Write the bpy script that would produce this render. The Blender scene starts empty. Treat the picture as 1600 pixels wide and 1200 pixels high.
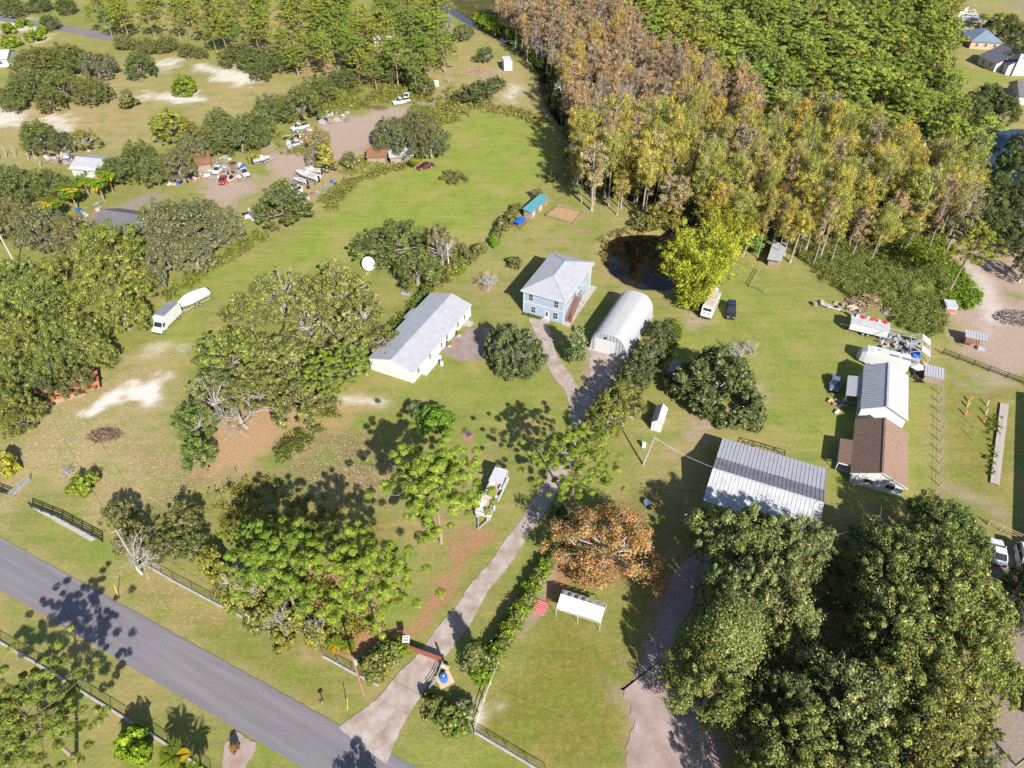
import bpy, math, random
import numpy as np
from mathutils import Vector, Matrix

# ------------------------------------------------------------------ camera, sky, sun, exposure
sc = bpy.context.scene
COL = sc.collection
CAM_H, PITCH, FPX = 88.0, math.radians(42.1), 1110.0      # drone height, tilt below the horizon, focal length in photo pixels
cam_d = bpy.data.cameras.new('camera'); cam = bpy.data.objects.new('camera', cam_d); COL.objects.link(cam)
cam.location = (0, 0, CAM_H); cam.rotation_euler = (math.pi/2 - PITCH, 0, 0)
cam_d.sensor_fit = 'HORIZONTAL'; cam_d.sensor_width = 36; cam_d.lens = 36*FPX/1600
cam_d.clip_start = 0.5; cam_d.clip_end = 9000
sc.camera = cam
SUN_EL, SUN_AZ = math.radians(34), math.radians(156)        # azimuth clockwise from +Y
w = bpy.data.worlds.new('World'); sc.world = w; w.use_nodes = True
nt = w.node_tree; nt.nodes.clear()
sky = nt.nodes.new('ShaderNodeTexSky'); sky.sky_type = 'NISHITA'; sky.sun_disc = False
sky.sun_elevation = SUN_EL; sky.sun_rotation = SUN_AZ; sky.altitude = 30; sky.dust_density = 0.6; sky.ozone_density = 1.5
bg = nt.nodes.new('ShaderNodeBackground'); bg.inputs[1].default_value = 0.088
wo = nt.nodes.new('ShaderNodeOutputWorld'); nt.links.new(sky.outputs[0], bg.inputs[0]); nt.links.new(bg.outputs[0], wo.inputs[0])
sun_d = bpy.data.lights.new('sun', 'SUN'); sun_d.energy = 5.0; sun_d.angle = math.radians(0.53); sun_d.color = (1.0, 0.958, 0.895)
sun = bpy.data.objects.new('sun', sun_d); COL.objects.link(sun)
sdir = Vector((math.sin(SUN_AZ)*math.cos(SUN_EL), math.cos(SUN_AZ)*math.cos(SUN_EL), math.sin(SUN_EL)))
sun.rotation_euler = sdir.to_track_quat('Z', 'Y').to_euler(); sun.location = (60, -120, 150)
vs = sc.view_settings; vs.view_transform = 'Standard'; vs.look = 'None'; vs.exposure = 1.0; vs.gamma = 1; vs.use_curve_mapping = False
sc.render.engine = 'CYCLES'; cy = sc.cycles
cy.max_bounces = 5; cy.diffuse_bounces = 3; cy.glossy_bounces = 3; cy.transmission_bounces = 3; cy.transparent_max_bounces = 4
cy.use_denoising = False; cy.caustics_reflective = False; cy.caustics_refractive = False

# ------------------------------------------------------------------ helpers
RND = random.Random(7)
_c, _s = math.cos(PITCH), math.sin(PITCH)
def P(px, py, z=0.0):
    """the point at height z that stands at photo pixel (px, py)"""
    dx = (px-800)/FPX; dy = -(py-600)/FPX
    t = (CAM_H-z)/(_s-dy*_c)
    return Vector((dx*t, (_c+dy*_s)*t, z))
def dist(p): return (Vector(p)-Vector((0, 0, CAM_H))).length
def mpp(px, py, z=0.0):
    p = P(px, py, z); return ((p.y*_c+(CAM_H-z)*_s))/FPX       # metres per photo pixel there
def S(r, g, b, k=1.0):
    f = lambda v: ((v/255+0.055)/1.055)**2.4 if v > 10 else v/255/12.92
    return (f(r)*k, f(g)*k, f(b)*k, 1.0)

def link(o, parent=None):
    COL.objects.link(o)
    if parent is not None: o.parent = parent
    return o
def tag(o, label=None, cat=None, group=None, kind=None):
    if label: o['label'] = label
    if cat: o['category'] = cat
    if group: o['group'] = group
    if kind: o['kind'] = kind
    return o
def thing(name, label, cat, loc=(0, 0, 0), rz=0.0, group=None):
    o = bpy.data.objects.new(name, None); o.empty_display_size = 0.3
    COL.objects.link(o); o.location = loc; o.rotation_euler = (0, 0, rz)
    return tag(o, label, cat, group)
def dup(o, parent=None):
    c = o.copy(); COL.objects.link(c); c.parent = parent
    for ch in o.children: dup(ch, c)
    return c

class MB:
    """collects simple solids, builds them as one mesh object"""
    def __init__(s): s.v = []; s.f = []; s.m = []
    def add(s, vs, fs, m=0):
        b = len(s.v); s.v += [tuple(p) for p in vs]; s.f += [tuple(i+b for i in f) for f in fs]; s.m += [m]*len(fs); return s
    def box(s, x0, x1, y0, y1, z0, z1, m=0):
        return s.add([(x0,y0,z0),(x1,y0,z0),(x1,y1,z0),(x0,y1,z0),(x0,y0,z1),(x1,y0,z1),(x1,y1,z1),(x0,y1,z1)],
            [(3,2,1,0),(4,5,6,7),(0,1,5,4),(1,2,6,5),(2,3,7,6),(3,0,4,7)], m)
    def beam(s, a, b, w, h=None, m=0, up=(0, 0, 1)):
        a = Vector(a); b = Vector(b); h = h or w; d = (b-a).normalized(); u = Vector(up)
        if abs(d.dot(u)) > .98: u = Vector((0, 1, 0))
        x = d.cross(u).normalized()*w/2; y = x.cross(d).normalized()*h/2
        return s.add([a-x-y, a+x-y, a+x+y, a-x+y, b-x-y, b+x-y, b+x+y, b-x+y],
            [(3,2,1,0),(4,5,6,7),(0,1,5,4),(1,2,6,5),(2,3,7,6),(3,0,4,7)], m)
    def tube(s, pts, rs, n=6, m=0, cap=True):
        pts = [Vector(p) for p in pts]; rings = []; base = len(s.v); N = len(pts)
        for i, p in enumerate(pts):
            d = (pts[min(i+1, N-1)]-pts[max(i-1, 0)]); d = d.normalized() if d.length > 1e-6 else Vector((0, 0, 1))
            u = Vector((0, 0, 1)) if abs(d.z) < .95 else Vector((1, 0, 0))
            x = d.cross(u).normalized(); y = d.cross(x)
            r = rs[i] if hasattr(rs, '__len__') else rs
            for k in range(n):
                a = 2*math.pi*k/n; s.v.append(tuple(p+x*r*math.cos(a)+y*r*math.sin(a)))
        for i in range(N-1):
            for k in range(n):
                k2 = (k+1) % n; s.f.append((base+i*n+k, base+i*n+k2, base+(i+1)*n+k2, base+(i+1)*n+k)); s.m.append(m)
        if cap:
            s.f.append(tuple(base+k for k in range(n))); s.m.append(m)
            s.f.append(tuple(base+(N-1)*n+k for k in range(n))); s.m.append(m)
        return s
    def poly(s, pts, m=0): return s.add(pts, [tuple(range(len(pts)))], m)
    def slab(s, pts, t, m=0):
        """a flat polygon given thickness t straight down"""
        n = len(pts); lo = [(p[0], p[1], p[2]-t) for p in pts]
        return s.add(list(pts)+lo, [tuple(range(n)), tuple(range(2*n-1, n-1, -1))]+[(i, i+n, (i+1) % n+n, (i+1) % n) for i in range(n)], m)
    def prism(s, pts, z0, z1, m=0):
        return s.slab([(p[0], p[1], z1) for p in pts], z1-z0, m)
    def extrude_y(s, prof, y0, y1, m=0):
        """profile of (x,z) pushed along y"""
        n = len(prof); a = [(p[0], y0, p[1]) for p in prof]; b = [(p[0], y1, p[1]) for p in prof]
        return s.add(a+b, [tuple(range(n)), tuple(range(2*n-1, n-1, -1))]+[(i, i+n, (i+1) % n+n, (i+1) % n) for i in range(n)], m)
    def extrude_x(s, prof, x0, x1, m=0):
        n = len(prof); a = [(x0, p[0], p[1]) for p in prof]; b = [(x1, p[0], p[1]) for p in prof]
        return s.add(a+b, [tuple(range(n)), tuple(range(2*n-1, n-1, -1))]+[(i, i+n, (i+1) % n+n, (i+1) % n) for i in range(n)], m)
    def loft(s, rings, m=0, cap=True):
        n = len(rings[0]); base = len(s.v)
        for r in rings: s.v += [tuple(p) for p in r]
        for i in range(len(rings)-1):
            for k in range(n):
                k2 = (k+1) % n; s.f.append((base+i*n+k, base+i*n+k2, base+(i+1)*n+k2, base+(i+1)*n+k)); s.m.append(m)
        if cap:
            s.f.append(tuple(base+k for k in range(n))); s.m.append(m)
            s.f.append(tuple(base+(len(rings)-1)*n+k for k in range(n-1, -1, -1))); s.m.append(m)
        return s
    def cyl(s, c, r, h, n=12, m=0): return s.tube([c, (c[0], c[1], c[2]+h)], r, n, m)
    def mesh(s, name, mats, smooth=False):
        me = bpy.data.meshes.new(name); me.from_pydata(s.v, [], s.f)
        for mt in (mats if isinstance(mats, (list, tuple)) else [mats]): me.materials.append(mt)
        if any(s.m): me.polygons.foreach_set('material_index', s.m)
        if smooth: me.polygons.foreach_set('use_smooth', [True]*len(s.f))
        me.update(); return me
    def build(s, name, mats, parent=None, smooth=False, loc=None, rz=None):
        o = bpy.data.objects.new(name, s.mesh(name, mats, smooth)); link(o, parent)
        if loc is not None: o.location = loc
        if rz is not None: o.rotation_euler = (0, 0, rz)
        return o

MATS = {}
def mat(name, col, rough=.75, metal=0., var=.18, scale=1.2, fine=.0, bump=0., spec=.35, streak=None):
    """plain procedural material: base colour broken up by two noises"""
    if name in MATS: return MATS[name]
    m = bpy.data.materials.new(name); m.use_nodes = True; n = m.node_tree.nodes; l = m.node_tree.links
    b = n['Principled BSDF']; b.inputs['Roughness'].default_value = rough; b.inputs['Metallic'].default_value = metal
    b.inputs['Specular IOR Level'].default_value = spec
    tc = n.new('ShaderNodeTexCoord'); src = tc.outputs['Object']
    if streak:
        mp = n.new('ShaderNodeMapping'); mp.inputs['Scale'].default_value = streak; l.new(src, mp.inputs[0]); src = mp.outputs[0]
    t = n.new('ShaderNodeTexNoise'); t.inputs['Scale'].default_value = scale; t.inputs['Detail'].default_value = 5; l.new(src, t.inputs['Vector'])
    mr = n.new('ShaderNodeMapRange'); mr.inputs[1].default_value = .3; mr.inputs[2].default_value = .7
    mr.inputs[3].default_value = 1-var; mr.inputs[4].default_value = 1+var*.6; l.new(t.outputs['Fac'], mr.inputs[0])
    mx = n.new('ShaderNodeMix'); mx.data_type = 'RGBA'; mx.blend_type = 'MULTIPLY'; mx.inputs[0].default_value = 1
    mx.inputs[6].default_value = col; l.new(mr.outputs[0], mx.inputs[7])
    l.new(mx.outputs[2], b.inputs['Base Color'])
    if bump:
        bp = n.new('ShaderNodeBump'); bp.inputs['Strength'].default_value = bump; bp.inputs['Distance'].default_value = .05
        l.new(t.outputs['Fac'], bp.inputs['Height']); l.new(bp.outputs[0], b.inputs['Normal'])
    MATS[name] = m; return m

M_white   = mat('white_paint', (.47, .47, .46, 1), .55, var=.07)
M_wall    = mat('white_siding', (.50, .50, .49, 1), .6, var=.08, streak=(.6, .6, 2.5))
M_wall2   = mat('cream_siding', (.46, .44, .40, 1), .6, var=.10, streak=(.6, .6, 2.5))
M_blue    = mat('pale_blue_siding', (.262, .33, .40, 1), .6, var=.08, streak=(.5, .5, 3))
M_tin     = mat('galvanised_roof', (.33, .34, .365, 1), .5, .12, var=.1, scale=.9)
M_tin2    = mat('pale_metal_roof', (.335, .335, .355, 1), .55, .06, var=.09, scale=.9)
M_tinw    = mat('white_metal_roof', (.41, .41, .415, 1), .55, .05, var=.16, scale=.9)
M_tind    = mat('grey_and_shaded_metal_roof', (.22, .22, .245, 1), .55, .25, var=.22, scale=.7)  # dark grey metal, also carries painted shade on the metal-roofed house
M_rust    = mat('rusty_metal', (.26, .12, .07, 1), .8, .1, var=.45, scale=2.5)
M_shingle = mat('brown_shingle', (.17, .105, .075, 1), .9, var=.28, scale=3.0, bump=.2)
M_shingg  = mat('grey_shingle', (.12, .11, .12, 1), .9, var=.22, scale=2.2, bump=.2)
M_shingb  = mat('blue_grey_shingle', (.14, .18, .23, 1), .9, var=.18, scale=2.2)
M_shingd  = mat('dark_shingle', (.09, .09, .11, 1), .9, var=.2, scale=2.2)
M_glass   = mat('window_glass', (.02, .025, .03, 1), .08, var=.1, spec=.8)
M_wood    = mat('weathered_wood', (.26, .20, .15, 1), .85, var=.3, scale=3, streak=(1, 6, 1))
M_deck    = mat('deck_wood', (.33, .24, .18, 1), .85, var=.25, scale=3)
M_stair   = mat('red_brown_wood', (.22, .10, .065, 1), .8, var=.25, scale=3)
M_pole    = mat('grey_wood_pole', (.30, .25, .21, 1), .9, var=.25, scale=4, streak=(5, 5, .4))
M_black   = mat('black_paint', (.018, .018, .018, 1), .6, var=.2)
M_rubber  = mat('rubber', (.02, .02, .02, 1), .85, var=.2)
M_steel   = mat('steel', (.42, .43, .45, 1), .4, .7, var=.15)
M_alum    = mat('pale_aluminium', (.42, .43, .45, 1), .45, .3, var=.12)
M_conc    = mat('concrete', (.36, .34, .31, 1), .9, var=.2, scale=1.5)
M_bluetarp= mat('blue_tarp', (.02, .10, .42, 1), .5, var=.25, scale=3, bump=.4)
M_teal    = mat('teal_metal', (.09, .25, .285, 1), .45, .1, var=.14)
M_red     = mat('red_paint', (.42, .07, .05, 1), .55, var=.2)
M_redcor  = mat('red_metal_sheet', (.45, .13, .13, 1), .55, .1, var=.2)
M_orange  = mat('orange_plastic', (.65, .22, .02, 1), .5, var=.12)
M_orroof  = mat('orange_red_roof', (.50, .155, .085, 1), .7, var=.2)
M_gate    = mat('red_brown_gate', (.24, .075, .05, 1), .7, var=.22)
M_brick   = mat('peach_brick', (.50, .29, .20, 1), .85, var=.15, scale=4)
M_yellow  = mat('yellow_plastic', (.62, .50, .03, 1), .5, var=.1)
M_tan     = mat('tan_canvas', (.42, .34, .26, 1), .85, var=.3)
M_ply     = mat('osb_board', (.40, .25, .09, 1), .85, var=.4, scale=6)
M_bark    = mat('grey_bark', (.23, .195, .165, 1), .95, var=.35, scale=3, bump=.4, streak=(3, 3, .8))
M_barkp   = mat('pine_bark', (.25, .165, .125, 1), .95, var=.35, scale=4, bump=.4, streak=(3, 3, .9))
M_barkc   = mat('pale_cypress_bark', (.27, .225, .19, 1), .95, var=.3, scale=3, streak=(3, 3, .6))
M_dead    = mat('bleached_wood', (.34, .305, .275, 1), .9, var=.25, scale=3)
M_mud     = mat('bare_dirt_mound', (.32, .24, .18, 1), .95, var=.3, scale=1.5, bump=.4)
# ------------------------------------------------------------------ ground
def vnoise(x, y, scale, seed=0):
    x = x/scale+seed*17.3; y = y/scale+seed*9.1
    xi = np.floor(x).astype(np.int64); yi = np.floor(y).astype(np.int64); fx = x-xi; fy = y-yi
    fx = fx*fx*(3-2*fx); fy = fy*fy*(3-2*fy)
    def h(a, b):
        n = (a*374761393+b*668265263+seed*1442695) & 0x7fffffff
        n = ((n ^ (n >> 13))*1274126177) & 0x7fffffff
        return ((n ^ (n >> 16)) & 0xffff)/65535.0
    return (h(xi, yi)*(1-fx)+h(xi+1, yi)*fx)*(1-fy)+(h(xi, yi+1)*(1-fx)+h(xi+1, yi+1)*fx)*fy
def fbm(x, y, scale, seed=0, oct=4):
    a = 0; k = .5; t = 0
    for i in range(oct): a = a+k*vnoise(x, y, scale/2**i, seed+i*5); t += k; k *= .55
    return a/t
def sdf(poly, x, y):
    """signed distance to a polygon, positive inside"""
    p = np.array(poly, float); q = np.roll(p, -1, 0); d = np.full(x.shape, 1e9); ins = np.zeros(x.shape, bool)
    for (ax, ay), (bx, by) in zip(p, q):
        ex, ey = bx-ax, by-ay; L = ex*ex+ey*ey+1e-9
        t = np.clip(((x-ax)*ex+(y-ay)*ey)/L, 0, 1); d = np.minimum(d, np.hypot(x-ax-t*ex, y-ay-t*ey))
        if abs(ey) > 1e-9: ins ^= ((ay > y) != (by > y)) & (x < (bx-ax)*(y-ay)/ey+ax)
    return np.where(ins, d, -d)
def gp(pts, z=0.0): return [(P(a, b, z).x, P(a, b, z).y) for a, b in pts]
def in_poly(poly, x, y): return sdf(poly, np.array([x]), np.array([y]))[0] > 0

def axis(lo, hi, d0, growth, mid):
    out = [mid]; v = mid; d = d0
    while v < hi: d = min(d*growth, 60 if v > 450 else 3.0); v += d; out.append(v)
    v = mid; d = d0; neg = []
    while v > lo: d = min(d*growth, 60 if v < -340 else 3.0); v -= d; neg.append(v)
    return np.array(neg[::-1]+out)
xs = np.concatenate([axis(-2600, -70, .5, 1.02, -70)[:-1], np.arange(-70, 70, .7), axis(70, 2600, .5, 1.02, 70)])
xs = np.unique(np.round(xs, 3))
ys = np.concatenate([[-1500, -600, -200, -60, 0], np.arange(20, 130, .65), axis(130, 3600, .5, 1.012, 130)]); ys = np.unique(np.round(ys, 3))
GX, GY = np.meshgrid(xs, ys); gx = GX.ravel(); gy = GY.ravel()
GCOL = {'lawn': S(150, 150, 84), 'lush': S(152, 164, 72), 'dry': S(186, 164, 118), 'sand': S(244, 234, 222), 'dirt': S(192, 166, 152),
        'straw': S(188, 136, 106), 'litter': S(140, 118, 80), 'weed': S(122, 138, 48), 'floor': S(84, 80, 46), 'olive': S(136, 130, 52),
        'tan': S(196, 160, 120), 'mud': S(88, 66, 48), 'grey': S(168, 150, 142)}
GK = 0.64
gcol = np.tile(np.array(GCOL['lawn'][:3]), (len(gx), 1)); gz = np.zeros(len(gx)); gfx = np.zeros((len(gx), 3)); gfx[:, 1] = 1
big = fbm(gx, gy, 26, 3); mid_ = fbm(gx, gy, 7, 11); sm = fbm(gx, gy, 2.2, 23)
far = gy > 150
m0 = np.clip((big-.47)*5, 0, 1)[:, None]; gcol = gcol*(1-.4*m0)+np.array(GCOL['dry'][:3])*.4*m0
m1 = np.clip((mid_-.52)*5, 0, 1)[:, None]; gcol = gcol*(1-.35*m1)+np.array(GCOL['lush'][:3])*.35*m1
def paint(kind, pts, feather=2.0, amt=1.0, rag=1.0, speck=None, grass=None, xy=False):
    poly = pts if xy else gp(pts); p = np.array(poly); lo = p.min(0)-feather*2-2; hi = p.max(0)+feather*2+2
    idx = np.where((gx > lo[0]) & (gx < hi[0]) & (gy > lo[1]) & (gy < hi[1]))[0]
    if len(idx) == 0: return
    d = sdf(poly, gx[idx], gy[idx])+(sm[idx]-.5)*2.2*rag*min(feather, 4)+(mid_[idx]-.5)*1.5*rag*min(feather, 6)
    t = np.clip(d/feather*.5+.5, 0, 1); t = (t*t*(3-2*t))*amt
    if kind: gcol[idx] = gcol[idx]*(1-t[:, None])+np.array(GCOL[kind][:3])*t[:, None]
    if speck is not None: gfx[idx, 0] = gfx[idx, 0]*(1-t)+speck*t
    if grass is not None: gfx[idx, 1] = gfx[idx, 1]*(1-t)+grass*t
def dig(pts, depth, feather, xy=False):
    poly = pts if xy else gp(pts); d = sdf(poly, gx, gy)+(sm-.5)*.8; t = np.clip(d/feather+.35, 0, 1); gz[:] = np.minimum(gz, -depth*t*t*(3-2*t))

# --- broad zones
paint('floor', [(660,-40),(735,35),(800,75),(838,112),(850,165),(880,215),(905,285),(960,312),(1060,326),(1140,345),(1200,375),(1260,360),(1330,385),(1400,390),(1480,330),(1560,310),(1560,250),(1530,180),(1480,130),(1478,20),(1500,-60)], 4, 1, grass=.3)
paint('dry', [(1480,-40),(1720,-40),(1720,190),(1560,190),(1500,140)], 5, .35)
paint('lush', [(1500,110),(1560,118),(1590,128),(1560,150),(1520,150)], 4, .6)
paint('sand', [(1470,0),(1500,5),(1505,14),(1470,12)], 3, .6); paint('grey', [(1570,0),(1640,8),(1640,20),(1580,12)], 3, .8)
paint('lush', [(430,405),(500,330),(560,285),(640,262),(700,205),(745,172),(830,178),(868,200),(862,262),(800,312),(740,392),(640,385),(560,402),(480,425)], 6, .95)
paint('lush', [(250,440),(400,400),(520,370),(560,400),(420,425),(330,470),(300,520),(250,530)], 5, .55)
paint('lush', [(1010,620),(1070,520),(1150,395),(1250,415),(1290,480),(1330,520),(1310,700),(1200,690),(1080,640)], 6, .4)
paint('lush', [(600,565),(740,560),(830,570),(880,610),(880,670),(780,650),(640,620)], 5, .35)
paint('lush', [(1240,690),(1300,600),(1480,600),(1470,780),(1380,790),(1290,760)], 4, .55)
paint('olive', [(740,1150),(830,960),(900,960),(1000,1010),(1000,1200),(860,1220)], 4, .75)
paint('olive', [(1480,600),(1590,605),(1590,830),(1480,800)], 3, .55)
paint('lush', [(620,1185),(640,1150),(720,1150),(830,1215),(650,1220)], 2, .5)
# --- upper left open ground
paint('dry', [(-60,120),(60,170),(200,90),(260,80),(420,110),(450,140),(330,200),(200,240),(60,260),(-60,240)], 8, .75, speck=.15)
paint('tan', [(0,150),(90,160),(160,170),(200,175),(150,200),(40,200)], 5, .5)
paint('lawn', [(240,90),(330,85),(380,110),(330,140),(300,190),(220,190),(250,140)], 6, .6)
for q in ([(-40,165),(40,172),(30,195),(-40,200)], [(78,182),(112,186),(106,202),(80,200)], [(240,96),(290,92),(262,112)], [(308,102),(360,108),(420,118),(380,132),(348,124)],
          [(222,148),(300,146),(318,156),(230,160)], [(0,25),(40,28),(60,46),(10,48)], [(38,60),(75,55),(60,68)]): paint('sand', q, 3.5, .85, 1.5, grass=.1)
paint('tan', [(150,20),(330,10),(450,20),(560,40),(680,60),(690,130),(560,150),(420,90),(280,45)], 8, .7, speck=.1)
paint('lawn', [(20,22),(140,18),(230,45),(300,60),(180,52)], 3, .6)
paint('weed', [(470,165),(530,130),(600,125),(690,130),(690,165),(600,160),(520,180)], 5, .6)
paint('dry', [(690,60),(760,90),(800,95),(850,150),(868,195),(790,165),(720,165),(660,150),(690,100)], 5, .75)
paint('sand', [(780,150),(800,130),(815,138),(800,160)], 2, .6); paint('dirt', [(745,115),(780,105),(790,112),(755,125)], 2, .7)
paint('dirt', [(738,110),(755,108),(770,122),(750,128)], 2, .8)
# --- junk yard
paint('dirt', [(412,213),(440,236),(482,216),(500,186),(560,178),(640,165),(695,148),(690,160),(630,182),(600,202),(572,236),(532,262),(492,288),(440,288),(420,262)], 3, .95, grass=0)
paint('dirt', [(308,268),(372,258),(405,290),(352,334),(326,312)], 3, .95, grass=0)
paint('grey', [(108,352),(160,330),(240,298),(262,305),(200,332),(140,362)], 2, .9, grass=0)
paint('dry', [(440,290),(520,262),(600,268),(540,300),(490,330),(440,360)], 4, .7)
paint('dirt', [(660,170),(700,180),(690,200),(655,190)], 3, .4)
# --- left field
paint('dry', [(-40,740),(40,620),(140,560),(260,545),(285,600),(270,700),(230,790),(150,830),(60,760),(0,800)], 5, .8, speck=.55)
paint('sand', [(142,646),(166,612),(205,598),(262,592),(238,636),(196,622),(160,640)], 1.6, 1, 1.6, grass=0)
paint('sand', [(232,538),(258,540),(250,552),(236,550)], 1.5, .6); paint('sand', [(270,545),(295,545),(285,553)], 1.5, .6)
paint(None, [(40,700),(90,650),(150,640),(150,700),(90,740)], 4, 1, speck=.95)
paint('litter', [(190,770),(220,700),(300,720),(420,740),(470,690),(560,700),(560,790),(440,790),(380,740),(250,800)], 5, .7, speck=1.)
paint('dry', [(150,780),(200,720),(300,690),(300,740),(200,800)], 4, .5, speck=.7)
paint('tan', [(300,740),(330,660),(400,620),(470,600),(505,640),(430,700),(370,748)], 2.5, .95, grass=.1)
paint('straw', [(440,600),(470,590),(500,615),(470,640)], 2, .7)
paint('tan', [(515,645),(560,615),(605,625),(560,650),(480,690)], 2.5, .8); paint('sand', [(535,620),(548,618),(604,627),(600,633),(545,628)], 1, .8)
paint('litter', [(470,690),(540,680),(600,700),(640,740),(600,790),(500,760)], 3, .8, speck=1.)
paint('olive', [(340,790),(400,770),(520,790),(640,800),(600,860),(420,870),(340,850)], 3, .7)
paint('tan', [(610,790),(660,780),(690,830),(660,850),(600,830)], 2.5, .6)
paint('straw', [(600,1012),(650,975),(690,905),(722,835),(766,828),(752,856),(716,905),(664,972),(628,1002)], 1.6, 1, grass=0)
paint('straw', [(496,890),(540,900),(575,960),(600,1000),(570,1030),(500,1000)], 2, .95, grass=.1)
paint('straw', [(905,868),(850,880),(862,905),(835,958),(870,935),(905,905),(960,905),(1000,890),(990,870)], 2, .95, grass=.1)
paint('dirt', [(862,884),(872,888),(840,968),(815,1000),(822,970)], 1, .8)
paint('tan', [(160,905),(220,885),(250,920),(330,960),(300,975),(220,930)], 2, .8, speck=.5)
paint('tan', [(450,1015),(480,1000),(492,1035),(470,1040)], 1.2, .9)
# --- road verges
paint('dry', [(0,835),(110,905),(230,975),(410,1072),(520,1125),(530,1118),(420,1058),(240,960),(120,890),(0,822)], 1.2, .7)
paint('dry', [(-20,915),(100,975),(220,1045),(400,1158),(380,1166),(200,1056),(90,990),(-20,935)], 1.2, .6)
paint('lush', [(40,810),(110,800),(200,850),(210,900),(120,890)], 3, .5); paint('olive', [(200,900),(300,960),(480,1050),(520,1100),(420,1050),(260,960)], 2.5, .5)
# --- right hand side
paint('dirt', [(1475,430),(1492,385),(1540,398),(1640,420),(1640,590),(1560,578),(1500,552),(1478,520),(1486,470),(1512,450)], 2.5, .95, grass=0)
paint('dirt', [(1472,345),(1520,350),(1570,375),(1660,390),(1660,430),(1580,420),(1500,390),(1478,372)], 3, .8, grass=0)
paint('weed', [(1476,402),(1502,420),(1532,462),(1512,482),(1478,476)], 1.5, .95)
paint('sand', [(1520,420),(1550,440),(1560,500),(1545,520),(1530,470)], 3, .55)
paint('weed', [(1566,452),(1610,460),(1610,475),(1575,468)], 2, .8)
paint('tan', [(1480,500),(1530,510),(1525,540),(1485,545)], 2, .6)
paint('dirt', [(1500,600),(1550,590),(1580,602),(1540,612)], 2, .5); paint('dirt', [(1470,760),(1500,755),(1580,790),(1582,826),(1560,815),(1500,780)], 2, .6)
paint('dirt', [(1460,600),(1475,600),(1473,780),(1464,780)], .6, .35)
paint('grey', [(1560,836),(1640,872),(1640,1240),(1490,1240),(1520,1160),(1548,1100),(1540,1000),(1520,900)], 2, .95, grass=0)
paint('litter', [(1090,870),(1180,840),(1300,830),(1420,800),(1500,820),(1540,950),(1540,1100),(1500,1220),(1130,1220),(1110,1160),(1070,1010)], 4, .85, speck=.3, grass=.3)
paint('dirt', [(1060,702),(1085,655),(1165,625),(1192,600),(1190,625),(1150,655),(1108,684)], 2.5, .8)
paint('dry', [(1000,640),(1050,655),(1080,700),(1030,720),(990,690)], 4, .45)
paint('dirt', [(1068,492),(1090,488),(1112,508),(1080,512)], 1.5, .75)
paint('litter', [(960,780),(1030,760),(1090,800),(1090,870),(1000,900)], 3, .6)
paint('dirt', [(935,1062),(955,1058),(990,1080),(985,1096)], 1.6, .8); paint('dirt', [(960,1030),(988,1028),(985,1046)], 1.5, .5)
paint('sand', [(735,1092),(752,1090),(758,1110),(745,1140),(738,1120)], 1, .8); paint('sand', [(770,1098),(786,1100),(780,1115)], .8, .7)
paint('dirt', [(1500,575),(1560,590),(1600,605),(1540,600)], 1, .5)
paint('dirt', [(820,328),(855,308),(862,314),(815,346)], 1, .4)
paint('tan', [(853,334),(872,320.5),(912.5,330.5),(896.5,349.5)], .5, 1, .3, grass=0)
paint('dry', [(1160,400),(1230,400),(1260,440),(1200,430)], 4, .4)
paint('tan', [(745,440),(765,445),(800,440),(790,455),(750,457)], 1.5, .7)
paint('straw', [(1440,640),(1450,640),(1446,700),(1440,690)], 1.2, .4)
POND = [(941,390),(948,374),(968,366),(1000,363),(1032,364),(1052,348),(1085,340),(1100,360),(1090,410),(1062,448),(1030,452),(1000,449),(975,440),(955,425),(944,408)]
POND2 = [(1542,198),(1700,198),(1700,300),(1580,292),(1556,278),(1548,250),(1546,225)]
CANAL = [(652,-12),(668,0),(697,16),(735,39),(769,56),(800,71),(829,94),(842,114),(846,142),(858,167),(874,192),(884,196),(876,170),(862,142),(856,112),(840,88),(808,66),(775,50),(742,33),(705,10),(672,-12)]
paint('tan', [(930,395),(945,366),(985,358),(1030,358),(1060,460),(1000,458),(970,450),(945,430)], 1.5, .6)
for q in (POND, POND2, CANAL): paint('mud', q, 1.2, 1, .4, grass=0)
dig(POND, 1.6, 2.2); dig(POND2, 1.4, 2.5); dig(CANAL, 1.6, 1.6)
gz += (fbm(gx, gy, 14, 41)-.5)*.10*(gz > -.02)-.05          # very gentle unevenness, always below the sheets laid on it
for _pl in ([(978,1230),(982,1140),(976,1100),(960,1078),(985,1066),(1000,1036),(1012,996),(1030,946),(1055,896),(1075,856),(1116,856),(1110,900),(1080,960),(1056,1000),(1050,1030),(1068,1062),(1096,1105),(1126,1150),(1142,1230)], [(917,545),(976,562),(964,592),(944,614),(924,655),(904,668),(898,640),(908,610),(918,580)]): paint('dirt', _pl, 1.6, .85, 1.2, grass=.2)
_dl = [(540,1150),(600,1100),(640,1050),(676,1000),(704,966),(735,920),(766,880),(796,842),(832,790),(860,744),(886,702),(898,662),(897,640),(890,615),(874,592),(856,568),(844,540),(838,505)]; _d2 = [(846,496),(858,540),(874,566),(892,590),(908,612),(914,645),(912,670),(900,712),(874,758),(846,806),(810,858),(780,898),(752,936),(726,982),(704,1010),(678,1050),(640,1110),(625,1160)]
paint("dry", _dl+_d2, .9, .8, 1.2, grass=.3)
nx, ny = len(xs), len(ys)
me = bpy.data.meshes.new('ground'); me.vertices.add(nx*ny); me.vertices.foreach_set('co', np.stack([gx, gy, gz], 1).astype(np.float32).ravel())
ii = (np.arange(ny-1)[:, None]*nx+np.arange(nx-1)[None, :]).ravel(); quads = np.stack([ii, ii+1, ii+nx+1, ii+nx], 1).astype(np.int32)
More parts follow.
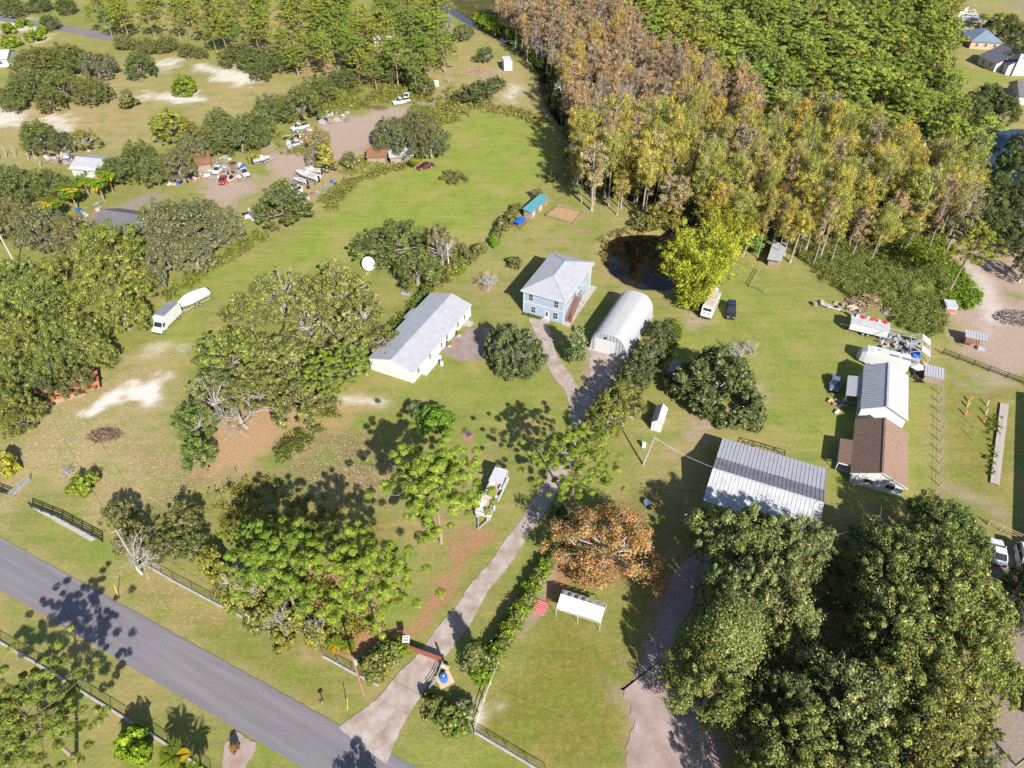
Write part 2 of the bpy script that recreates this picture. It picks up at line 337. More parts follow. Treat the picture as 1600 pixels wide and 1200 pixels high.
me.loops.add(quads.size); me.loops.foreach_set('vertex_index', quads.ravel())
me.polygons.add(len(quads)); me.polygons.foreach_set('loop_start', np.arange(0, quads.size, 4, dtype=np.int32))
me.polygons.foreach_set('use_smooth', np.ones(len(quads), bool)); me.update(calc_edges=True)
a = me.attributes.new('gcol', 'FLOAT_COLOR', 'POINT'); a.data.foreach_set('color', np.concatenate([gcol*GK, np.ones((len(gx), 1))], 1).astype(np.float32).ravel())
a = me.attributes.new('gfx', 'FLOAT_COLOR', 'POINT'); a.data.foreach_set('color', np.concatenate([gfx, np.ones((len(gx), 1))], 1).astype(np.float32).ravel())
ground = link(bpy.data.objects.new('ground', me)); tag(ground, 'mown grass, dry pasture and sandy bare patches of the whole property', 'ground', kind='structure')

def ground_mat():
    m = bpy.data.materials.new('ground_cover'); m.use_nodes = True; n = m.node_tree.nodes; l = m.node_tree.links
    b = n['Principled BSDF']; b.inputs['Roughness'].default_value = .95; b.inputs['Specular IOR Level'].default_value = .1
    A = n.new('ShaderNodeAttribute'); A.attribute_name = 'gcol'; X = n.new('ShaderNodeAttribute'); X.attribute_name = 'gfx'
    sep = n.new('ShaderNodeSeparateColor'); l.new(X.outputs['Color'], sep.inputs[0])
    tc = n.new('ShaderNodeTexCoord')
    def noise(sc_, det, rough=.6):
        t = n.new('ShaderNodeTexNoise'); t.inputs['Scale'].default_value = sc_; t.inputs['Detail'].default_value = det; t.inputs['Roughness'].default_value = rough
        l.new(tc.outputs['Object'], t.inputs['Vector']); return t.outputs['Fac']
    def rng(v, a, b_, c, d):
        r = n.new('ShaderNodeMapRange'); r.inputs[1].default_value = a; r.inputs[2].default_value = b_; r.inputs[3].default_value = c; r.inputs[4].default_value = d
        l.new(v, r.inputs[0]); return r.outputs[0]
    def math_(op, a, b_):
        t = n.new('ShaderNodeMath'); t.operation = op
        for i, v in enumerate((a, b_)):
            if isinstance(v, float): t.inputs[i].default_value = v
            else: l.new(v, t.inputs[i])
        return t.outputs[0]
    def mix(bt, fac, a, b_):
        t = n.new('ShaderNodeMix'); t.data_type = 'RGBA'; t.blend_type = bt
        for i, v in ((0, fac), (6, a), (7, b_)):
            if isinstance(v, (float, tuple)): t.inputs[i].default_value = v
            else: l.new(v, t.inputs[i])
        return t.outputs[2]
    mp = n.new('ShaderNodeMapping'); mp.inputs['Rotation'].default_value = (0, 0, math.radians(-62)); mp.inputs['Scale'].default_value = (.05, .8, 1); l.new(tc.outputs['Object'], mp.inputs[0])
    ms_ = n.new('ShaderNodeTexNoise'); ms_.inputs['Scale'].default_value = 1.0; ms_.inputs['Detail'].default_value = 4; l.new(mp.outputs[0], ms_.inputs['Vector']); mow = ms_.outputs['Fac']
    n1 = noise(.22, 4); n2 = noise(1.6, 6, .7); n3 = noise(6.5, 4, .75); n4 = noise(.8, 5, .65)
    # straw coloured and deep green drift inside the grass
    g = math_('MULTIPLY', sep.outputs[1], rng(n4, .46, .68, 0., .42))
    c = mix('MIX', g, A.outputs['Color'], S(180, 156, 92, GK))
    g2 = math_('MULTIPLY', sep.outputs[1], rng(n1, .48, .66, 0., .55))
    c = mix('MIX', g2, c, S(122, 150, 56, GK))
    v = math_('MULTIPLY', rng(n2, .25, .75, .82, 1.15), rng(n3, .25, .75, .84, 1.13))
    c = mix('MULTIPLY', 1.0, c, v)
    c = mix('MULTIPLY', sep.outputs[1], c, rng(mow, .3, .7, .9, 1.08))
    n6 = noise(.09, 5, .6); c = mix('MIX', math_('MULTIPLY', sep.outputs[1], rng(n6, .52, .66, 0., .5)), c, S(186, 162, 108, GK))
    # leaf litter and sand showing through as pale flecks
    sp = noise(3.2, 3, .6); sp2 = noise(.5, 3)
    f = math_('MULTIPLY', rng(sp, .56, .62, 0., .85), math_('MULTIPLY', sep.outputs[0], rng(sp2, .35, .6, .3, 1.)))
    c = mix('MIX', f, c, S(236, 222, 206, GK))
    l.new(c, b.inputs['Base Color'])
    bp = n.new('ShaderNodeBump'); bp.inputs['Strength'].default_value = .7; bp.inputs['Distance'].default_value = .12
    l.new(math_('ADD', n2, n3), bp.inputs['Height']); l.new(bp.outputs[0], b.inputs['Normal'])
    return m
me.materials.append(ground_mat())

# ------------------------------------------------------------------ roads, drives, water
def soil_mat(name, c1, c2, c3, sc_=.6, streak=None):
    m = bpy.data.materials.new(name); m.use_nodes = True; n = m.node_tree.nodes; l = m.node_tree.links
    b = n['Principled BSDF']; b.inputs['Roughness'].default_value = .95; b.inputs['Specular IOR Level'].default_value = .15
    tc = n.new('ShaderNodeTexCoord'); src = tc.outputs['Object']
    if streak:
        mp = n.new('ShaderNodeMapping'); mp.inputs['Scale'].default_value = streak; l.new(src, mp.inputs[0]); src2 = mp.outputs[0]
    else: src2 = src
    t = n.new('ShaderNodeTexNoise'); t.inputs['Scale'].default_value = sc_; t.inputs['Detail'].default_value = 7; t.inputs['Roughness'].default_value = .65; l.new(src2, t.inputs[0])
    t2 = n.new('ShaderNodeTexNoise'); t2.inputs['Scale'].default_value = 7; t2.inputs['Detail'].default_value = 4; t2.inputs['Roughness'].default_value = .8; l.new(src, t2.inputs[0])
    r = n.new('ShaderNodeValToRGB'); e = r.color_ramp.elements; e[0].position = .32; e[0].color = c1; e[1].position = .68; e[1].color = c3
    k = e.new(.5); k.color = c2; l.new(t.outputs[0], r.inputs[0])
    mr = n.new('ShaderNodeMapRange'); mr.inputs[1].default_value = .25; mr.inputs[2].default_value = .75; mr.inputs[3].default_value = .8; mr.inputs[4].default_value = 1.18; l.new(t2.outputs[0], mr.inputs[0])
    mx = n.new('ShaderNodeMix'); mx.data_type = 'RGBA'; mx.blend_type = 'MULTIPLY'; mx.inputs[0].default_value = 1; l.new(r.outputs[0], mx.inputs[6]); l.new(mr.outputs[0], mx.inputs[7])
    l.new(mx.outputs[2], b.inputs['Base Color'])
    bp = n.new('ShaderNodeBump'); bp.inputs['Strength'].default_value = .4; bp.inputs['Distance'].default_value = .04; l.new(t2.outputs[0], bp.inputs['Height']); l.new(bp.outputs[0], b.inputs['Normal'])
    return m
M_asph = soil_mat('asphalt', S(126, 121, 125, .68), S(134, 128, 132, .7), S(144, 138, 142, .71), 1.1, (.05, .8, 1))
M_drive = soil_mat('crushed_shell_gravel', S(182, 160, 144, .5), S(202, 184, 172, .53), S(220, 206, 197, .55), .5)
M_path = soil_mat('packed_grey_sand', S(178, 152, 142, .5), S(196, 172, 162, .52), S(210, 190, 182, .52), .35)
M_pave = soil_mat('pinkish_paving', S(164, 142, 134, .5), S(180, 158, 150, .52), S(194, 174, 166, .52), .5)
def strip(name, cl, z, m, rag=.25, label=None, step=.5, seed=1):
    """ribbon along ground points (x, y, width) with ragged edges"""
    rr = random.Random(seed); pts = [Vector((a[0], a[1], 0)) for a in cl]; ws = [a[2]*(.88 if m is M_drive else 1) for a in cl]
    L = [0.0]
    for a_, b_ in zip(pts, pts[1:]): L.append(L[-1]+(b_-a_).length)
    n = max(2, int(L[-1]/step)); out = []; s = np.linspace(0, L[-1], n)
    # smooth the centre line
    px_ = np.interp(s, L, [p.x for p in pts]); py_ = np.interp(s, L, [p.y for p in pts]); pw = np.interp(s, L, ws)
    k = max(1, int(3/step)); ker = np.ones(2*k+1)/(2*k+1)
    def smo(v): return np.convolve(np.concatenate([np.full(k, v[0])-(np.arange(k, 0, -1))*(v[1]-v[0]), v, np.full(k, v[-1])+(np.arange(1, k+1))*(v[-1]-v[-2])]), ker, 'valid')
    px_, py_, pw = smo(px_), smo(py_), smo(pw)
    tx = np.gradient(px_); ty = np.gradient(py_); tl = np.hypot(tx, ty); nx_ = -ty/tl; ny_ = tx/tl
    o = MB()
    for i in range(n):
        j1 = (rr.random()-.5)*rag+rag*.8*math.sin(i*.31+seed); j2 = (rr.random()-.5)*rag+rag*.8*math.sin(i*.23+2+seed); h = pw[i]/2
        o.v += [(px_[i]+nx_[i]*(h+j1), py_[i]+ny_[i]*(h+j1), z), (px_[i], py_[i], z+.004), (px_[i]-nx_[i]*(h+j2), py_[i]-ny_[i]*(h+j2), z)]
    for i in range(n-1):
        q = i*3
        for f in ((q, q+1, q+4, q+3), (q+1, q+2, q+5, q+4)): o.f.append(f); o.m.append(0)
    ob = o.build(name, m, smooth=False); tag(ob, label, None, kind='structure'); return ob
def centre(c): return [(P(a, b).x, P(a, b).y, ww) for a, b, ww in c]
# main road, built along its own x axis so that wheel tracks run with it
rA = (P(0, 840)+P(0, 921))/2; rB = (P(400, 1060)+P(400, 1157))/2; d = (rB-rA).normalized(); ang = math.atan2(d.y, d.x)
r0 = rA-d*120; Lr = 300; o = MB(); rr = random.Random(3); N = 400
for i in range(N+1):
    x = Lr*i/N
    for k, yy in enumerate((-2.93, -1.5, 0, 1.5, 2.93)):
        j = (rr.random()-.5)*.14 if k in (0, 4) else 0
        o.v.append((x, yy+j, .03-.012*abs(yy)))
for i in range(N):
    for k in range(4): q = i*5+k; o.f.append((q, q+5, q+6, q+1)); o.m.append(0)
road = o.build('road', M_asph, loc=(r0.x, r0.y, 0), rz=ang); tag(road, 'grey asphalt road crossing the lower left corner', kind='structure')
fr = [P(-30, 24), P(5, 29), P(60, 37), P(120, 48), P(178, 60), P(260, 74)]
dd = (fr[-1]-fr[0]); ang2 = math.atan2(dd.y, dd.x)
strip('road', [(p.x, p.y, 6.0) for p in fr], .02, M_asph, .1, 'far grey asphalt road at the upper left corner', 1.5)
strip('driveway', centre([(566,1166,8.5),(590,1135,7.0),(606,1113,5.4),(632,1080,4.6),(658,1046,4.1),(691,1002,3.8),(714,974,3.6),(743,927,3.2),(772,890,3.0),(802,850,2.9),(838,797,2.9),(866,750,3.1),(892,706,3.0),(904,668,3.0),(905,645,3.0),(898,615,3.1),(882,592,3.3),(865,568,3.6),(852,540,3.3),(848,520,3.4),(843,503,3.8),(838,496,4.0)]),
      .012, M_drive, .16, 'pale gravel driveway curving from the gate to the blue house', .4)
def sheet(name, pts, z, m, label, jitter=.18, seed=1):
    poly = gp(pts); out = []; P0 = []
    for (ax, ay), (bx, by) in zip(poly, poly[1:]+poly[:1]):
        n = max(1, int(math.hypot(bx-ax, by-ay)/.3))
        P0 += [(ax+(bx-ax)*k/n, ay+(by-ay)*k/n) for k in range(n)]
    A_ = np.array(P0); K_ = 9 if jitter > .12 else 1      # rounded corners, then a ragged rim
    if K_ > 1: A_ = np.stack([np.convolve(np.concatenate([A_[-K_//2:, i], A_[:, i], A_[:K_//2, i]]), np.ones(K_)/K_, 'valid')[:len(A_)] for i in (0, 1)], 1)
    jx = (fbm(A_[:, 0], A_[:, 1], 1.6, 51)-.5)*jitter*4+(fbm(A_[:, 0], A_[:, 1], .5, 57)-.5)*jitter*2; jy = (fbm(A_[:, 0], A_[:, 1], 1.6, 61)-.5)*jitter*4+(fbm(A_[:, 0], A_[:, 1], .5, 67)-.5)*jitter*2
    out = [(a_+b_, c_+d_, z) for a_, b_, c_, d_ in zip(A_[:, 0], jx, A_[:, 1], jy)]
    o = MB(); o.poly(out); ob = o.build(name, m); tag(ob, label, kind='structure'); return ob
sheet('driveway', [(921,548),(972,564),(958,590),(938,612),(920,650),(908,668),(902,640),(912,610),(922,580)], .018, M_drive, 'gravel apron in front of the arched metal shed', .3)
sheet('paved_yard', [(689,549),(704,530),(732,513),(770,512),(840,528),(846,560),(800,552),(770,556),(744,563),(715,563)], .008, M_pave, 'pinkish paved yard beside the long white house', .15)
sheet('dirt_track', [(984,1230),(986,1140),(982,1098),(965,1078),(985,1070),(1000,1040),(1012,1000),(1030,950),(1055,900),(1075,862),(1110,860),(1104,900),(1075,960),(1052,1000),(1045,1030),(1062,1062),(1090,1105),(1120,1150),(1135,1230)], .01, M_path, 'pale packed dirt track running up beside the big oaks', .5)
sheet('dirt_track', [(345,1210),(350,1170),(352,1155),(372,1143),(402,1160),(398,1180),(380,1210)], .01, M_path, 'small sandy driveway stub at the bottom edge of the road', .3)
M_water = mat('pond_water', (.013, .010, .007, 1), .05, var=.3, scale=.25, spec=.3)
M_water2 = mat('lake_water', (.010, .022, .045, 1), .05, var=.1, scale=.2, spec=.6)
for nm, pl, mt, lb in (('pond', POND, M_water, 'dark murky round pond behind the arched shed'), ('lake', POND2, M_water2, 'blue lake at the right edge'), ('canal', CANAL, M_water, 'narrow dark drainage canal along the wood edge')):
    ob = MB().poly([(x, y, -.62) for x, y in gp(pl)]).build(nm, mt); tag(ob, lb, kind='structure')
# ------------------------------------------------------------------ vegetation
def leaf_material(name, trans=.3):
    m = bpy.data.materials.new(name); m.use_nodes = True; n = m.node_tree.nodes; l = m.node_tree.links; n.clear()
    A = n.new('ShaderNodeAttribute'); A.attribute_name = 'Col'; O = n.new('ShaderNodeObjectInfo')
    mx = n.new('ShaderNodeMix'); mx.data_type = 'RGBA'; mx.blend_type = 'MULTIPLY'; mx.inputs[0].default_value = 1
    l.new(A.outputs['Color'], mx.inputs[6]); l.new(O.outputs['Color'], mx.inputs[7])
    d = n.new('ShaderNodeBsdfDiffuse'); t = n.new('ShaderNodeBsdfTranslucent'); ms = n.new('ShaderNodeMixShader'); ms.inputs[0].default_value = trans
    l.new(mx.outputs[2], d.inputs[0]); l.new(mx.outputs[2], t.inputs[0]); l.new(d.outputs[0], ms.inputs[1]); l.new(t.outputs[0], ms.inputs[2])
    out = n.new('ShaderNodeOutputMaterial'); l.new(ms.outputs[0], out.inputs[0]); return m
M_leaf = leaf_material('foliage', .34)

def leaf_mesh(name, pos, nrm, size, col, aspect=.55, tdir=None, rng=None, material=None):
    """one rhombus per leaf spray"""
    rng = rng or np.random.default_rng(1); N = len(pos)
    nrm = nrm/np.maximum(np.linalg.norm(nrm, axis=1, keepdims=True), 1e-6)
    r = rng.normal(size=(N, 3)) if tdir is None else tdir
    t = r-nrm*(r*nrm).sum(1, keepdims=True); t /= np.maximum(np.linalg.norm(t, axis=1, keepdims=True), 1e-6); b = np.cross(nrm, t)
    s = size[:, None]; v = np.stack([pos+t*s, pos+b*s*aspect, pos-t*s, pos-b*s*aspect], 1).reshape(-1, 3)
    me = bpy.data.meshes.new(name); me.vertices.add(4*N); me.vertices.foreach_set('co', v.astype(np.float32).ravel())
    me.loops.add(4*N); me.loops.foreach_set('vertex_index', np.arange(4*N, dtype=np.int32))
    me.polygons.add(N); me.polygons.foreach_set('loop_start', np.arange(0, 4*N, 4, dtype=np.int32)); me.update(calc_edges=True)
    a = me.attributes.new('Col', 'FLOAT_COLOR', 'POINT'); c = np.repeat(np.concatenate([col, np.ones((N, 1))], 1), 4, 0)
    a.data.foreach_set('color', c.astype(np.float32).ravel()); me.materials.append(material or M_leaf); return me
def unit(rng, n):
    v = rng.normal(size=(n, 3)); return v/np.linalg.norm(v, axis=1, keepdims=True)
def palette(rng, n, cols, wts, var=.22):
    c = np.array([q[:3] for q in cols])[rng.choice(len(cols), n, p=np.array(wts)/sum(wts))]
    return c*(1+var*(rng.random((n, 1))*2-1))*(1+.08*(rng.random((n, 3))*2-1))
def clumps_to_leaves(rng, cc, cr, per, size, cols, wts, flat=.75, up=.35, var=.22, cvar=.22, inner=.45, jit=.55):
    K = len(cc); idx = np.repeat(np.arange(K), per); d = unit(rng, len(idx)); rad = inner+(1.2-inner)*rng.random(len(idx))**.8; st = (.65+.7*rng.random((K, 3)))*np.array([1, 1, flat])
    pos = cc[idx]+d*st[idx]*(cr[idx]*rad)[:, None]
    nrm = d*np.array([1, 1, 1/flat])+unit(rng, len(idx))*jit+np.array([0, 0, up])
    cv = 1+cvar*(rng.random(K)*2-1); col = palette(rng, len(idx), cols, wts, var)*cv[idx][:, None]
    return pos, nrm, size*(.6+.8*rng.random(len(idx))), col

OAK_C = [S(108, 114, 62), S(130, 132, 78), S(88, 100, 58), S(160, 154, 112)]
def limbs(rng, mb, base, top, ends, r0, n=5, wob=.5):
    for e in ends:
        e = np.array(e); m1 = np.array(top)*.55+e*.45+rng.normal(size=3)*wob; m1[2] = max(m1[2], top[2]*.8)
        mb.tube([top, m1, e], [r0*.55, r0*.32, r0*.07], 4, cap=False)
def make_oak(seed, R=8., h=11., K=74, per=170, leaf=.30, cols=OAK_C, wts=(4, 3, 3, 1.2), moss=0., crown_lo=.30, r_lo=.55, cl=(.15, .25), bark=None, flat=.75, limb_n=12, cvar=.25):
    rng = np.random.default_rng(seed); mb = MB()
    zc = h*crown_lo; V = h-zc; ph = rng.random(6)*6.28
    d = unit(rng, K*3); d = d[d[:, 2] > -.12][:K]; K = len(d); az = np.arctan2(d[:, 1], d[:, 0])
    lump = 1+.16*np.sin(2*az+ph[0])+.12*np.sin(3*az+ph[1])+.1*np.sin(5*az+ph[2]); f = r_lo+(1-r_lo)*rng.random(K)**.5
    cr = R*(cl[0]+(cl[1]-cl[0])*rng.random(K)**1.8)
    cc = np.stack([d[:, 0]*f*lump*(R-cr*.6), d[:, 1]*f*lump*(R-cr*.6), zc+(d[:, 2]*.92+.05)*f*(V-cr*.5)*(1+.12*np.sin(4*az+ph[3]))], 1)
    pos, nrm, size, col = clumps_to_leaves(rng, cc, cr, per, leaf, cols, wts, flat=flat, cvar=cvar)
    if moss:
        M = int(len(pos)*moss); k = rng.integers(0, K, M); off = unit(rng, M)*cr[k][:, None]*.95; off[:, 2] = -np.abs(off[:, 2])*1.2
        mp = cc[k]+off; mn = unit(rng, M)*np.array([1, 1, .2]); mc = palette(rng, M, [S(150, 145, 120), S(128, 128, 100), S(165, 158, 138)], [1, 1, 1])
        pos = np.concatenate([pos, mp]); nrm = np.concatenate([nrm, mn]); size = np.concatenate([size, leaf*(.8+rng.random(M))]); col = np.concatenate([col, mc])
    tr = .035*h+.03*R*.6; fork = np.array([rng.normal()*.3, rng.normal()*.3, h*.26])
    mb.tube([(0, 0, -.3), (fork[0]*.4, fork[1]*.4, h*.14), tuple(fork)], [tr*1.25, tr, tr*.85], 7)
    sel = rng.permutation(K)[:limb_n]; limbs(rng, mb, None, fork, cc[sel], tr, wob=R*.07)
    for k in sel[:limb_n]:                      # twigs into the clumps
        for _ in range(2):
            e = cc[k]+unit(rng, 1)[0]*cr[k]*1.05; mb.tube([cc[k], e], [tr*.09, tr*.03], 3, cap=False)
    if R > 3:
        for k in range(K):                      # fine grey twigs breaking the leaf surface
            if rng.random() < .75:
                q = cc[k]*np.array([.72, .72, .86]); e = cc[k]+(cc[k]-np.array([0, 0, zc]))/max(R, 1)*cr[k]*.9+rng.normal(size=3)*cr[k]*.5; mb.tube([q, (q+e)/2+rng.normal(size=3)*.15, e], [tr*.10, tr*.07, tr*.035], 3, cap=False)
    return dict(crown=leaf_mesh('crown', pos, nrm, size, col, .62, rng=rng), trunk=mb.mesh('trunk', bark or M_bark, True), R=R, h=h, zc=h*.6)
PINE_C = [S(122, 138, 52), S(146, 156, 66), S(100, 120, 54), S(164, 160, 86)]
def make_pine(seed, R=4.2, h=18., nb=30, tufts=4, per=46, nl=.34, start=.5, cols=PINE_C, wts=(4, 3, 2, 1), tr=.26, puff=.8, asp=.13):
    rng = np.random.default_rng(seed); mb = MB(); bend = rng.normal(size=2)*.5
    def ax(z): return np.array([bend[0]*(z/h)**2, bend[1]*(z/h)**2, z])
    mb.tube([tuple(ax(h*t)-np.array([0, 0, .3*(t == 0)])) for t in (0, .25, .5, .75, .97)], [tr, tr*.85, tr*.68, tr*.42, tr*.1], 7)
    C = []; CR = []
    for i in range(nb):
        t = start+(1-start)*(i+.5)/nb; z = h*t; a = i*2.399+rng.random()*.9; u = (t-start)/(1-start)
        Lb = R*(.35+1.05*math.sin(math.pi*min(1, .22+.78*u)))*(.6+.5*rng.random()); rise = (.12+.55*u)*Lb*.6-(.1*Lb if u < .2 else 0)
        b0 = ax(z); e = b0+np.array([math.cos(a)*Lb, math.sin(a)*Lb, rise]); m = (b0+e)/2+np.array([0, 0, -.08*Lb])
        mb.tube([b0, m, e], [tr*.28*(1-.5*u), tr*.17, tr*.05], 4, cap=False)
        for k in range(tufts):
            w_ = .45+.6*k/max(1, tufts-1)*.95; p = b0+(e-b0)*w_+rng.normal(size=3)*np.array([.42, .42, .22])*Lb*.35; C.append(p); CR.append(puff*(.7+.5*rng.random()))
    for k in range(5): C.append(ax(h*(.93+.02*k))+rng.normal(size=3)*.4); CR.append(puff*.9)
    C = np.array(C); CR = np.array(CR); K = len(C); idx = np.repeat(np.arange(K), per); d = unit(rng, len(idx)); d[:, 2] = np.abs(d[:, 2])*.9-.2
    d /= np.linalg.norm(d, axis=1, keepdims=True); pos = C[idx]+d*(CR[idx]*(.45+.5*rng.random(len(idx))))[:, None]*np.array([1, 1, .8])
    nrm = d*1.1+unit(rng, len(idx))*.55+np.array([0, 0, .35]); cv = 1+.22*(rng.random(K)*2-1); col = palette(rng, len(idx), cols, wts, .2)*cv[idx][:, None]
    return dict(crown=leaf_mesh('crown', pos, nrm, nl*(.6+.7*rng.random(len(idx))), col, asp*2, tdir=d*.7+unit(rng, len(idx))*.8, rng=rng), trunk=mb.mesh('trunk', M_barkp, True), R=R, h=h, zc=h*(start+1)/2)
CYP_C = [S(174, 162, 78), S(196, 176, 84), S(150, 150, 76), S(186, 158, 96), S(126, 134, 72)]
def make_cypress(seed, R=2.7, h=17., nb=46, per=62, leaf=.15, start=.42, cols=CYP_C, wts=(4, 3, 3, 2, 2), bare=.15):
    rng = np.random.default_rng(seed); mb = MB(); bend = rng.normal(size=2)*.4
    def ax(z): return np.array([bend[0]*(z/h)**2, bend[1]*(z/h)**2, z])
    tr = .21; mb.tube([tuple(ax(h*t)-np.array([0, 0, .3*(t == 0)])) for t in (0, .08, .4, .75, 1)], [tr*1.9, tr*1.1, tr*.9, tr*.55, tr*.12], 6)
    C = []; CR = []
    for i in range(nb):
        t = start+(1-start)*(i+rng.random())/nb; a = rng.random()*6.28; u = (t-start)/(1-start)
        Lb = R*(.55+.6*math.sin(math.pi*(.18+.72*u)))*(.45+.65*rng.random()); b0 = ax(h*t); e = b0+np.array([math.cos(a)*Lb, math.sin(a)*Lb, Lb*(.05+.5*u)])
        mb.tube([b0, e], [tr*.26, tr*.05], 3, cap=False)
        if rng.random() > bare:
            for w_ in (.55, .95): C.append(b0+(e-b0)*w_+rng.normal(size=3)*.25); CR.append(.55+.45*rng.random())
        else:
            for _ in range(4): mb.tube([b0+(e-b0)*.5, e+rng.normal(size=3)*.7], [tr*.1, tr*.03], 3, cap=False)
    C = np.array(C); CR = np.array(CR)*R/2.7
    pos, nrm, size, col = clumps_to_leaves(rng, C, CR, per, leaf*1.25, cols, wts, flat=1.05, up=.3, cvar=.3, inner=.1)
    return dict(crown=leaf_mesh('crown', pos, nrm, size, col, .34, tdir=unit(rng, len(pos))*.75+np.array([0, 0, 1.]), rng=rng), trunk=mb.mesh('trunk', M_barkc, True), R=R, h=h, zc=h*.72)
def make_bare(seed, R=2.6, h=9., depth=4, tr=.16, m=None, spread=.55, start=.3, kids=4, twig=(.52, .78)):
    rng = np.random.default_rng(seed); mb = MB()
    def grow(p, d, L, r, k):
        e = p+d*L; mid_p = (p+e)/2+rng.normal(size=3)*L*.07; mb.tube([p, mid_p, e], [r, r*.8, r*.55], 5 if k > 2 else 3, cap=False)
        if k == 0: return
        for _ in range(kids if k < depth else kids+2):
            nd = d+rng.normal(size=3)*spread; nd[2] += .15; nd /= np.linalg.norm(nd); w_ = .45+.55*rng.random()
            grow(p+(e-p)*w_, nd, L*(twig[0]+(twig[1]-twig[0])*rng.random()), r*.55*(.7+.3*rng.random()), k-1)
    grow(np.array([0., 0., -.2]), np.array([0, 0, 1.]), h*start, tr, depth)
    v = np.array(mb.v); sc_ = h/max(v[:, 2].max(), .1); mb.v = [tuple(q*sc_) for q in v]; Rr = np.percentile(np.hypot(v[:, 0], v[:, 1]), 96)*sc_
    return dict(crown=None, trunk=mb.mesh('trunk', m or M_dead, False), R=Rr, h=h, zc=h*.65)
def make_shrub(seed, R=1.6, h=2.2, K=20, per=70, leaf=.18, cols=OAK_C, wts=(3, 3, 2, 1), flat=.85):
    return make_oak(seed, R, h, K, per, leaf, cols, wts, crown_lo=.18, r_lo=.5, cl=(.26, .40), flat=flat, limb_n=5)
def make_cone(seed, R=2., h=7., K=46, per=90, leaf=.2, cols=OAK_C, wts=(3, 2, 3, 2)):
    rng = np.random.default_rng(seed); mb = MB(); u = rng.random(K)**.8; a = rng.random(K)*6.28; rr = R*(1-.8*u)*(.55+.45*rng.random(K))*np.minimum(1, .55+u*3)
    cc = np.stack([np.cos(a)*rr, np.sin(a)*rr, h*(.12+.82*u)], 1); cr = R*(.22+.14*rng.random(K))
    pos, nrm, size, col = clumps_to_leaves(rng, cc, cr, per, leaf, cols, wts, flat=1.0)
    mb.tube([(0, 0, -.2), (0, 0, h*.9)], [.02*h, .004*h], 6); limbs(rng, mb, None, np.array([0, 0, h*.2]), cc[:8], .02*h, wob=.2)
    return dict(crown=leaf_mesh('crown', pos, nrm, size, col, .6, rng=rng), trunk=mb.mesh('trunk', M_bark, True), R=R, h=h, zc=h*.5)
def make_palm(seed, h=5.5, nf=15, L=2.3, cols=(S(108, 128, 54), S(88, 110, 50), S(168, 146, 56)), wts=(4, 3, 1.4), lw=.045):
    rng = np.random.default_rng(seed); mb = MB(); mb.tube([(0, 0, -.2), (.1, .05, h*.5), (.15, .1, h*.82)], [.16, .12, .10], 6); P_ = []; N_ = []; S_ = []; T_ = []; C_ = []
    top = np.array([.15, .1, h*.82])
    for i in range(nf):
        a = i*2.4+rng.random()*.5; el = .95-1.35*(i/nf)+rng.normal()*.1; fc = palette(rng, 1, cols, wts if i < nf*.75 else (1, 1, 2.5), .12)[0]
        for k in range(30):
            t = (k+1)/30; x = L*t*math.cos(el-.75*t*t*1.1); z = L*t*math.sin(el)-L*.55*t*t*.9; p = top+np.array([math.cos(a)*x, math.sin(a)*x, z])
            for sd in (-1, 1):
                side = np.array([-math.sin(a)*sd, math.cos(a)*sd, -.35]); tl = .5*L*.42*math.sin(math.pi*(.12+.85*t))
                P_.append(p+side*tl); T_.append(side+np.array([math.cos(a), math.sin(a), 0])*.5); N_.append(np.array([math.cos(a)*.2, math.sin(a)*.2, 1])); S_.append(tl+.05); C_.append(fc*(.85+.3*rng.random()))
    return dict(crown=leaf_mesh('crown', np.array(P_), np.array(N_), np.array(S_), np.array(C_), lw/.3, tdir=np.array(T_), rng=rng), trunk=mb.mesh('trunk', M_barkp, True), R=L, h=h, zc=h*.82)
def make_bamboo(seed, R=7., h=15., n=95):
    rng = np.random.default_rng(seed); mb = MB(); C = []; CR = []; cols = [S(158, 160, 64), S(136, 148, 60), S(182, 178, 78), S(104, 122, 52)]
    for i in range(n):
        a = rng.random()*6.28; r0 = 2.4*math.sqrt(rng.random()); hh = h*(.5+.5*rng.random()); out = R*(.25+.75*rng.random())
        pts = []
        for t in np.linspace(0, 1, 6):
            r = r0+(out-r0)*t**2.2; z = hh*(t-.12*t**3*1.3); pts.append((math.cos(a)*r, math.sin(a)*r, z))
        mb.tube(pts, [.06, .055, .05, .04, .03, .015], 3, cap=False)
        for t in np.linspace(.12, 1, 12):
            r = r0+(out-r0)*t**2.2; z = hh*(t-.12*t**3*1.3); C.append([math.cos(a)*r+rng.normal()*.25, math.sin(a)*r+rng.normal()*.25, z+rng.normal()*.2]); CR.append(.45+.5*rng.random())
    pos, nrm, size, col = clumps_to_leaves(rng, np.array(C), np.array(CR), 44, .19, cols, (4, 3, 3, 2), flat=.9, cvar=.3, inner=.1)
    return dict(crown=leaf_mesh('crown', pos, nrm, size, col, .34, rng=rng), trunk=mb.mesh('trunk', mat('bamboo_cane', S(150, 150, 80, .6), .6), False), R=R, h=h, zc=h*.55)

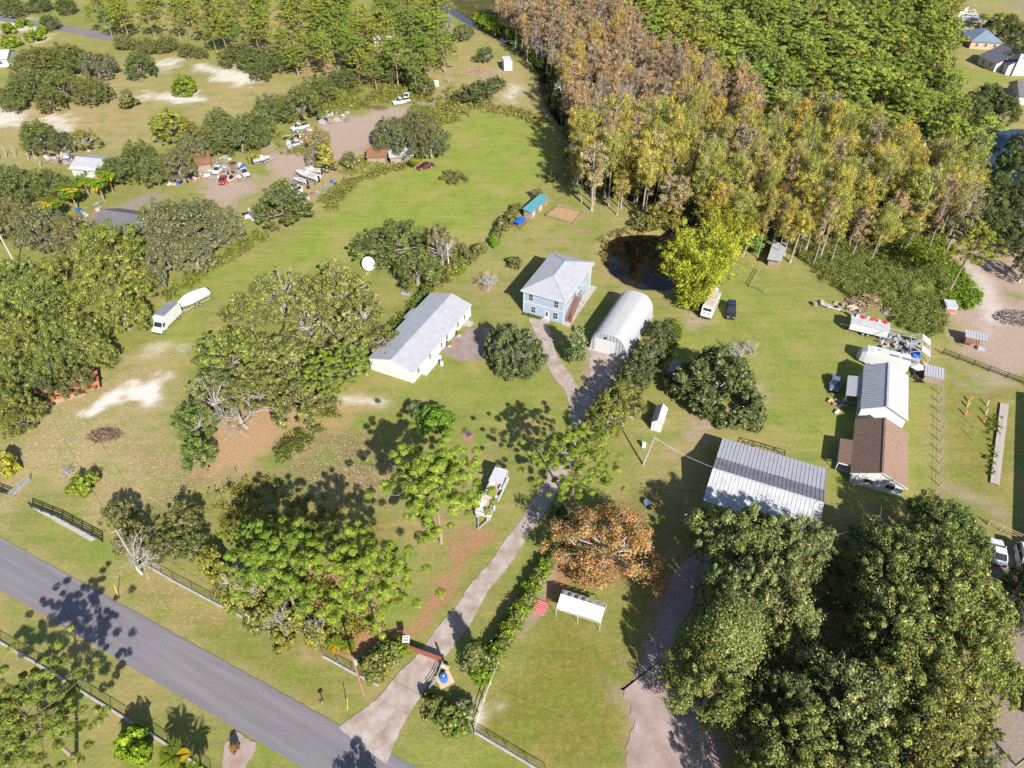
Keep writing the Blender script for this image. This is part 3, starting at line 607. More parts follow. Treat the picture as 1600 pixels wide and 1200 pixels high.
LIB = {}
LIB['oak'] = [make_oak(10+i, 8.5, 11.5, 230, 150, .165, cl=(.05, .20), r_lo=.5, limb_n=18, cvar=.32) for i in range(4)]                        # near, full size
LIB['oakmoss'] = [make_oak(30+i, 7.5, 10, 150, 130, .17, cl=(.06, .19), cols=[S(104, 110, 56), S(128, 126, 80), S(92, 100, 60), S(146, 138, 104)], moss=.16, limb_n=12) for i in range(2)]
LIB['oakopen'] = [make_oak(40+i, 6., 9.5, 84, 130, .16, moss=.08, r_lo=.6, cl=(.06, .20), limb_n=26, bark=M_dead, wts=(4, 4, 2, 2)) for i in range(3)]   # gaps, pale limbs
LIB['oaksmall'] = [make_oak(50+i, 4.2, 7., 120, 90, .14, cl=(.06, .22), limb_n=12, cvar=.32) for i in range(4)]
LIB['maple'] = [make_oak(60, 8., 11., 110, 170, .155, cl=(.11, .19), cols=[S(188, 142, 92), S(194, 128, 90), S(152, 140, 78), S(176, 154, 120), S(124, 128, 68)], wts=(3, 2.5, 3, 3, 2), r_lo=.5, limb_n=40, crown_lo=.22, bark=M_dead)]
LIB['pine'] = [make_pine(70+i) for i in range(4)]
LIB['pinebig'] = [make_pine(80+i, 6.0, 19, 40, 5, 120, .25, .48, puff=.66, asp=.12) for i in range(4)]
LIB['pinefar'] = [make_pine(90+i, 3.6, 16, 30, 4, 30, .34, .42, puff=.75, asp=.16) for i in range(4)]
LIB['cypress'] = [make_cypress(100+i, start=(.42, .5, .58)[i % 3], R=(2.7, 2.9, 2.5)[i % 3]) for i in range(6)]
LIB['cypressrust'] = [make_cypress(110+i, 2.4, 17, 42, 48, .18, .4, cols=[S(172, 146, 108), S(168, 148, 116), S(180, 154, 104), S(156, 142, 118)], wts=(3, 3, 2, 2), bare=.22) for i in range(4)]
LIB['bare'] = [make_bare(120+i, h=9., depth=4) for i in range(3)]
LIB['barebush'] = [make_bare(130, h=3.4, depth=4, tr=.07, spread=.8, start=.18, kids=4)]
LIB['shrub'] = [make_shrub(140+i) for i in range(4)]
LIB['shrublit'] = [make_shrub(150+i, cols=[S(122, 140, 52), S(142, 152, 60), S(98, 122, 50)], wts=(3, 2, 2)) for i in range(3)]
LIB['shrubyel'] = [make_shrub(156+i, cols=[S(156, 150, 68), S(138, 140, 66), S(120, 128, 60), S(170, 160, 108)], wts=(3, 3, 2, 1.5)) for i in range(2)]
LIB['dome'] = [make_oak(165+i, 5., 8.5, 190, 90, .2, r_lo=.8, cl=(.10, .17), crown_lo=.10, limb_n=10) for i in range(2)]
LIB['point'] = [make_cone(175, 6.5, 14, 300, 120, .155)]
LIB['pinetall'] = [make_pine(185+i, 5.6, 18, 34, 6, 130, .25, .62, puff=.68, asp=.12) for i in range(2)]
LIB['citrus'] = [make_oak(160+i, 2.8, 4.6, 40, 110, .2, cols=[S(104, 132, 48), S(126, 148, 58), S(82, 110, 46)], wts=(4, 3, 2), crown_lo=.22, cl=(.2, .3), limb_n=6) for i in range(2)]
LIB['cone'] = [make_cone(170+i) for i in range(2)]
LIB['palm'] = [make_palm(180+i) for i in range(3)]
LIB['bamboo'] = [make_bamboo(190)]

TREE_NAMES = {'oak': 'oak_tree', 'oakmoss': 'mossy_oak_tree', 'oakopen': 'oak_tree', 'oaksmall': 'oak_tree', 'maple': 'maple_tree', 'pine': 'pine_tree', 'pinebig': 'pine_tree', 'pinefar': 'pine_tree', 'pinetall': 'pine_tree', 'cypress': 'cypress_tree',
    'cypressrust': 'rusty_cypress_tree', 'bare': 'bare_tree', 'barebush': 'bare_shrub', 'shrub': 'shrub', 'shrublit': 'shrub', 'shrubyel': 'shrub', 'citrus': 'citrus_tree', 'cone': 'young_tree', 'dome': 'rounded_tree', 'point': 'oak_tree', 'palm': 'palm_tree', 'bamboo': 'bamboo_clump'}
def plant_xy(kind, x, y, R, h, label, group=None, tint=(1, 1, 1), var=None, cat=None, rz=None, tilt=0.):
    L = LIB[kind]; t = L[RND.randrange(len(L)) if var is None else var % len(L)]
    nm = TREE_NAMES[kind]; e = thing(nm, label, cat or ('shrub' if 'shrub' in nm else 'bamboo' if kind == 'bamboo' else 'tree'), (x, y, -.03), RND.random()*6.28 if rz is None else rz, group)
    s = R/t['R']; e.scale = (s, s, h/t['h'])
    if tilt: e.rotation_euler[0] = (RND.random()-.5)*tilt; e.rotation_euler[1] = (RND.random()-.5)*tilt
    k = 1+.16*(RND.random()-.5); hue = (RND.random()-.5)*.12
    tc = (tint[0]*k*(1+hue), tint[1]*k, tint[2]*k*(1-hue), 1)
    o = link(bpy.data.objects.new('trunk', t['trunk']), e)
    if t['crown']:
        c = link(bpy.data.objects.new('crown', t['crown']), e); c.color = tc
    return e
def plant(kind, cx, cy, wpx, h, label, group=None, tint=(1, 1, 1), **kw):
    """a tree whose crown is centred on photo pixel (cx, cy) and wpx wide there"""
    t = LIB[kind][0]; zc = h*t['zc']/t['h']; p = P(cx, cy, zc); R = wpx/2*mpp(cx, cy, zc)
    return plant_xy(kind, p.x, p.y, R, h, label, group, tint, **kw)
def scatter(poly_px, n, z=0., dmin=3., seed=1, xy=False):
    poly = poly_px if xy else gp(poly_px, z); p = np.array(poly); lo = p.min(0); hi = p.max(0); rr = np.random.default_rng(seed); out = []; cell = {}
    X = lo+(hi-lo)*rr.random((n*30, 2)); ok = sdf(poly, X[:, 0], X[:, 1]) > 0
    for x, y in X[ok]:
        c = (int(x//dmin), int(y//dmin))
        if any((x-a)**2+(y-b)**2 < dmin*dmin for i in (-1, 0, 1) for j in (-1, 0, 1) for a, b in cell.get((c[0]+i, c[1]+j), ())): continue
        cell.setdefault(c, []).append((x, y)); out.append((x, y))
        if len(out) >= n: break
    return out
GT = .9     # overall foliage level
for k_, ts in LIB.items():
    for t in ts:
        if t['crown']:
            a = t['crown'].attributes['Col']; n_ = len(a.data); buf = np.empty(n_*4, np.float32); a.data.foreach_get('color', buf); buf *= GT; a.data.foreach_set('color', buf)

def undergrowth(name, poly, n, label, cols, wts, hmax=1.4, leaf=.3, rad=.9, per=26, seed=5, z=0., holes=(), xy=False):
    """uncountable low growth: one mesh of leaf sprays"""
    rng = np.random.default_rng(seed); poly = poly if xy else gp(poly, z); p = np.array(poly); lo = p.min(0); hi = p.max(0)
    X = lo+(hi-lo)*rng.random((n*6, 2)); X = X[sdf(poly, X[:, 0], X[:, 1]) > (rng.random(len(X))*2.2-1.1 if hmax < 3 else 0)]; nz = fbm(X[:, 0], X[:, 1], 6, seed); k_ = nz > (.36 if hmax < 3 else 0); X = X[k_][:n]; nz = nz[k_][:n]
    hh = hmax*(.35+.9*nz)*(.6+.6*rng.random(len(X))); cc = np.concatenate([X, (hh*.5)[:, None]], 1); cr = rad*(.6+.7*rng.random(len(X)))
    pos, nrm, size, col = clumps_to_leaves(rng, cc, cr, per, leaf, cols, wts, flat=.8, up=.5, cvar=.3, inner=.2)
    pos[:, 2] = np.abs(pos[:, 2])*1.05+.03
    o = link(bpy.data.objects.new(name, leaf_mesh(name, pos, nrm, size, col*GT, .5, rng=rng))); tag(o, label, None, kind='stuff'); return o
# ------------------------------------------------------------------ planting
def pb(kind, bx, by, R, h, label, group=None, tint=(1, 1, 1), **kw):
    p = P(bx, by); return plant_xy(kind, p.x, p.y, R, h, label, group, tint, **kw)
def many(kind, lst, label, group, tint=(1, 1, 1), h=None):
    for q in lst: plant(kind, q[0], q[1], q[2], q[3] if len(q) > 3 else h, label, group, tint)
G1 = (1.12, 1.08, .9); DK = (.78, .84, .86); GREY = (1.0, .98, 1.15); OL = (1.05, 1.0, .95); BR = (1.28, 1.22, .85); YL = (1.55, 1.3, .8)
# -- big oaks of the lower right corner
RO = 'broad live oaks massed in the lower right corner'
for cx, cy, w_, h_, tn, lb in ((1165,842,165,12,OL,'live oak spilling over the near left corner of the metal-roofed house'),(1235,850,140,12,GREY,'live oak leaning on the white slope of the metal-roofed house'),(1150,925,120,12,GREY,'live oak just above the pointed dark oak by the track'),
        (1215,930,150,13,GREY,'grey-green live oak right of the pointed dark oak'),(1400,885,170,12,DK,'wide dark live oak below the brown-roofed house'),(1480,835,150,11,(.8,.86,.8),'topmost live oak, at the foot of the paddock fence'),
        (1490,930,200,13,OL,'broad olive live oak left of the parked white cars'),(1405,985,180,13,OL,'broad live oak in the middle of the lower right mass'),(1525,1030,150,12,G1,'live oak reaching out over the parking at the right edge'),
        (1440,1075,200,13,OL,'live oak below the middle of the lower right mass'),(1340,1105,190,13,GREY,'greyish live oak low in the lower right mass'),(1250,1160,170,12,OL,'live oak at the bottom edge nearest the dirt track'),(1440,1165,190,13,OL,'live oak at the bottom edge left of the orange kayak'),
        (1345,1210,190,12,OL,'live oak cut by the bottom edge in the middle of the mass'),(1190,1225,120,10,OL,'small live oak cut by the bottom edge beside the track'),(1235,1095,110,10,DK,'dark live oak right of the oak overhanging the track'),(1530,1225,130,9,GREY,'low grey oak cut by the bottom edge right of the kayak')):
    plant('oak', cx, cy, w_, h_, lb, RO, (tn[0]*1.35, tn[1]*1.42, tn[2]*1.3))
plant('point', 1135, 1005, 150, 14, 'pointed dark green oak standing left of the lower right oak mass, beside the dirt track', tint=(1.2, 1.26, 1.1))
plant('oak', 1118, 1060, 150, 11, 'rounded olive oak overhanging the right edge of the dirt track', tint=(1.3, 1.34, 1.15))
plant('dome', 1128, 588, 142, 10, 'wide dark oak standing alone in the yard behind the small white shed', tint=(.8, .88, .95))
# -- centre of the property
plant('dome', 803, 537, 90, 8.8, 'large rounded grey-green tree between the paved yard and the driveway', tint=(.88, .95, 1.1), var=0)
pb('cone', 898, 562, 2.3, 8.2, 'small pointed tree on the lawn left of the arched metal shed', tint=(.85, .95, 1.0))
pb('maple', 945, 882, 7.9, 11.5, 'rust-orange maple with pale branches beside the driveway')
pb('pinetall', 690, 848, 6.2, 16.5, 'bright green pine leaning over the pontoon boat', tint=(1.08, 1.12, .95), var=1)
pb('pinetall', 597, 1000, 5.2, 18, 'tall pine with a bare lower trunk just left of the red gate', tint=(1.0, 1.1, .95), var=0)
pb('pinetall', 466, 962, 5.0, 15.5, 'broad pine among scrub behind the roadside fence', tint=(.98, 1.1, .95), var=1)
pb('pinebig', 418, 905, 2.2, 12, 'slender dark pine standing left of the broad roadside pines', tint=(.8, .98, 1.1), var=3)
pb('pinebig', 893, 792, 5.2, 14.5, 'pine overhanging the bend of the gravel driveway', tint=(1.12, 1.1, .95), var=3)
pb('pinebig', 528, 636, 3.8, 11.5, 'single pine with a straight bare trunk near the front of the long house', tint=(.92, 1.0, .88), var=1)
plant('oaksmall', 968, 622, 78, 7.5, 'yellow-green broad tree right of the driveway bend', tint=BR, var=1)
plant('oaksmall', 1003, 572, 52, 6.5, 'dark small tree right of the arched shed apron', tint=DK, var=2)
plant('oaksmall', 1018, 545, 48, 6, 'grey-green small tree by the right side of the arched shed', tint=(.9, 1, 1.1), var=3)
plant('oaksmall', 1035, 515, 46, 5.5, 'small dull green tree between the arched shed and the parked camper', tint=(.9, .95, 1), var=0)
plant('citrus', 683, 650, 60, 4.6, 'bright green rounded citrus tree on the front lawn', tint=(1.05, 1.08, 1))
plant('shrub', 646, 636, 30, 3, 'small grey-green shrub against the bright citrus tree', tint=(.9, 1.05, 1.3))
plant('shrub', 805, 406, 28, 2.4, 'round clipped bush left of the blue house', tint=(.95, .95, .9))
plant('shrub', 654, 465, 14, 1.7, 'left of two small round bushes behind the long house', tint=(.7, .95, .9)); plant('shrub', 661, 455, 16, 2.0, 'right of two small round bushes behind the long house', tint=(.7, .95, .9))
pb('barebush', 763, 452, 3.6, 4.2, 'leafless grey bush with spreading twigs left of the blue house')
pb('bamboo', 1080, 474, 9.4, 20, 'tall yellow-green bamboo clump behind the white camper', tint=(1.3, 1.24, .9))
pb('bamboo', 1130, 395, 6.5, 13, 'shorter bamboo clump behind the tall one, by the wood edge', tint=(1.1, 1.05, .9))
plant('citrus', 1173, 368, 54, 5, 'dense bright green bush left of the small tin shed', tint=(.95, 1.05, 1))
plant('oaksmall', 1040, 330, 62, 7, 'yellowish willow at the far bank of the pond', tint=YL, var=0)
plant('oaksmall', 1010, 345, 40, 4, 'low yellow-green willow on the far bank of the pond', tint=(1.4, 1.2, .8), var=1)
pb('barebush', 1150, 560, 3.2, 3.6, 'bare pale shrub behind the lone dark oak'); pb('barebush', 1172, 552, 2.4, 3.0, 'smaller bare pale shrub right behind the lone dark oak')
for cx, cy, w_, h_, tn, lb in ((985,592,62,7.5,DK,'dark tree below the apron of the arched shed'),(948,648,58,7,(1.35,1.3,.9),'yellow-green tree touching the right edge of the driveway'),(930,672,44,6.5,(1.2,1.2,.9),'small light green tree at the driveway bend'),(872,805,40,5,DK,'dark low tree on the right verge under the driveway pine'),(868,850,36,4,DK,'dark low tree at the top end of the hedge')):
    plant('oaksmall', cx, cy, w_, h_, lb, tint=tn)
# grove left of the long house
GR = 'oaks of the grove left of the long white house'
GL = ('tall oak at the back left of the grove, trunk fork showing','tall oak at the very back of the grove','oak behind the middle of the grove','left rear oak of the grove facing the wrapped boat','oak on the left flank of the grove','wide oak in the centre of the grove','oak of the grove left of the satellite dish','rightmost tall oak of the grove near the dish','oak just behind the bleached dead tree','grey open oak on the left of the bleached dead tree','oak right of the bleached dead tree','small bright oak at the front right of the grove','low green oak at the front left tip of the grove','lowest green oak at the front left tip of the grove','small oak between the grove and the long house')
for i, (cx, cy, w_, h_, tn) in enumerate(((430,452,112,11,G1),(525,440,112,11.5,G1),(480,492,110,11,OL),(385,480,90,9,G1),(355,545,105,10,(1.1,1.15,.85)),(440,560,130,10,OL),(535,520,100,10.5,OL),(563,480,80,9,G1),(400,600,90,9,OL),(330,610,90,9,GREY),(470,620,90,8,OL),(545,560,70,8,(1.0,1.15,.85)),(300,655,70,7,(.95,1.08,.8)),(305,705,60,6,(.9,1.05,.8)),(590,520,60,7,OL))):
    plant('oakopen' if i in (0, 1, 2, 6, 7, 9) else 'oaksmall', cx, cy, w_, h_, GL[i], GR, (tn[0]*1.12, tn[1]*1.18, tn[2]*1.05))
plant('oaksmall', 615, 372, 112, 9.5, 'dark dense oak in the field edge behind the long house', tint=(.8, .9, .8), var=1)
plant('oaksmall', 650, 415, 85, 8, 'oak joining the dark dense oak behind the long house', tint=(.88, .95, .85), var=2)
pb('bare', 692, 424, 3.4, 10, 'half-dead tree with bare white limbs behind the long house'); plant('oakopen', 688, 372, 52, 10, 'thin olive crown around the bare white limbs behind the long house', tint=OL)
plant('oaksmall', 440, 312, 105, 9.5, 'rounded dark oak at the left edge of the green field', tint=(.9, .98, .9), var=3)
plant('oaksmall', 118, 590, 56, 6.5, 'small oak standing across the orange-red roof', tint=OL); plant('oaksmall', 70, 600, 44, 6, 'small oak at the left part of the orange-red roof', tint=DK)
# dead fallen tree
pb('bare', 386, 668, 5.6, 7.5, 'bleached dead tree with radiating limbs in the left field', tint=(1, 1, 1), tilt=.3)
pb('bare', 222, 896, 3.6, 7.5, 'bare grey tree beside the roadside utility pole', var=1); pb('bare', 402, 940, 2.6, 7, 'bare whitish tree in the roadside scrub left of the broad pine', var=2)
pb('bare', 372, 925, 2.4, 6.5, 'bare twiggy tree in the yellowish roadside scrub', var=0); pb('bare', 445, 985, 2.6, 6.5, 'bare whitish tree below the broad pine', var=1); pb('bare', 505, 1000, 2.0, 5.5, 'bare twiggy tree by the roadside fence left of the utility pole', var=0)
# left edge cluster
LG = 'oaks of the dense wood along the left edge'
for cx, cy, w_, h_, lb in ((165,378,112,11.5,'bright oak below the grey-roofed house at left'),(168,432,116,11.5,'bright oak with its shadow edge on the field strip'),(95,425,105,11,'oak left of the brightest ones in the left wood'),(60,455,108,11,'oak in the middle of the left wood'),(185,478,85,9.5,'oak standing next to the box truck'),(40,520,105,10.5,'oak near the left edge above the orange roof'),(105,520,95,10,'oak directly above the orange-red roof'),(150,545,62,7,'small oak at the right end of the orange-red roof'),(80,560,75,9,'oak overhanging the orange-red roof'),(15,585,80,9,'oak at the left edge beside the orange-red roof'),(20,430,90,10,'oak at the left edge beside the leaning pale pole'),(25,640,70,8,'oak below the orange-red roof at the left edge'),(-10,500,90,10,'oak half cut by the left edge'),(-20,620,90,9,'lowest oak cut by the left edge')):
    plant('oak', cx, cy, w_, h_, lb, LG, (1.5, 1.48, .95) if cx > 120 else (1.25, 1.32, .95))
many('oakmoss', [(60,345,95,10),(115,360,80,9.5),(20,335,90,10),(292,345,130,11),(250,335,85,10),(345,345,75,9),(255,388,70,9),(300,390,80,8),(235,425,42,7)], 'grey mossy oak in the belt across the left side', 'grey moss-hung oaks across the left side', (1.22, 1.18, 1.25))
many('oak', [(25,285,90,10),(75,285,70,9),(215,240,62,9),(240,262,50,8),(180,262,60,8),(-15,275,80,10)], 'dark oak below the sandy clearing at left', 'dark oaks below the sandy clearing', (.92, 1, .9))
many('oakmoss', [(275,250,66,9),(300,225,60,9)], 'pale mossy oak beside the rusty junk shack', 'pale mossy oaks beside the junk shack', (1.1, 1.08, 1.1))
plant('oaksmall', 262, 192, 66, 9.5, 'lime-yellow tree above the junk shack', tint=(1.75, 1.6, .7), var=0); plant('oaksmall', 300, 205, 44, 7, 'yellowish tree right of the lime-yellow one', tint=(1.4, 1.25, .8), var=1)
many('oak', [(340,190,62,9),(372,205,72,10),(335,215,50,8),(400,190,60,9),(425,165,62,9),(470,155,74,10),(495,135,60,9),(405,208,40,7)], 'oak in the belt between clearing and junk yard', 'oaks between the clearing and the junk yard', (.98, 1.02, .9))
plant('shrubyel', 397, 240, 26, 3.5, 'yellow-leaved small tree at the edge of the junk yard')
many('oak', [(60,92,78,11),(100,88,70,11),(42,128,70,10),(95,128,70,10),(140,138,54,9),(75,150,50,8),(15,150,46,8)], 'oak in the dark clump left of the clearing', 'oaks of the clump left of the clearing', (.98, 1.02, .85))
plant('oakmoss', 152, 98, 60, 9, 'grey half-bare oak at the right end of the dark clump', tint=GREY); pb('bare', 158, 124, 3.6, 9, 'bare grey tree against the dark oak clump')
plant('oak', 217, 96, 54, 9, 'tall dark oak at the left edge of the clearing', tint=(.8, .95, .85))
plant('dome', 286, 129, 40, 6, 'lime-green round tree alone in the clearing', tint=(1.25, 1.5, .55))
plant('cone', 200, 155, 34, 5.5, 'grey weeping small tree on the sandy ground', tint=(1.3, 1.15, 1.1))
plant('oak', 56, 207, 68, 9, 'rounded oak at the foot of the sandy ground', tint=(.95, 1, .85)); plant('oakopen', 130, 214, 46, 7, 'yellowish thin tree below the sandy ground', tint=BR); plant('oakmoss', 95, 218, 44, 6, 'grey low tree below the sandy ground', tint=DK)
many('oak', [(195,62,36,6),(228,68,36,6),(258,66,40,6),(292,76,34,5),(312,80,26,4)], 'bushy tree in the row along the far road', 'bushy trees along the far road', (1.1, 1.1, .95))
many('oak', [(372,82,60,8),(402,88,60,8),(432,90,52,8),(405,108,40,6)], 'dark oak at the upper right edge of the clearing', 'dark oaks at the upper edge of the clearing', (.85, .95, .85))
many('shrublit', [(34,32,22,4),(52,52,26,5),(64,42,18,4),(14,60,30,5),(10,40,24,5)], 'small bright tree by the far road at the left edge', 'small trees by the far road', (1, 1, .9))
plant('oak', 75, 32, 34, 6, 'flat dark tree shading the far road', tint=DK); many('oak', [(15,8,46,8),(60,2,40,7),(100,6,36,7)], 'tree beyond the far road at the upper left', 'trees beyond the far road', (.8, .92, .9))
# junk yard trees
many('oakmoss', [(608,200,62,9),(648,190,60,9.5),(672,215,62,9.5),(632,222,52,8),(600,225,36,6)], 'grey-olive oak in the clump behind the maroon car', 'oaks of the clump behind the maroon car', (.92, .95, .95))
plant('cone', 508, 246, 36, 8.5, 'yellow-green columnar tree beside the white boats', tint=(1.7, 1.4, .8)); plant('oakopen', 498, 212, 36, 7.5, 'thin golden tree in the middle of the junk yard', tint=(1.7, 1.35, 1)); plant('oakopen', 486, 240, 22, 6, 'brown thin tree beside the yellow-green column', tint=(1.4, 1.1, 1.2))
plant('shrub', 548, 247, 30, 4.5, 'rounded bush left of the rusty sheds', tint=OL)
plant('palm', 648, 250, 22, 3.5, 'banana-like plant beside the maroon car', tint=(1.2, 1.3, .9))
many('oaksmall', [(735,142,44,6),(752,138,50,6.5),(720,148,30,4),(775,128,34,5)], 'bushy tree in the thicket at the top of the green field', 'bushy trees at the top of the green field', DK)
plant('oaksmall', 757, 82, 30, 6, 'small round tree on the canal bank', tint=(.85, .95, .9)); plant('oakmoss', 722, 46, 36, 7, 'pale tree beside the far dark shed', tint=(1.15, 1.15, 1)); plant('bare', 700, 118, 14, 4, 'grey bare bush near the small white tank')
many('oak', [(640,108,56,7),(662,130,46,6),(610,110,44,7),(535,118,52,6.5),(555,95,40,7)], 'green tree along the lower edge of the far pine wood', 'trees along the lower edge of the far pines', (1, 1.02, .85))
many('shrub', [(700,268,18,1.6),(716,270,18,1.7),(707,282,22,1.4),(692,276,14,1.3),(724,278,16,1.3)], 'shrub in the round overgrown patch on the green field', 'shrubs of the round overgrown patch', OL)
plant('palm', 75, 318, 44, 7, 'palm with yellow hanging fronds in the left wood', tint=(1.6, 1.4, .8)); many('palm', [(108,296,40,7),(150,282,38,7),(128,278,32,6),(165,270,34,7)], 'green palm near the white-roofed barn at left', 'palms near the white-roofed barn', (1.35, 1.35, .8))
# hedge line between field and yard
many('shrub', [(712,405,30,3.5),(735,398,26,3),(722,385,22,2.8),(748,384,24,3),(700,420,22,2.5),(784,350,26,3),(792,340,24,3),(808,322,22,2.4),(800,330,20,2.2),(838,300,22,2.6),(862,274,20,2.6),(776,362,18,2.4)], 'shrub in the hedge line between field and yard', 'shrubs of the hedge line', OL)
plant('shrublit', 772, 373, 20, 3, 'bright green round bush in the hedge line', tint=(.9, 1.15, .8)); many('shrublit', [(700,408,16,1.6),(712,422,20,1.8),(722,418,14,1.5)], 'yellow-green low bush by the back utility pole', 'low bushes by the back utility pole')
# roadside scrub
SC = 'scrub trees behind the roadside fence'
many('oaksmall', [(182,800,52,5.5),(205,835,60,6),(285,812,72,6),(260,850,60,5),(300,850,50,5)], 'small oak in the scrub behind the roadside fence', SC, (1.02, 1, .95))
many('shrubyel', [(328,868,46,5),(345,895,46,4.5),(382,905,52,5.5),(400,930,44,4),(430,950,56,5.5),(462,960,50,5),(360,930,40,3),(440,990,46,3.5),(488,985,36,4)], 'yellowish bush in the scrub behind the roadside fence', 'yellowish bushes behind the roadside fence', (1, 1, .95))
many('shrub', [(350,915,34,3),(420,905,50,4.5),(395,965,40,3),(455,920,60,5),(530,960,50,3.5)], 'green bush in the scrub behind the roadside fence', 'green bushes behind the roadside fence', G1)
plant('shrublit', 128, 752, 46, 3.2, 'yellow-green bush alone in the left field by the open gate', tint=(1.1, 1, .9)); pb('barebush', 106, 742, 1.8, 1.8, 'white dead branches beside the yellow-green bush by the open gate')
plant('shrubyel', 5, 718, 40, 3.5, 'bright yellow bush at the left edge above the open gate', tint=(1.2, 1.1, .7))
many('palm', [(525,1008,34,1.6),(545,1010,26,1.3)], 'low palmetto on the pine straw by the roadside fence', 'palmettos by the roadside fence', (1.25, 1.2, .8))
many('shrub', [(575,1038,50,2.6),(596,1020,44,2.6),(612,1012,36,2.4),(590,1045,40,2.2)], 'green bush between the utility pole and the red gate', 'bushes beside the red gate', G1)
plant('shrublit', 622, 1005, 36, 2.2, 'yellowish bush under the solar panel at the gate', tint=(1.15, 1.05, .8))
# hedge along the drive
pb('cone', 742, 1040, 1.9, 5.5, 'dark young tree at the lower end of the hedge', tint=(.9, .95, .8))
for i in range(17):
    t = i/16; plant('shrub' if i % 3 else 'shrublit', 752+(858-752)*t, 1052+(872-1052)*t, 34-6*t, 2.6-.5*t, 'dark leafy shrub in the hedge beside the white fence', 'shrubs of the hedge beside the white fence', (.95, 1.05, .75))
for cx, cy, w_, tn, lb in ((672,1098,40,(1.1,1.1,.9),'spiky yellow-green shrub at the right side of the driveway mouth'), (700,1112,46,(.9,1.1,.8),'deep green shrub between the gate plants and the fence corner'), (726,1108,42,(1.2,1.2,1.5),'silvery shrub at the fence corner below the hedge'), (715,1128,50,(1.0,1.15,.7),'low spreading green shrub below the silvery one')):
    plant('shrub', cx, cy, w_, 2.4, lb, tint=tn)
# bottom left
plant('pinebig', 52, 1125, 168, 15, 'broad mossy pine behind the wire fence at the lower left corner', tint=(.95, .9, 1.05), var=0); plant('shrublit', 200, 1160, 62, 4.5, 'lime-green shrub by the wire fence at the bottom edge', tint=(1.1, 1.15, .7))
many('palm', [(272,1182,56,5),(300,1210,50,5.5)], 'yellow-green palm at the bottom edge near the road', 'palms at the bottom edge', (1.3, 1.2, .7)); pb('cone', 368, 1172, .7, 1.6, 'small dead brown shrub on the sandy driveway stub', tint=(1.5, .8, .9))
pb('oaksmall', 590, 1330, 3.6, 8, 'tree standing just below the bottom edge, its shadow on the road')
plant('oak', 1640, 930, 130, 11, 'oak standing beyond the right edge by the parked cars', tint=OL)
# -- right edge, horse yard
pb('pine', 1483, 456, 3.9, 15.5, 'tall lone pine with a long bare trunk beside the sand yard', tint=(1.1, .95, .9), var=0)
many('oak', [(1545,330,90,11),(1590,320,90,12),(1600,370,60,8),(1620,300,80,11)], 'dark tree over the shaded corner of the sand yard', 'trees over the shaded sand yard', DK)
pb('bare', 1580, 392, 3, 9, 'thin grey tree at the right edge of the sand yard', var=1); pb('oakopen', 1592, 440, 3.2, 9, 'thin tree on the sand yard at the right edge', tint=DK)
many('oak', [(1520,165,60,9),(1545,150,62,10),(1570,165,60,9),(1590,50,56,9),(1605,85,50,9),(1555,35,26,6),(1580,30,24,6)], 'tree among the houses at the upper right', 'trees among the upper right houses', (.8, .92, .9))
many('palm', [(1562,22,22,7),(1540,24,22,7)], 'palm in front of the upper right houses', 'palms by the upper right houses', (.9, 1.1, .9))
many('oak', [(1590,250,60,10),(1600,222,40,8),(1560,290,54,9),(1525,300,60,10)], 'tree on the near shore of the lake', 'trees round the lake', (.85, .98, .9))

# -- the wood behind the pond: cypress in front, pines behind.  outlines are given at crown height
WOOD_GOLD = [(892,205),(915,190),(960,182),(1050,165),(1130,160),(1210,160),(1300,185),(1400,212),(1500,250),(1545,275),(1530,330),(1440,325),(1330,345),(1240,335),(1180,325),(1120,300),(1060,286),(985,272),(945,264),(908,250)]
WOOD_RUST = [(765,-15),(960,-15),(1000,40),(1060,75),(1120,90),(1190,140),(1200,165),(1050,170),(960,185),(905,195),(895,160),(885,105),(845,55),(798,18)]
WOOD_PINE = [(965,-30),(1500,-30),(1480,120),(1540,190),(1530,245),(1400,205),(1300,178),(1215,150),(1120,85),(1060,68),(1005,35)]
goldpts = sorted(scatter(WOOD_GOLD, 330, 12, 2.7, 3), key=lambda q: q[1])
for i, (x, y) in enumerate(goldpts):
    f = RND.random(); side = x > 70
    q_ = RND.random(); tn = (1.15, 1.18, 1.08) if q_ < .45 else (.84, 1.02, .95) if q_ < .72 else (1.22, 1.1, 1.0) if q_ < .85 else (1.05, 1.04, 1.25)
    lb = 'golden cypress with a bare trunk in the front row at the bramble field' if i < 40 and x > 55 else 'golden cypress with a bare trunk in the front row behind the pond' if i < 40 else 'golden cypress inside the stand, right half' if x > 60 else 'golden cypress inside the stand, left half'
    gn = 'front row cypresses at the bramble field' if i < 40 and x > 55 else 'front row cypresses behind the pond' if i < 40 else 'cypresses inside the stand, right half' if x > 60 else 'cypresses inside the stand, left half'
    plant_xy('cypress' if f < .78 else 'cypressrust', x, y, 1.4+1.9*RND.random()**1.5, 9+10*RND.random(), lb, gn, tn, tilt=.12)
for x, y in scatter(WOOD_GOLD, 60, 8, 6, 77): plant_xy('oaksmall', x, y, 2.6+1.6*RND.random(), 8+4*RND.random(), 'dark green broadleaf tree among the golden cypresses', 'green trees among the golden cypresses', (.8, .92, .8))
rustpts = sorted(scatter(WOOD_RUST, 230, 13, 4.0, 5), key=lambda q: q[1])
for i, (x, y) in enumerate(rustpts):
    f = RND.random()
    plant_xy('cypressrust' if f < .72 else 'bare' if f < .88 else 'cypress', x, y, 1.5+1.9*RND.random()**1.5, 11+8*RND.random(), 'rust-brown thinning cypress in the far band of the wood', 'rust-brown cypresses of the far band', (1.08, 1.05, 1.08) if f < .3 else (.9, .92, 1.0) if f < .5 else (1.22, 1.06, .95), tilt=.08)
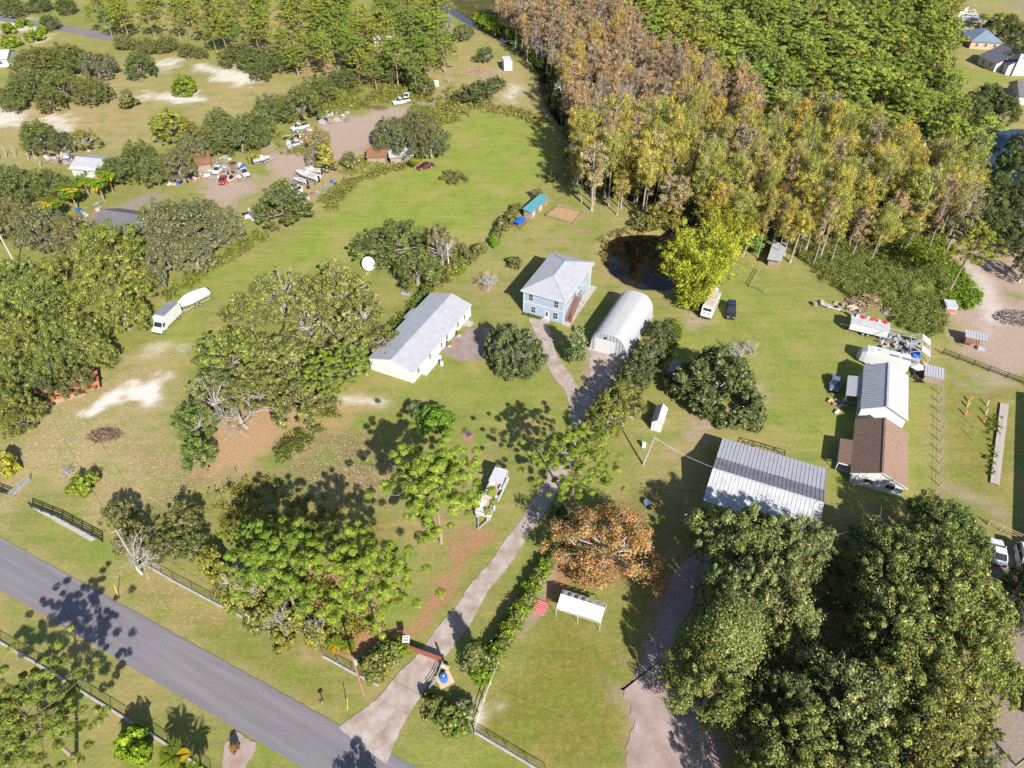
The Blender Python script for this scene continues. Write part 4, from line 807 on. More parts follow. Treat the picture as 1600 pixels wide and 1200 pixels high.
pinepts = sorted(scatter(WOOD_PINE, 400, 12, 5.0, 8), key=lambda q: q[1])
for i, (x, y) in enumerate(pinepts):
    f = RND.random()
    if f < .62: plant_xy('pinefar' if y > 210 else 'pine', x, y, 2.4+3.0*RND.random(), 10+7*RND.random(), 'green pine in the wood at the upper right', 'pines of the upper right wood', (1.35, 1.3, 1.45) if (tq := RND.random()) < .55 else (1.0, 1.08, 1.2) if tq < .85 else (1.35, 1.15, 1.25), tilt=.06)
    else: plant_xy('oak', x, y, 2.8+2.4*RND.random(), 8+4*RND.random(), 'broadleaf tree among the upper right pines', 'broadleaf trees among the upper right pines', (1.15, 1.15, 1.15) if RND.random() < .6 else (.88, .95, .95))
for x, y in scatter([(860,60),(925,120),(940,180),(905,200),(880,140)], 14, 6, 6.5, 4): plant_xy('oak', x, y, 4+RND.random()*1.5, 9, 'dark broadleaf tree beside the canal', 'dark trees beside the canal', (.85, .95, .8))
# grey leafless trees standing out of the wood
for cx, cy, h_ in ((880,140,15),(1000,120,15),(1070,130,15),(1180,175,14),(1415,228,14),(1078,185,14),(900,245,13),(1290,210,13)): plant('bare', cx, cy, 34, h_, 'pale leafless tree standing out of the cypress wood', 'pale leafless trees of the wood')
# -- pine wood of the upper left
for i, (x, y) in enumerate(sorted(scatter([(385,-20),(690,-20),(700,40),(690,100),(620,100),(540,80),(440,70),(400,40)], 70, 11, 6.6, 12), key=lambda q: q[1])):
    plant_xy('pinefar' if y > 250 else 'pine', x, y, 2.4+2.2*RND.random(), 9+7*RND.random(), 'pine in the wood above the junk yard', 'pines above the junk yard', (1.12, 1.02, 1.05) if RND.random() < .6 else (.85, .95, .95), tilt=.06)
for i, (x, y) in enumerate(scatter([(150,-25),(400,-25),(400,40),(330,42),(250,20),(150,15)], 40, 11, 9, 13)):
    plant_xy('pinefar', x, y, 2.6+1.4*RND.random(), 11+4*RND.random(), 'scattered pine beyond the far road', 'scattered pines beyond the far road', (1.05, 1.0, .95), tilt=.06)
for cx, cy, w_ in ((165,28,26),(182,18,26),(140,22,14),(345,42,30),(372,55,30),(330,50,26)): plant('pine', cx, cy, w_, 10.5, 'pine in the foreground of the far pines by the road', 'pines nearest the far road', (.85, .95, 1))
# -- low growth nobody could count
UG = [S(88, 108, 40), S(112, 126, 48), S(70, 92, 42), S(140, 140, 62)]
undergrowth('undergrowth', [(1200,372),(1262,352),(1340,372),(1450,352),(1478,380),(1478,520),(1440,528),(1395,505),(1340,470),(1290,440),(1262,412)], 2600, 'dense green bramble field below the cypress wood', [S(118, 128, 60), S(138, 142, 72), S(98, 112, 54), S(166, 160, 108)], (4, 3, 3, 1.4), 1.7, .15, .75, 52, 21)
undergrowth('undergrowth', [(1300,362),(1400,360),(1474,340),(1474,420),(1420,410)], 500, 'bright yellow-green bushes at the foot of the cypress trunks', [S(132, 144, 52), S(116, 130, 48), S(150, 152, 62)], (3, 3, 2), 2.2, .26, 1.0, 30, 22)
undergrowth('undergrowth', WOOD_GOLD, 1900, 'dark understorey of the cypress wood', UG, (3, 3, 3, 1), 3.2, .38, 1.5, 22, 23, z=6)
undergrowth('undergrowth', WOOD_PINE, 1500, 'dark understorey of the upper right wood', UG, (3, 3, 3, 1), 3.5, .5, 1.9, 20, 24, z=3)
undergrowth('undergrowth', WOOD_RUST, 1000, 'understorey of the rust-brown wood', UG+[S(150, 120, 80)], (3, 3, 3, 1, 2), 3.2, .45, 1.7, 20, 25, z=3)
undergrowth('undergrowth', [(742,18),(775,35),(812,60),(836,84),(850,108),(852,120),(828,92),(790,62),(742,34)], 320, 'bright vines along the far side of the canal', [S(128, 146, 48), S(106, 130, 46)], (3, 2), 2.6, .34, 1.2, 24, 26)
undergrowth('tall_weeds', [(470,168),(530,132),(610,128),(700,130),(720,160),(690,200),(640,190),(690,160),(600,160),(520,180)], 620, 'tall yellow-green weeds above the junk yard', [S(132, 134, 62), S(152, 142, 84), S(114, 124, 54)], (3, 2, 2), 1.1, .3, 1., 20, 27)
undergrowth('tall_weeds', [(520,330),(560,285),(640,262),(632,256),(560,272),(500,310)], 240, 'rough weeds along the junk yard fence line', [S(150, 142, 82), S(122, 130, 58)], (2, 3), .9, .25, .8, 20, 28)
undergrowth('tall_weeds', [(700,180),(740,160),(800,168),(850,186),(846,196),(790,178),(740,180)], 260, 'reedy weeds along the top of the green field', [S(158, 146, 88), S(130, 132, 64)], (3, 3), 1.1, .28, .8, 22, 29)
undergrowth('tall_weeds', [(345,400),(400,365),(420,372),(330,425),(270,470),(255,462)], 220, 'weedy clumps along the left field strip', [S(114, 128, 54), S(138, 136, 72)], (3, 2), .9, .26, .8, 22, 30)
undergrowth('reeds', [(936,400),(940,372),(962,360),(1010,356),(1010,362),(965,367),(948,378),(946,410),(955,428),(946,432)], 95, 'brown reeds on the bank of the pond', [S(158, 138, 92), S(138, 128, 76), S(126, 130, 66)], (3, 2, 3), .7, .14, .45, 30, 31)
undergrowth('tall_weeds', [(1476,402),(1502,420),(1534,464),(1512,484),(1478,478)], 330, 'bright green weeds left of the sand yard', [S(106, 136, 46), S(126, 146, 54)], (3, 2), .8, .24, .7, 22, 32)
undergrowth('scrub', [(330,760),(400,745),(520,790),(560,850),(420,870),(350,840)], 160, 'olive scrub growth under the roadside pines', [S(130, 124, 60), S(108, 112, 52)], (3, 3), .4, .2, .8, 24, 33)
undergrowth('scrub', [(400,950),(450,905),(560,930),(600,985),(560,1000),(470,985)], 220, 'brushy scrub below the broad pine', [S(132, 130, 54), S(160, 146, 70), S(110, 120, 50)], (3, 3, 2), 1.4, .2, .9, 24, 34)
undergrowth('scrub', [(430,705),(500,650),(510,620),(530,650),(470,700),(440,725)], 80, 'low green brush line under the grove', [S(112, 116, 56), S(98, 106, 50)], (1, 1), 1.1, .2, .9, 26, 35)
undergrowth('undergrowth', [(570,560),(600,520),(635,490),(690,420),(720,400),(735,412),(700,440),(660,470),(610,530),(580,570)], 260, 'brush along the back wall of the long house', UG, (3, 3, 2, 1), 1.7, .24, .8, 26, 36)
undergrowth('undergrowth', [(1380,1180),(1560,1180),(1540,840),(1300,850),(1120,880),(1180,1200)], 260, 'low growth in the shade under the lower right oaks', UG, (3, 3, 2, 1), .8, .24, .8, 20, 37)
undergrowth('undergrowth', [(985,600),(1010,560),(1040,520),(1050,500),(1062,520),(1040,560),(1005,610)], 160, 'brush right of the arched shed', UG, (3, 3, 2, 1), 1.6, .24, .9, 26, 38)
undergrowth('undergrowth', [(1050,350),(1110,330),(1190,350),(1180,372),(1140,395),(1090,360)], 260, 'green brush round the foot of the bamboo', [S(114, 130, 52), S(98, 116, 48)], (1, 1), 1.8, .26, 1., 26, 39)
undergrowth('scrub', [(425,205),(470,205),(500,225),(480,245),(440,240)], 110, 'weedy scrub in the middle of the junk yard', [S(140, 138, 66), S(116, 124, 54)], (1, 1), .8, .2, .8, 24, 41)
undergrowth('scrub', [(640,165),(700,170),(720,190),(660,205)], 170, 'green scrub beyond the clump behind the maroon car', [S(126, 138, 56), S(146, 142, 70)], (1, 1), .9, .22, .9, 24, 42)
undergrowth('scrub', [(520,250),(600,235),(610,262),(540,275)], 120, 'rough scrub round the rusty sheds', [S(130, 138, 58), S(150, 142, 76)], (1, 1), .8, .2, .8, 24, 43)
# ------------------------------------------------------------------ buildings
def V3(*a): return Vector(a)
def ribs(mb, a, b, c, d, n, w=.07, h=.05, m=0):
    """standing seams running from edge ab to edge dc"""
    a, b, c, d = map(Vector, (a, b, c, d)); nr = (b-a).cross(d-a).normalized()
    if nr.z < 0: nr = -nr
    for i in range(n+1):
        t = (i+.02*(i == 0)-.02*(i == n))/n; p = a+(b-a)*t; q = d+(c-d)*t; mb.beam(p+nr*(h/2+.002), q+nr*(h/2+.002), w, h, m, up=nr)
def slope(name, a, b, c, d, m, parent, n=0, t=.08, rm=None, rw=.07, rh=.05):
    """one roof plane with thickness and seams"""
    mb = MB(); mb.slab([a, b, c, d] if d is not None else [a, b, c], t)
    if n and d is not None: ribs(mb, a, b, c, d, n, rw, rh, 0 if rm is None else 1)
    return mb.build(name, m if rm is None else [m, rm], parent)
def win(parent, face, u, z, ww, wh, W, D, frame=None, pane=None, bars=1, name='window'):
    """window with frame, glazing bars and a pane, u along the wall, z of its sill"""
    def T(x, o, zz):
        return {'f': (x, -o, zz), 'b': (x, D+o, zz), 'r': (W+o, x, zz), 'l': (-o, x, zz)}[face]
    f = MB(); t = .12
    def bar(x0, x1, z0, z1, o0, o1):
        p = T(x0, o0, z0); q = T(x1, o1, z1); f.box(min(p[0], q[0]), max(p[0], q[0]), min(p[1], q[1]), max(p[1], q[1]), z0, z1)
    bar(u-t, u+ww+t, z-t, z, .003, .07); bar(u-t, u+ww+t, z+wh, z+wh+t, .003, .07); bar(u-t, u, z, z+wh, .003, .07); bar(u+ww, u+ww+t, z, z+wh, .003, .07)
    bar(u, u+ww, z+wh*.5-.03, z+wh*.5+.03, .022, .05)
    for k in range(bars): bar(u+ww*(k+1)/(bars+1)-.02, u+ww*(k+1)/(bars+1)+.02, z, z+wh, .022, .045)
    o = f.build(name, frame or M_white, parent)
    g = MB(); p = T(u, .004, z); q = T(u+ww, .02, z+wh); g.box(min(p[0], q[0]), max(p[0], q[0]), min(p[1], q[1]), max(p[1], q[1]), z, z+wh); g.build('pane', pane or M_glass, o)
    return o
def door(parent, face, u, ww, wh, W, D, m=None, z=.08, glass=True):
    def T(x, o): return {'f': (x, -o), 'b': (x, D+o), 'r': (W+o, x), 'l': (-o, x)}[face]
    p = T(u, .003); q = T(u+ww, .06); mb = MB().box(min(p[0], q[0]), max(p[0], q[0]), min(p[1], q[1]), max(p[1], q[1]), z, z+wh); o = mb.build('door', m or M_white, parent)
    if glass:
        p = T(u+ww*.3, .061); q = T(u+ww*.7, .075); MB().box(min(p[0], q[0]), max(p[0], q[0]), min(p[1], q[1]), max(p[1], q[1]), z+wh*.35, z+wh*.85).build('pane', M_glass, o)
    p = T(u+ww*.88, .061); q = T(u+ww*.95, .1); MB().box(min(p[0], q[0]), max(p[0], q[0]), min(p[1], q[1]), max(p[1], q[1]), z+wh*.45, z+wh*.5).build('handle', M_steel, o)
    return o
def frame_of(a, b): d = b-a; return (a.x, a.y, 0), math.atan2(d.y, d.x), d.length

# --- two storey blue house
loc, rz, W = frame_of(P(818, 488.5), P(879.5, 506)); D = 15.2; EV = 5.75; RG = 7.55
h = thing('blue_house', 'two-storey pale blue house with hipped metal roof', 'house', loc, rz)
MB().box(0, W, 0, D, -.05, 2.95).box(0, W, 0, D-3.6, 2.95, EV).box(0, W-2.6, D-3.6, D, 2.95, EV).build('wall', M_blue, h)
t = MB()                                                                     # white trim
for x in (0, W): t.box(x-.09, x+.09, -.03, .12, 0, EV); t.box(x-.09, x+.09, D-.12, D+.03, 0, EV)
t.box(.09, W-.09, -.03, 0, 2.85, 3.07); t.box(W, W+.03, .12, D-.12, 2.85, 3.07); t.box(-.03, 0, .12, D-.12, 2.85, 3.07); t.build('trim', M_white, h)
t = MB(); t.box(W-.16, W-.02, D-.16, D-.02, 2.95, EV)
for z in (3.2, 3.95): t.beam((W-.09, D-3.5, z), (W-.09, D-.2, z), .07)
for i in range(12): t.beam((W-.09, D-3.4+i*.27, 3.2), (W-.09, D-3.4+i*.27, 3.95), .035)
t.build('porch_railing', M_white, h)
MB().box(W-2.6, W, D-3.6, D, 2.97, 3.03).build('porch_floor', M_deck, h)
e = .48; a, b, c, d_ = V3(-e, -e, EV), V3(W+e, -e, EV), V3(W+e, D+e, EV), V3(-e, D+e, EV); r1, r2 = V3(W/2, W/2+.35, RG), V3(W/2, D-W/2-.05, RG)
slope('roof_slope', a, b, r1, None, M_tin2, h); slope('roof_slope', c, d_, r2, None, M_tin2, h); slope('roof_slope', b, c, r2, r1, M_tin2, h); slope('roof_slope', d_, a, r1, r2, M_tin2, h)
sm_ = MB()
for base0, base1, apexA, apexB in ((a, b, r1, r1), (b, c, r2, r1), (c, d_, r2, r2), (d_, a, r1, r2)):      # seams climb each plane
    L = (base1-base0).length; n = int(L/.55); up = None; mid_b = (base0+base1)/2; nrm = (base1-base0).cross(apexB-base0).normalized()
    if nrm.z < 0: nrm = -nrm
    din = (base1-base0).normalized(); upv = nrm.cross(din).normalized()
    if upv.z < 0: upv = -upv
    rise = (apexB-base0).dot(upv); s0 = (apexB-base0).dot(din); s1 = (apexA-base0).dot(din)
    for i in range(1, n):
        s = L*i/n; hgt_ = rise*min(1, s/s0, (L-s)/max(L-s1, 1e-3)); p = base0+din*s; sm_.beam(p+nrm*.022, p+upv*max(hgt_-.05, .05)+nrm*.022, .06, .04, up=nrm)
for p, q in ((a, r1), (b, r1), (c, r2), (d_, r2), (r1, r2)): sm_.beam(p+V3(0, 0, .05), q+V3(0, 0, .05), .28, .06)
sm_.build('ridge_cap', M_tin, h)
f = MB()
for p, q in ((a, b), (b, c), (c, d_), (d_, a)): f.beam(p-V3(0, 0, .14), q-V3(0, 0, .14), .1, .2)
f.build('fascia', M_white, h)
for u, z in ((1.15, 3.6), (6.75, 3.6), (1.75, .75), (6.65, .75)): win(h, 'f', u, z, .95, 1.45, W, D)
door(h, 'f', 4.75, 1.0, 2.1, W, D); MB().box(4.45, 6.05, -.9, 0, 0, .12).build('door_step', M_conc, h)
for u in (1.6, 9.6): win(h, 'r', u, 3.75, .8, 1.2, W, D)
door(h, 'r', 7.15, .95, 2.05, W, D, z=3.03); win(h, 'l', 4, 3.7, .95, 1.4, W, D); win(h, 'l', 10, 3.7, .95, 1.4, W, D)
MB().box(W, W+1.55, -.35, D+.2, -.04, .06).build('side_slab', M_conc, h)
st = MB(); NS = 15
stair = thing('side_stair', '', '', (0, 0, 0)); stair.parent = h; del_keys = [k for k in ('label', 'category') if k in stair]
for k in del_keys: del stair[k]
tread = MB().box(.22, 1.32, 0, .36, 0, .06).mesh('tread', M_stair)
for i in range(NS):
    o = bpy.data.objects.new('tread', tread); link(o, stair); o.location = (W, .9+i*.36, .2+i*2.75/NS)
rl = MB()
for x in (W+.2, W+1.34):
    rl.beam((x, .8, .06), (x, .9+NS*.36, 2.95), .07, .24); rl.beam((x, .8, 1.05), (x, .9+NS*.36, 3.9), .08)
    for i in range(0, NS*2): rl.beam((x, 1+i*.18, .3+i*2.75/NS/2), (x, 1+i*.18, 1.08+i*2.75/NS/2), .035)
rl.build('stair_railing', M_stair, stair)
y0 = .9+NS*.36; ld = MB().box(W+.03, W+1.45, y0, y0+2.2, 2.88, 3.0)
for x, y in ((W+1.38, y0+.08), (W+1.38, y0+2.1)): ld.beam((x, y, .06), (x, y, 4), .1)
ld.beam((W+1.38, y0, 3.9), (W+1.38, y0+2.15, 3.9), .07); ld.beam((W+.1, y0+2.12, 3.9), (W+1.38, y0+2.12, 3.9), .07)
for i in range(10): ld.beam((W+1.38, y0+.2+i*.2, 3), (W+1.38, y0+.2+i*.2, 3.9), .03)
ld.build('landing', M_alum, stair)
fb = undergrowth('flower_bed', [(.1, -.75), (4.3, -.75), (4.3, -.15), (.1, -.15)], 34, 'low clipped planting along the front of the blue house', UG, (3, 2, 3, 1), .5, .12, .3, 16, 61, xy=True)
fb.location = loc; fb.rotation_euler = (0, 0, rz)

# --- long white house
loc, rz, W = frame_of(P(580, 577), P(646, 598.7)); D = 23.1; EV = 2.75; RG = 4.15; rx = 4.95
h = thing('long_house', 'long low white house with ribbed grey metal gable roof', 'house', loc, rz)
mb = MB(); mb.extrude_y([(0, -.05), (W, -.05), (W, EV), (rx, RG-.12), (0, EV)], 0, D); mb.build('wall', M_wall, h)
e = .12; eo = .3; dzl = (RG-EV)/rx*eo; dzr = (RG-EV)/(W-rx)*eo
slope('roof_slope', V3(-eo, -e, EV-dzl), V3(-eo, D+e, EV-dzl), V3(rx, D+e, RG), V3(rx, -e, RG), M_tin, h, 44, rw=.06, rh=.04)
slope('roof_slope', V3(W+eo, -e, EV-dzr), V3(W+eo, D+e, EV-dzr), V3(rx, D+e, RG), V3(rx, -e, RG), M_tin2, h, 44, rw=.06, rh=.04)
MB().beam((rx, -e, RG+.05), (rx, D+e, RG+.05), .36, .05).build('ridge_cap', M_tin2, h)
tr_ = MB(); tr_.beam((-eo, -e-.03, EV-dzl-.02), (rx, -e-.03, RG-.02), .05, .16); tr_.beam((W+eo, -e-.03, EV-dzr-.02), (rx, -e-.03, RG-.02), .05, .16); tr_.build('barge_board', M_white, h)
MB().slab([(-1.25, 14.0, EV-.38), (-.28, 14.0, EV-.1), (-.28, 17.4, EV-.1), (-1.25, 17.4, EV-.38)], .08).build('porch_roof', M_tin, h)
MB().box(-1.1, 0, 14.2, 17.2, -.04, EV-.45).build('porch_wall', M_wall, h)
MB().box(W, W+1.15, 2.9, 8.6, -.04, .55).build('side_porch', M_white, h); MB().box(W+.0, W+1.6, 19.5, 21, -.04, .35).build('step', M_conc, h)
for u in (1.6, 6.0, 12.5, 17): win(h, 'r', u, 1.0, .75, 1.15, W, D)
door(h, 'r', 10.2, .95, 2.05, W, D); door(h, 'r', 19.7, .95, 2.0, W, D, z=.36)
for x, y in ((2.9, 1.4), (2.2, 4.2)): MB().cyl((x, y, EV+(RG-EV)*x/rx), .12, .4, 8).build('roof_vent', M_steel, h)
for i, (px_, py_) in enumerate(((702, 541), (717, 524.5))):
    p = P(px_, py_); pl = thing('planter', 'yellow bush in a white tub, %s of the pair beside the long house' % ('nearer' if i == 0 else 'farther'), 'planter', p, 0, 'potted bushes beside the long house')
    MB().tube([(0, 0, 0), (0, 0, .45)], [.36, .46], 12).build('tub', M_white, pl)
    c = link(bpy.data.objects.new('bush', LIB['shrubyel'][0]['crown']), pl); c.scale = (.36, .36, .5); c.location = (0, 0, .2); c.color = (1.1, 1.05, .7, 1)
p = P(690.5, 571); ub = thing('utility_box', 'small white utility box on the lawn beside the long house', 'box', p, rz); MB().box(-.25, .25, -.2, .2, 0, 1.1).build('cabinet', M_white, ub); MB().box(-.28, .28, -.23, .23, 1.1, 1.16).build('lid', M_alum, ub)

# --- arched steel shed
loc, rz, W = frame_of(P(920.6, 544.6), P(976.4, 561.9)); D = 16.0; Hq = 4.7; NP = 24
h = thing('arched_shed', 'white corrugated steel arch shed with white roll-up door', 'shed', loc, rz)
def arch(t, grow=0.):
    a = math.pi*(1-t); return (W/2+(W/2+grow)*math.copysign(abs(math.cos(a))**.72, math.cos(a)), (Hq+grow)*math.sin(a)**.82)
pw = D/NP; pm = MB(); rings = []; NA = 26
prof = ((0, 0.0), (.10, .02), (.30, .17), (.42, .21), (.66, .21), (.78, .17), (.96, .02), (1., 0.))
for fy, g in prof: rings.append([(arch(i/NA, g)[0], fy*pw, max(0, arch(i/NA, g)[1])) for i in range(NA+1)])
base = 0
for r in rings: pm.v += r
for j in range(len(rings)-1):
    for i in range(NA): q = j*(NA+1)+i; pm.f.append((q, q+1, q+NA+2, q+NA+1)); pm.m.append(0)
pmesh = pm.mesh('arch_panel', mat('ribbed_white_steel', (.33, .33, .335, 1), .5, .1, var=.14, scale=.8), False)
for k in range(NP):
    o = bpy.data.objects.new('arch_panel', pmesh); link(o, h); o.location = (0, k*pw, 0)
pts = [(arch(i/NA, -.03)[0], max(0, arch(i/NA, -.03)[1])) for i in range(NA+1)]
MB().poly([(x, D-.1, z) for x, z in pts]).build('end_wall', M_tind, h)
ew = MB(); nb_ = 22
for k in range(nb_):                                   # front end wall in vertical corrugated sheets
    x0 = W*k/nb_; x1 = W*(k+1)/nb_; zt = lambda x: max(.05, np.interp(x, [p[0] for p in pts], [p[1] for p in pts])-.02); yy = .12 if k % 2 else .02
    ew.add([(x0, yy, -.05), (x1, yy, -.05), (x1, yy, zt(x1)), (x0, yy, zt(x0))], [(0, 1, 2, 3)])
    ew.add([(x1, .12, -.05), (x1, .02, -.05), (x1, .02, zt(x1)), (x1, .12, zt(x1))], [(0, 1, 2, 3)])
ew.build('end_wall', M_alum, h)
rd = MB()
for i in range(9): rd.box(1.05, 5.2, -.05-.01*(i % 2), .0, .12+i*.345, .12+(i+1)*.345-.012)
rd.build('roll_up_door', M_white, h); MB().box(.9, 5.35, -.03, -.002, .06, 3.36).build('door_frame', M_alum, h)
vt = MB(); vt.tube([(3.1, -.02, 3.75), (3.1, -.16, 3.75)], .22, 10); vt.build('vent', M_black, h)
MB().box(-.35, W+.35, -.3, D+.2, -.04, .05).build('slab', M_conc, h)

# --- barn-like house by the big oaks: tin porch roof, white south slope
A0 = Vector((31.0, 72.6, 0)); dirx = Vector((math.cos(R_ := math.radians(-24.2)), math.sin(R_), 0)); L = 16.4
h = thing('metal_roofed_house', 'large house with ribbed metal roof, one slope toned as shade, partly hidden by oaks', 'house', (A0.x, A0.y, 0), R_)
yN, yM, yS = 9.35, 3.9, -5.2; zN, zM, zR, zS = 2.7, 3.55, 4.8, 3.0
MB().extrude_x([(-4.8, -.05), (3.8, -.05), (3.8, 3.4), (0, 4.6), (-4.8, 2.95)], .35, L-.35).build('wall', M_wall2, h)
slope('porch_roof', V3(0, yN, zN), V3(L, yN, zN), V3(L, yM, zM), V3(0, yM, zM), M_tin2, h, 27)
slope('roof_slope', V3(0, yM, zM-.02), V3(L, yM, zM-.02), V3(L, 0, zR), V3(0, 0, zR), M_tind, h, 27)  # slope tilted away from the sun: its shade is put into darker metal
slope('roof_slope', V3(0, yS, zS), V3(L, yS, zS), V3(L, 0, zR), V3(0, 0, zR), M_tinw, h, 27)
MB().beam((0, 0, zR+.06), (L, 0, zR+.06), .3, .05).build('ridge_cap', M_tinw, h)
for i in range(7):
    x = .3+i*(L-.6)/6; MB().beam((x, yN-.3, 0), (x, yN-.3, zN-.05), .12).build('porch_post', M_wood, h)
MB().box(.4, L-.4, 3.85, yN-.2, -.04, .08).build('porch_floor', M_conc, h)
for u in (2, 6.5, 11.5):
    o = win(h, 'l', 0, 1.0, .1, .1, 0, 0) if False else None
    f_ = MB().box(u, u+1.1, 3.8, 3.86, 1, 2.2).build('window', M_white, h); MB().box(u+.1, u+1, 3.861, 3.88, 1.1, 2.1).build('pane', M_glass, f_)
for y in (-3, .6): f_ = MB().box(.29, .349, y, y+1, 1, 2.2).build('window', M_white, h); MB().box(.27, .288, y+.1, y+.9, 1.1, 2.1).build('pane', M_glass, f_)
MB().tube([(-.35, -1.7, 1.1), (-.42, -1.7, 1.1)], .42, 14).build('wall_wreath', M_bluetarp if False else M_alum, h)
# deck with dark railing behind it
dk = thing('deck', 'small wooden deck with black railing behind the metal-roofed house', 'deck', tuple(A0+dirx*4.1+Vector((-dirx.y, dirx.x, 0))*9.45), R_)
pl_ = MB().box(0, .22, 0, 2.6, .42, .47).mesh('plank', M_wood)
for i in range(20): o = bpy.data.objects.new('plank', pl_); link(o, dk); o.location = (1.1+i*.235, 0, 0)
fr_ = MB().box(1.1, 5.8, .05, 2.55, .02, .419)
fr_.build('deck_base', M_wood, dk)
rl = MB()
for x, y in ((0, 0), (0, 2.6), (2, 2.6), (4, 2.6), (5.9, 2.6), (5.9, .9), (7, .3)): rl.beam((x, y, 0), (x, y, 1.45), .1)
for p, q in (((0, 0), (0, 2.6)), ((0, 2.6), (5.9, 2.6)), ((5.9, 2.6), (5.9, .9)), ((5.9, .9), (7, .3))):
    for z in (.75, 1.4): rl.beam((*p, z), (*q, z), .08)
rl.build('railing', M_black, dk)

# --- white house with grey west slope, and the brown-roofed house joined to it
R8 = math.radians(-22.8); u8 = Vector((math.cos(R8), math.sin(R8), 0)); v8 = Vector((-u8.y, u8.x, 0))
A8 = Vector((59.75, 87.2, 0))
h = thing('white_house', 'tall white gabled house with grey and white metal roof slopes', 'house', tuple(A8), R8); W = 7.1; D = 12.2; EV = 3.5; RG = 5.3; rx = 3.45
MB().extrude_y([(0, -.05), (W, -.05), (W, EV), (rx, RG-.1), (0, EV)], .25, D).build('wall', M_wall, h)
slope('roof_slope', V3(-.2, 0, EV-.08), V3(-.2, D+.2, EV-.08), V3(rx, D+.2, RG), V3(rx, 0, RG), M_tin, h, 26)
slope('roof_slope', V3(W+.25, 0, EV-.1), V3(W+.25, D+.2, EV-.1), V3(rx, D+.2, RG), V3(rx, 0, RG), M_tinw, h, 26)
MB().beam((rx, 0, RG+.04), (rx, D+.2, RG+.04), .34, .05).build('ridge_cap', M_tin2, h)
slope('lean_to_roof', V3(-2.5, 3.9, 2.45), V3(-2.5, 9.5, 2.45), V3(-.25, 9.5, 2.95), V3(-.25, 3.9, 2.95), M_tin2, h, 10)
for y in (4.1, 9.3): MB().beam((-2.35, y, 0), (-2.35, y, 2.4), .1).build('post', M_wood, h)
win(h, 'l', 1.2, 1.2, .9, 1.1, W, D); win(h, 'l', 10.2, 1.2, .9, 1.1, W, D); win(h, 'r', 3, 1.2, .9, 1.1, W, D); win(h, 'r', 8, 1.2, .9, 1.1, W, D)
A9 = Vector((53.9, 73.7, 0))
h = thing('brown_roofed_house', 'low white house with brown shingle gable roof', 'house', tuple(A9), R8); W = 7.5; D = 13.2; EV = 2.45; RG = 4.15; rx = 3.7
MB().extrude_y([(0, -.05), (W, -.05), (W, EV), (rx, RG-.15), (0, EV)], .2, D).build('wall', M_wall, h)
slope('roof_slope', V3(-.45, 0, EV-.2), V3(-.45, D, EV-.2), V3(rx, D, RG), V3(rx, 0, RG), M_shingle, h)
slope('roof_slope', V3(W+.45, 0, EV-.2), V3(W+.45, D, EV-.2), V3(rx, D, RG), V3(rx, 0, RG), mat('sunlit_brown_shingle', (.235, .15, .108, 1), .9, var=.2, scale=3, bump=.2), h)  # sunward slope: sunlight put into a lighter copy of the brown shingle
MB().beam((rx, 0, RG+.03), (rx, D, RG+.03), .3, .05).build('ridge_cap', M_shingle, h)
tr_ = MB(); tr_.beam((-.45, -.05, EV-.22), (rx, -.05, RG-.03), .06, .18); tr_.beam((W+.45, -.05, EV-.22), (rx, -.05, RG-.03), .06, .18); tr_.build('barge_board', M_white, h)
slope('porch_roof', V3(-2.4, 2.0, 2.0), V3(-2.4, 7.7, 2.0), V3(-.46, 7.7, 2.3), V3(-.46, 2.0, 2.3), M_shingle, h)
MB().box(-2.2, 0, 2.2, 7.5, -.04, .1).build('porch_floor', M_conc, h); MB().box(-2.3, -.1, 1.95, 2.05, 1.75, 1.95).build('porch_beam', M_white, h)
for y in (2.1, 4.8, 7.6): MB().beam((-2.25, y, 0), (-2.25, y, 1.95), .12).build('post', M_white, h)
for u in (1.9, 5.0):
    f_ = MB().box(u-.08, u+1.28, .13, .199, 1.0, 1.9).build('window', M_white, h)
    for k in (0, 1): MB().box(u+k*.63, u+k*.63+.57, .11, .129, 1.06, 1.84).build('pane', M_glass, f_)
dr = MB().box(.55, 1.35, .12, .199, 0, 2.0).build('door', M_white, h); MB().box(1.2, 1.28, .08, .119, .95, 1.02).build('handle', M_steel, dr)
for x, y in ((6.1, 7.5), (5.2, 8.6)): MB().cyl((x, y, RG-(RG-EV)*(x-rx)/(W-rx)-.05), .07, .35, 6).build('roof_vent', M_alum, h)

# --- small white shed, teal-roofed coop, tin shed
sh = thing('garden_shed', 'small white gabled shed with grey west roof slope', 'shed', tuple(P(1016.5, 671.5)), math.radians(-21)); W, D, EV, RG = 1.75, 4.1, 2.05, 2.75
MB().extrude_y([(0, -.05), (W, -.05), (W, EV), (W/2, RG-.06), (0, EV)], 0, D).build('wall', M_wall, sh)
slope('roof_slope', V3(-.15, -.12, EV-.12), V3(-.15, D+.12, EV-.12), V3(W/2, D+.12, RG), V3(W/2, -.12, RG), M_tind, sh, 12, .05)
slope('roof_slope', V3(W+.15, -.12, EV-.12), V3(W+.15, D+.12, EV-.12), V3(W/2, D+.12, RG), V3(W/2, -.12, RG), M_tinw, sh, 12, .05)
door(sh, 'f', .45, .8, 1.8, W, D, glass=False)
tl = thing('teal_coop', 'long low coop with a teal metal roof', 'coop', (3.7, 156.5, 0), math.radians(60.3)); Lc = 8.6
MB().box(2.2, Lc+2.3, .1, 2.1, -.05, 1.75).build('wall', M_wood, tl)
for i, x in enumerate((3.2, 5.0, 6.9, 8.8)): MB().box(x, x+(.85 if i == 1 else .6), .04, .098, .1, 1.6).build('door', M_white if i in (0, 2) else M_stair, tl)
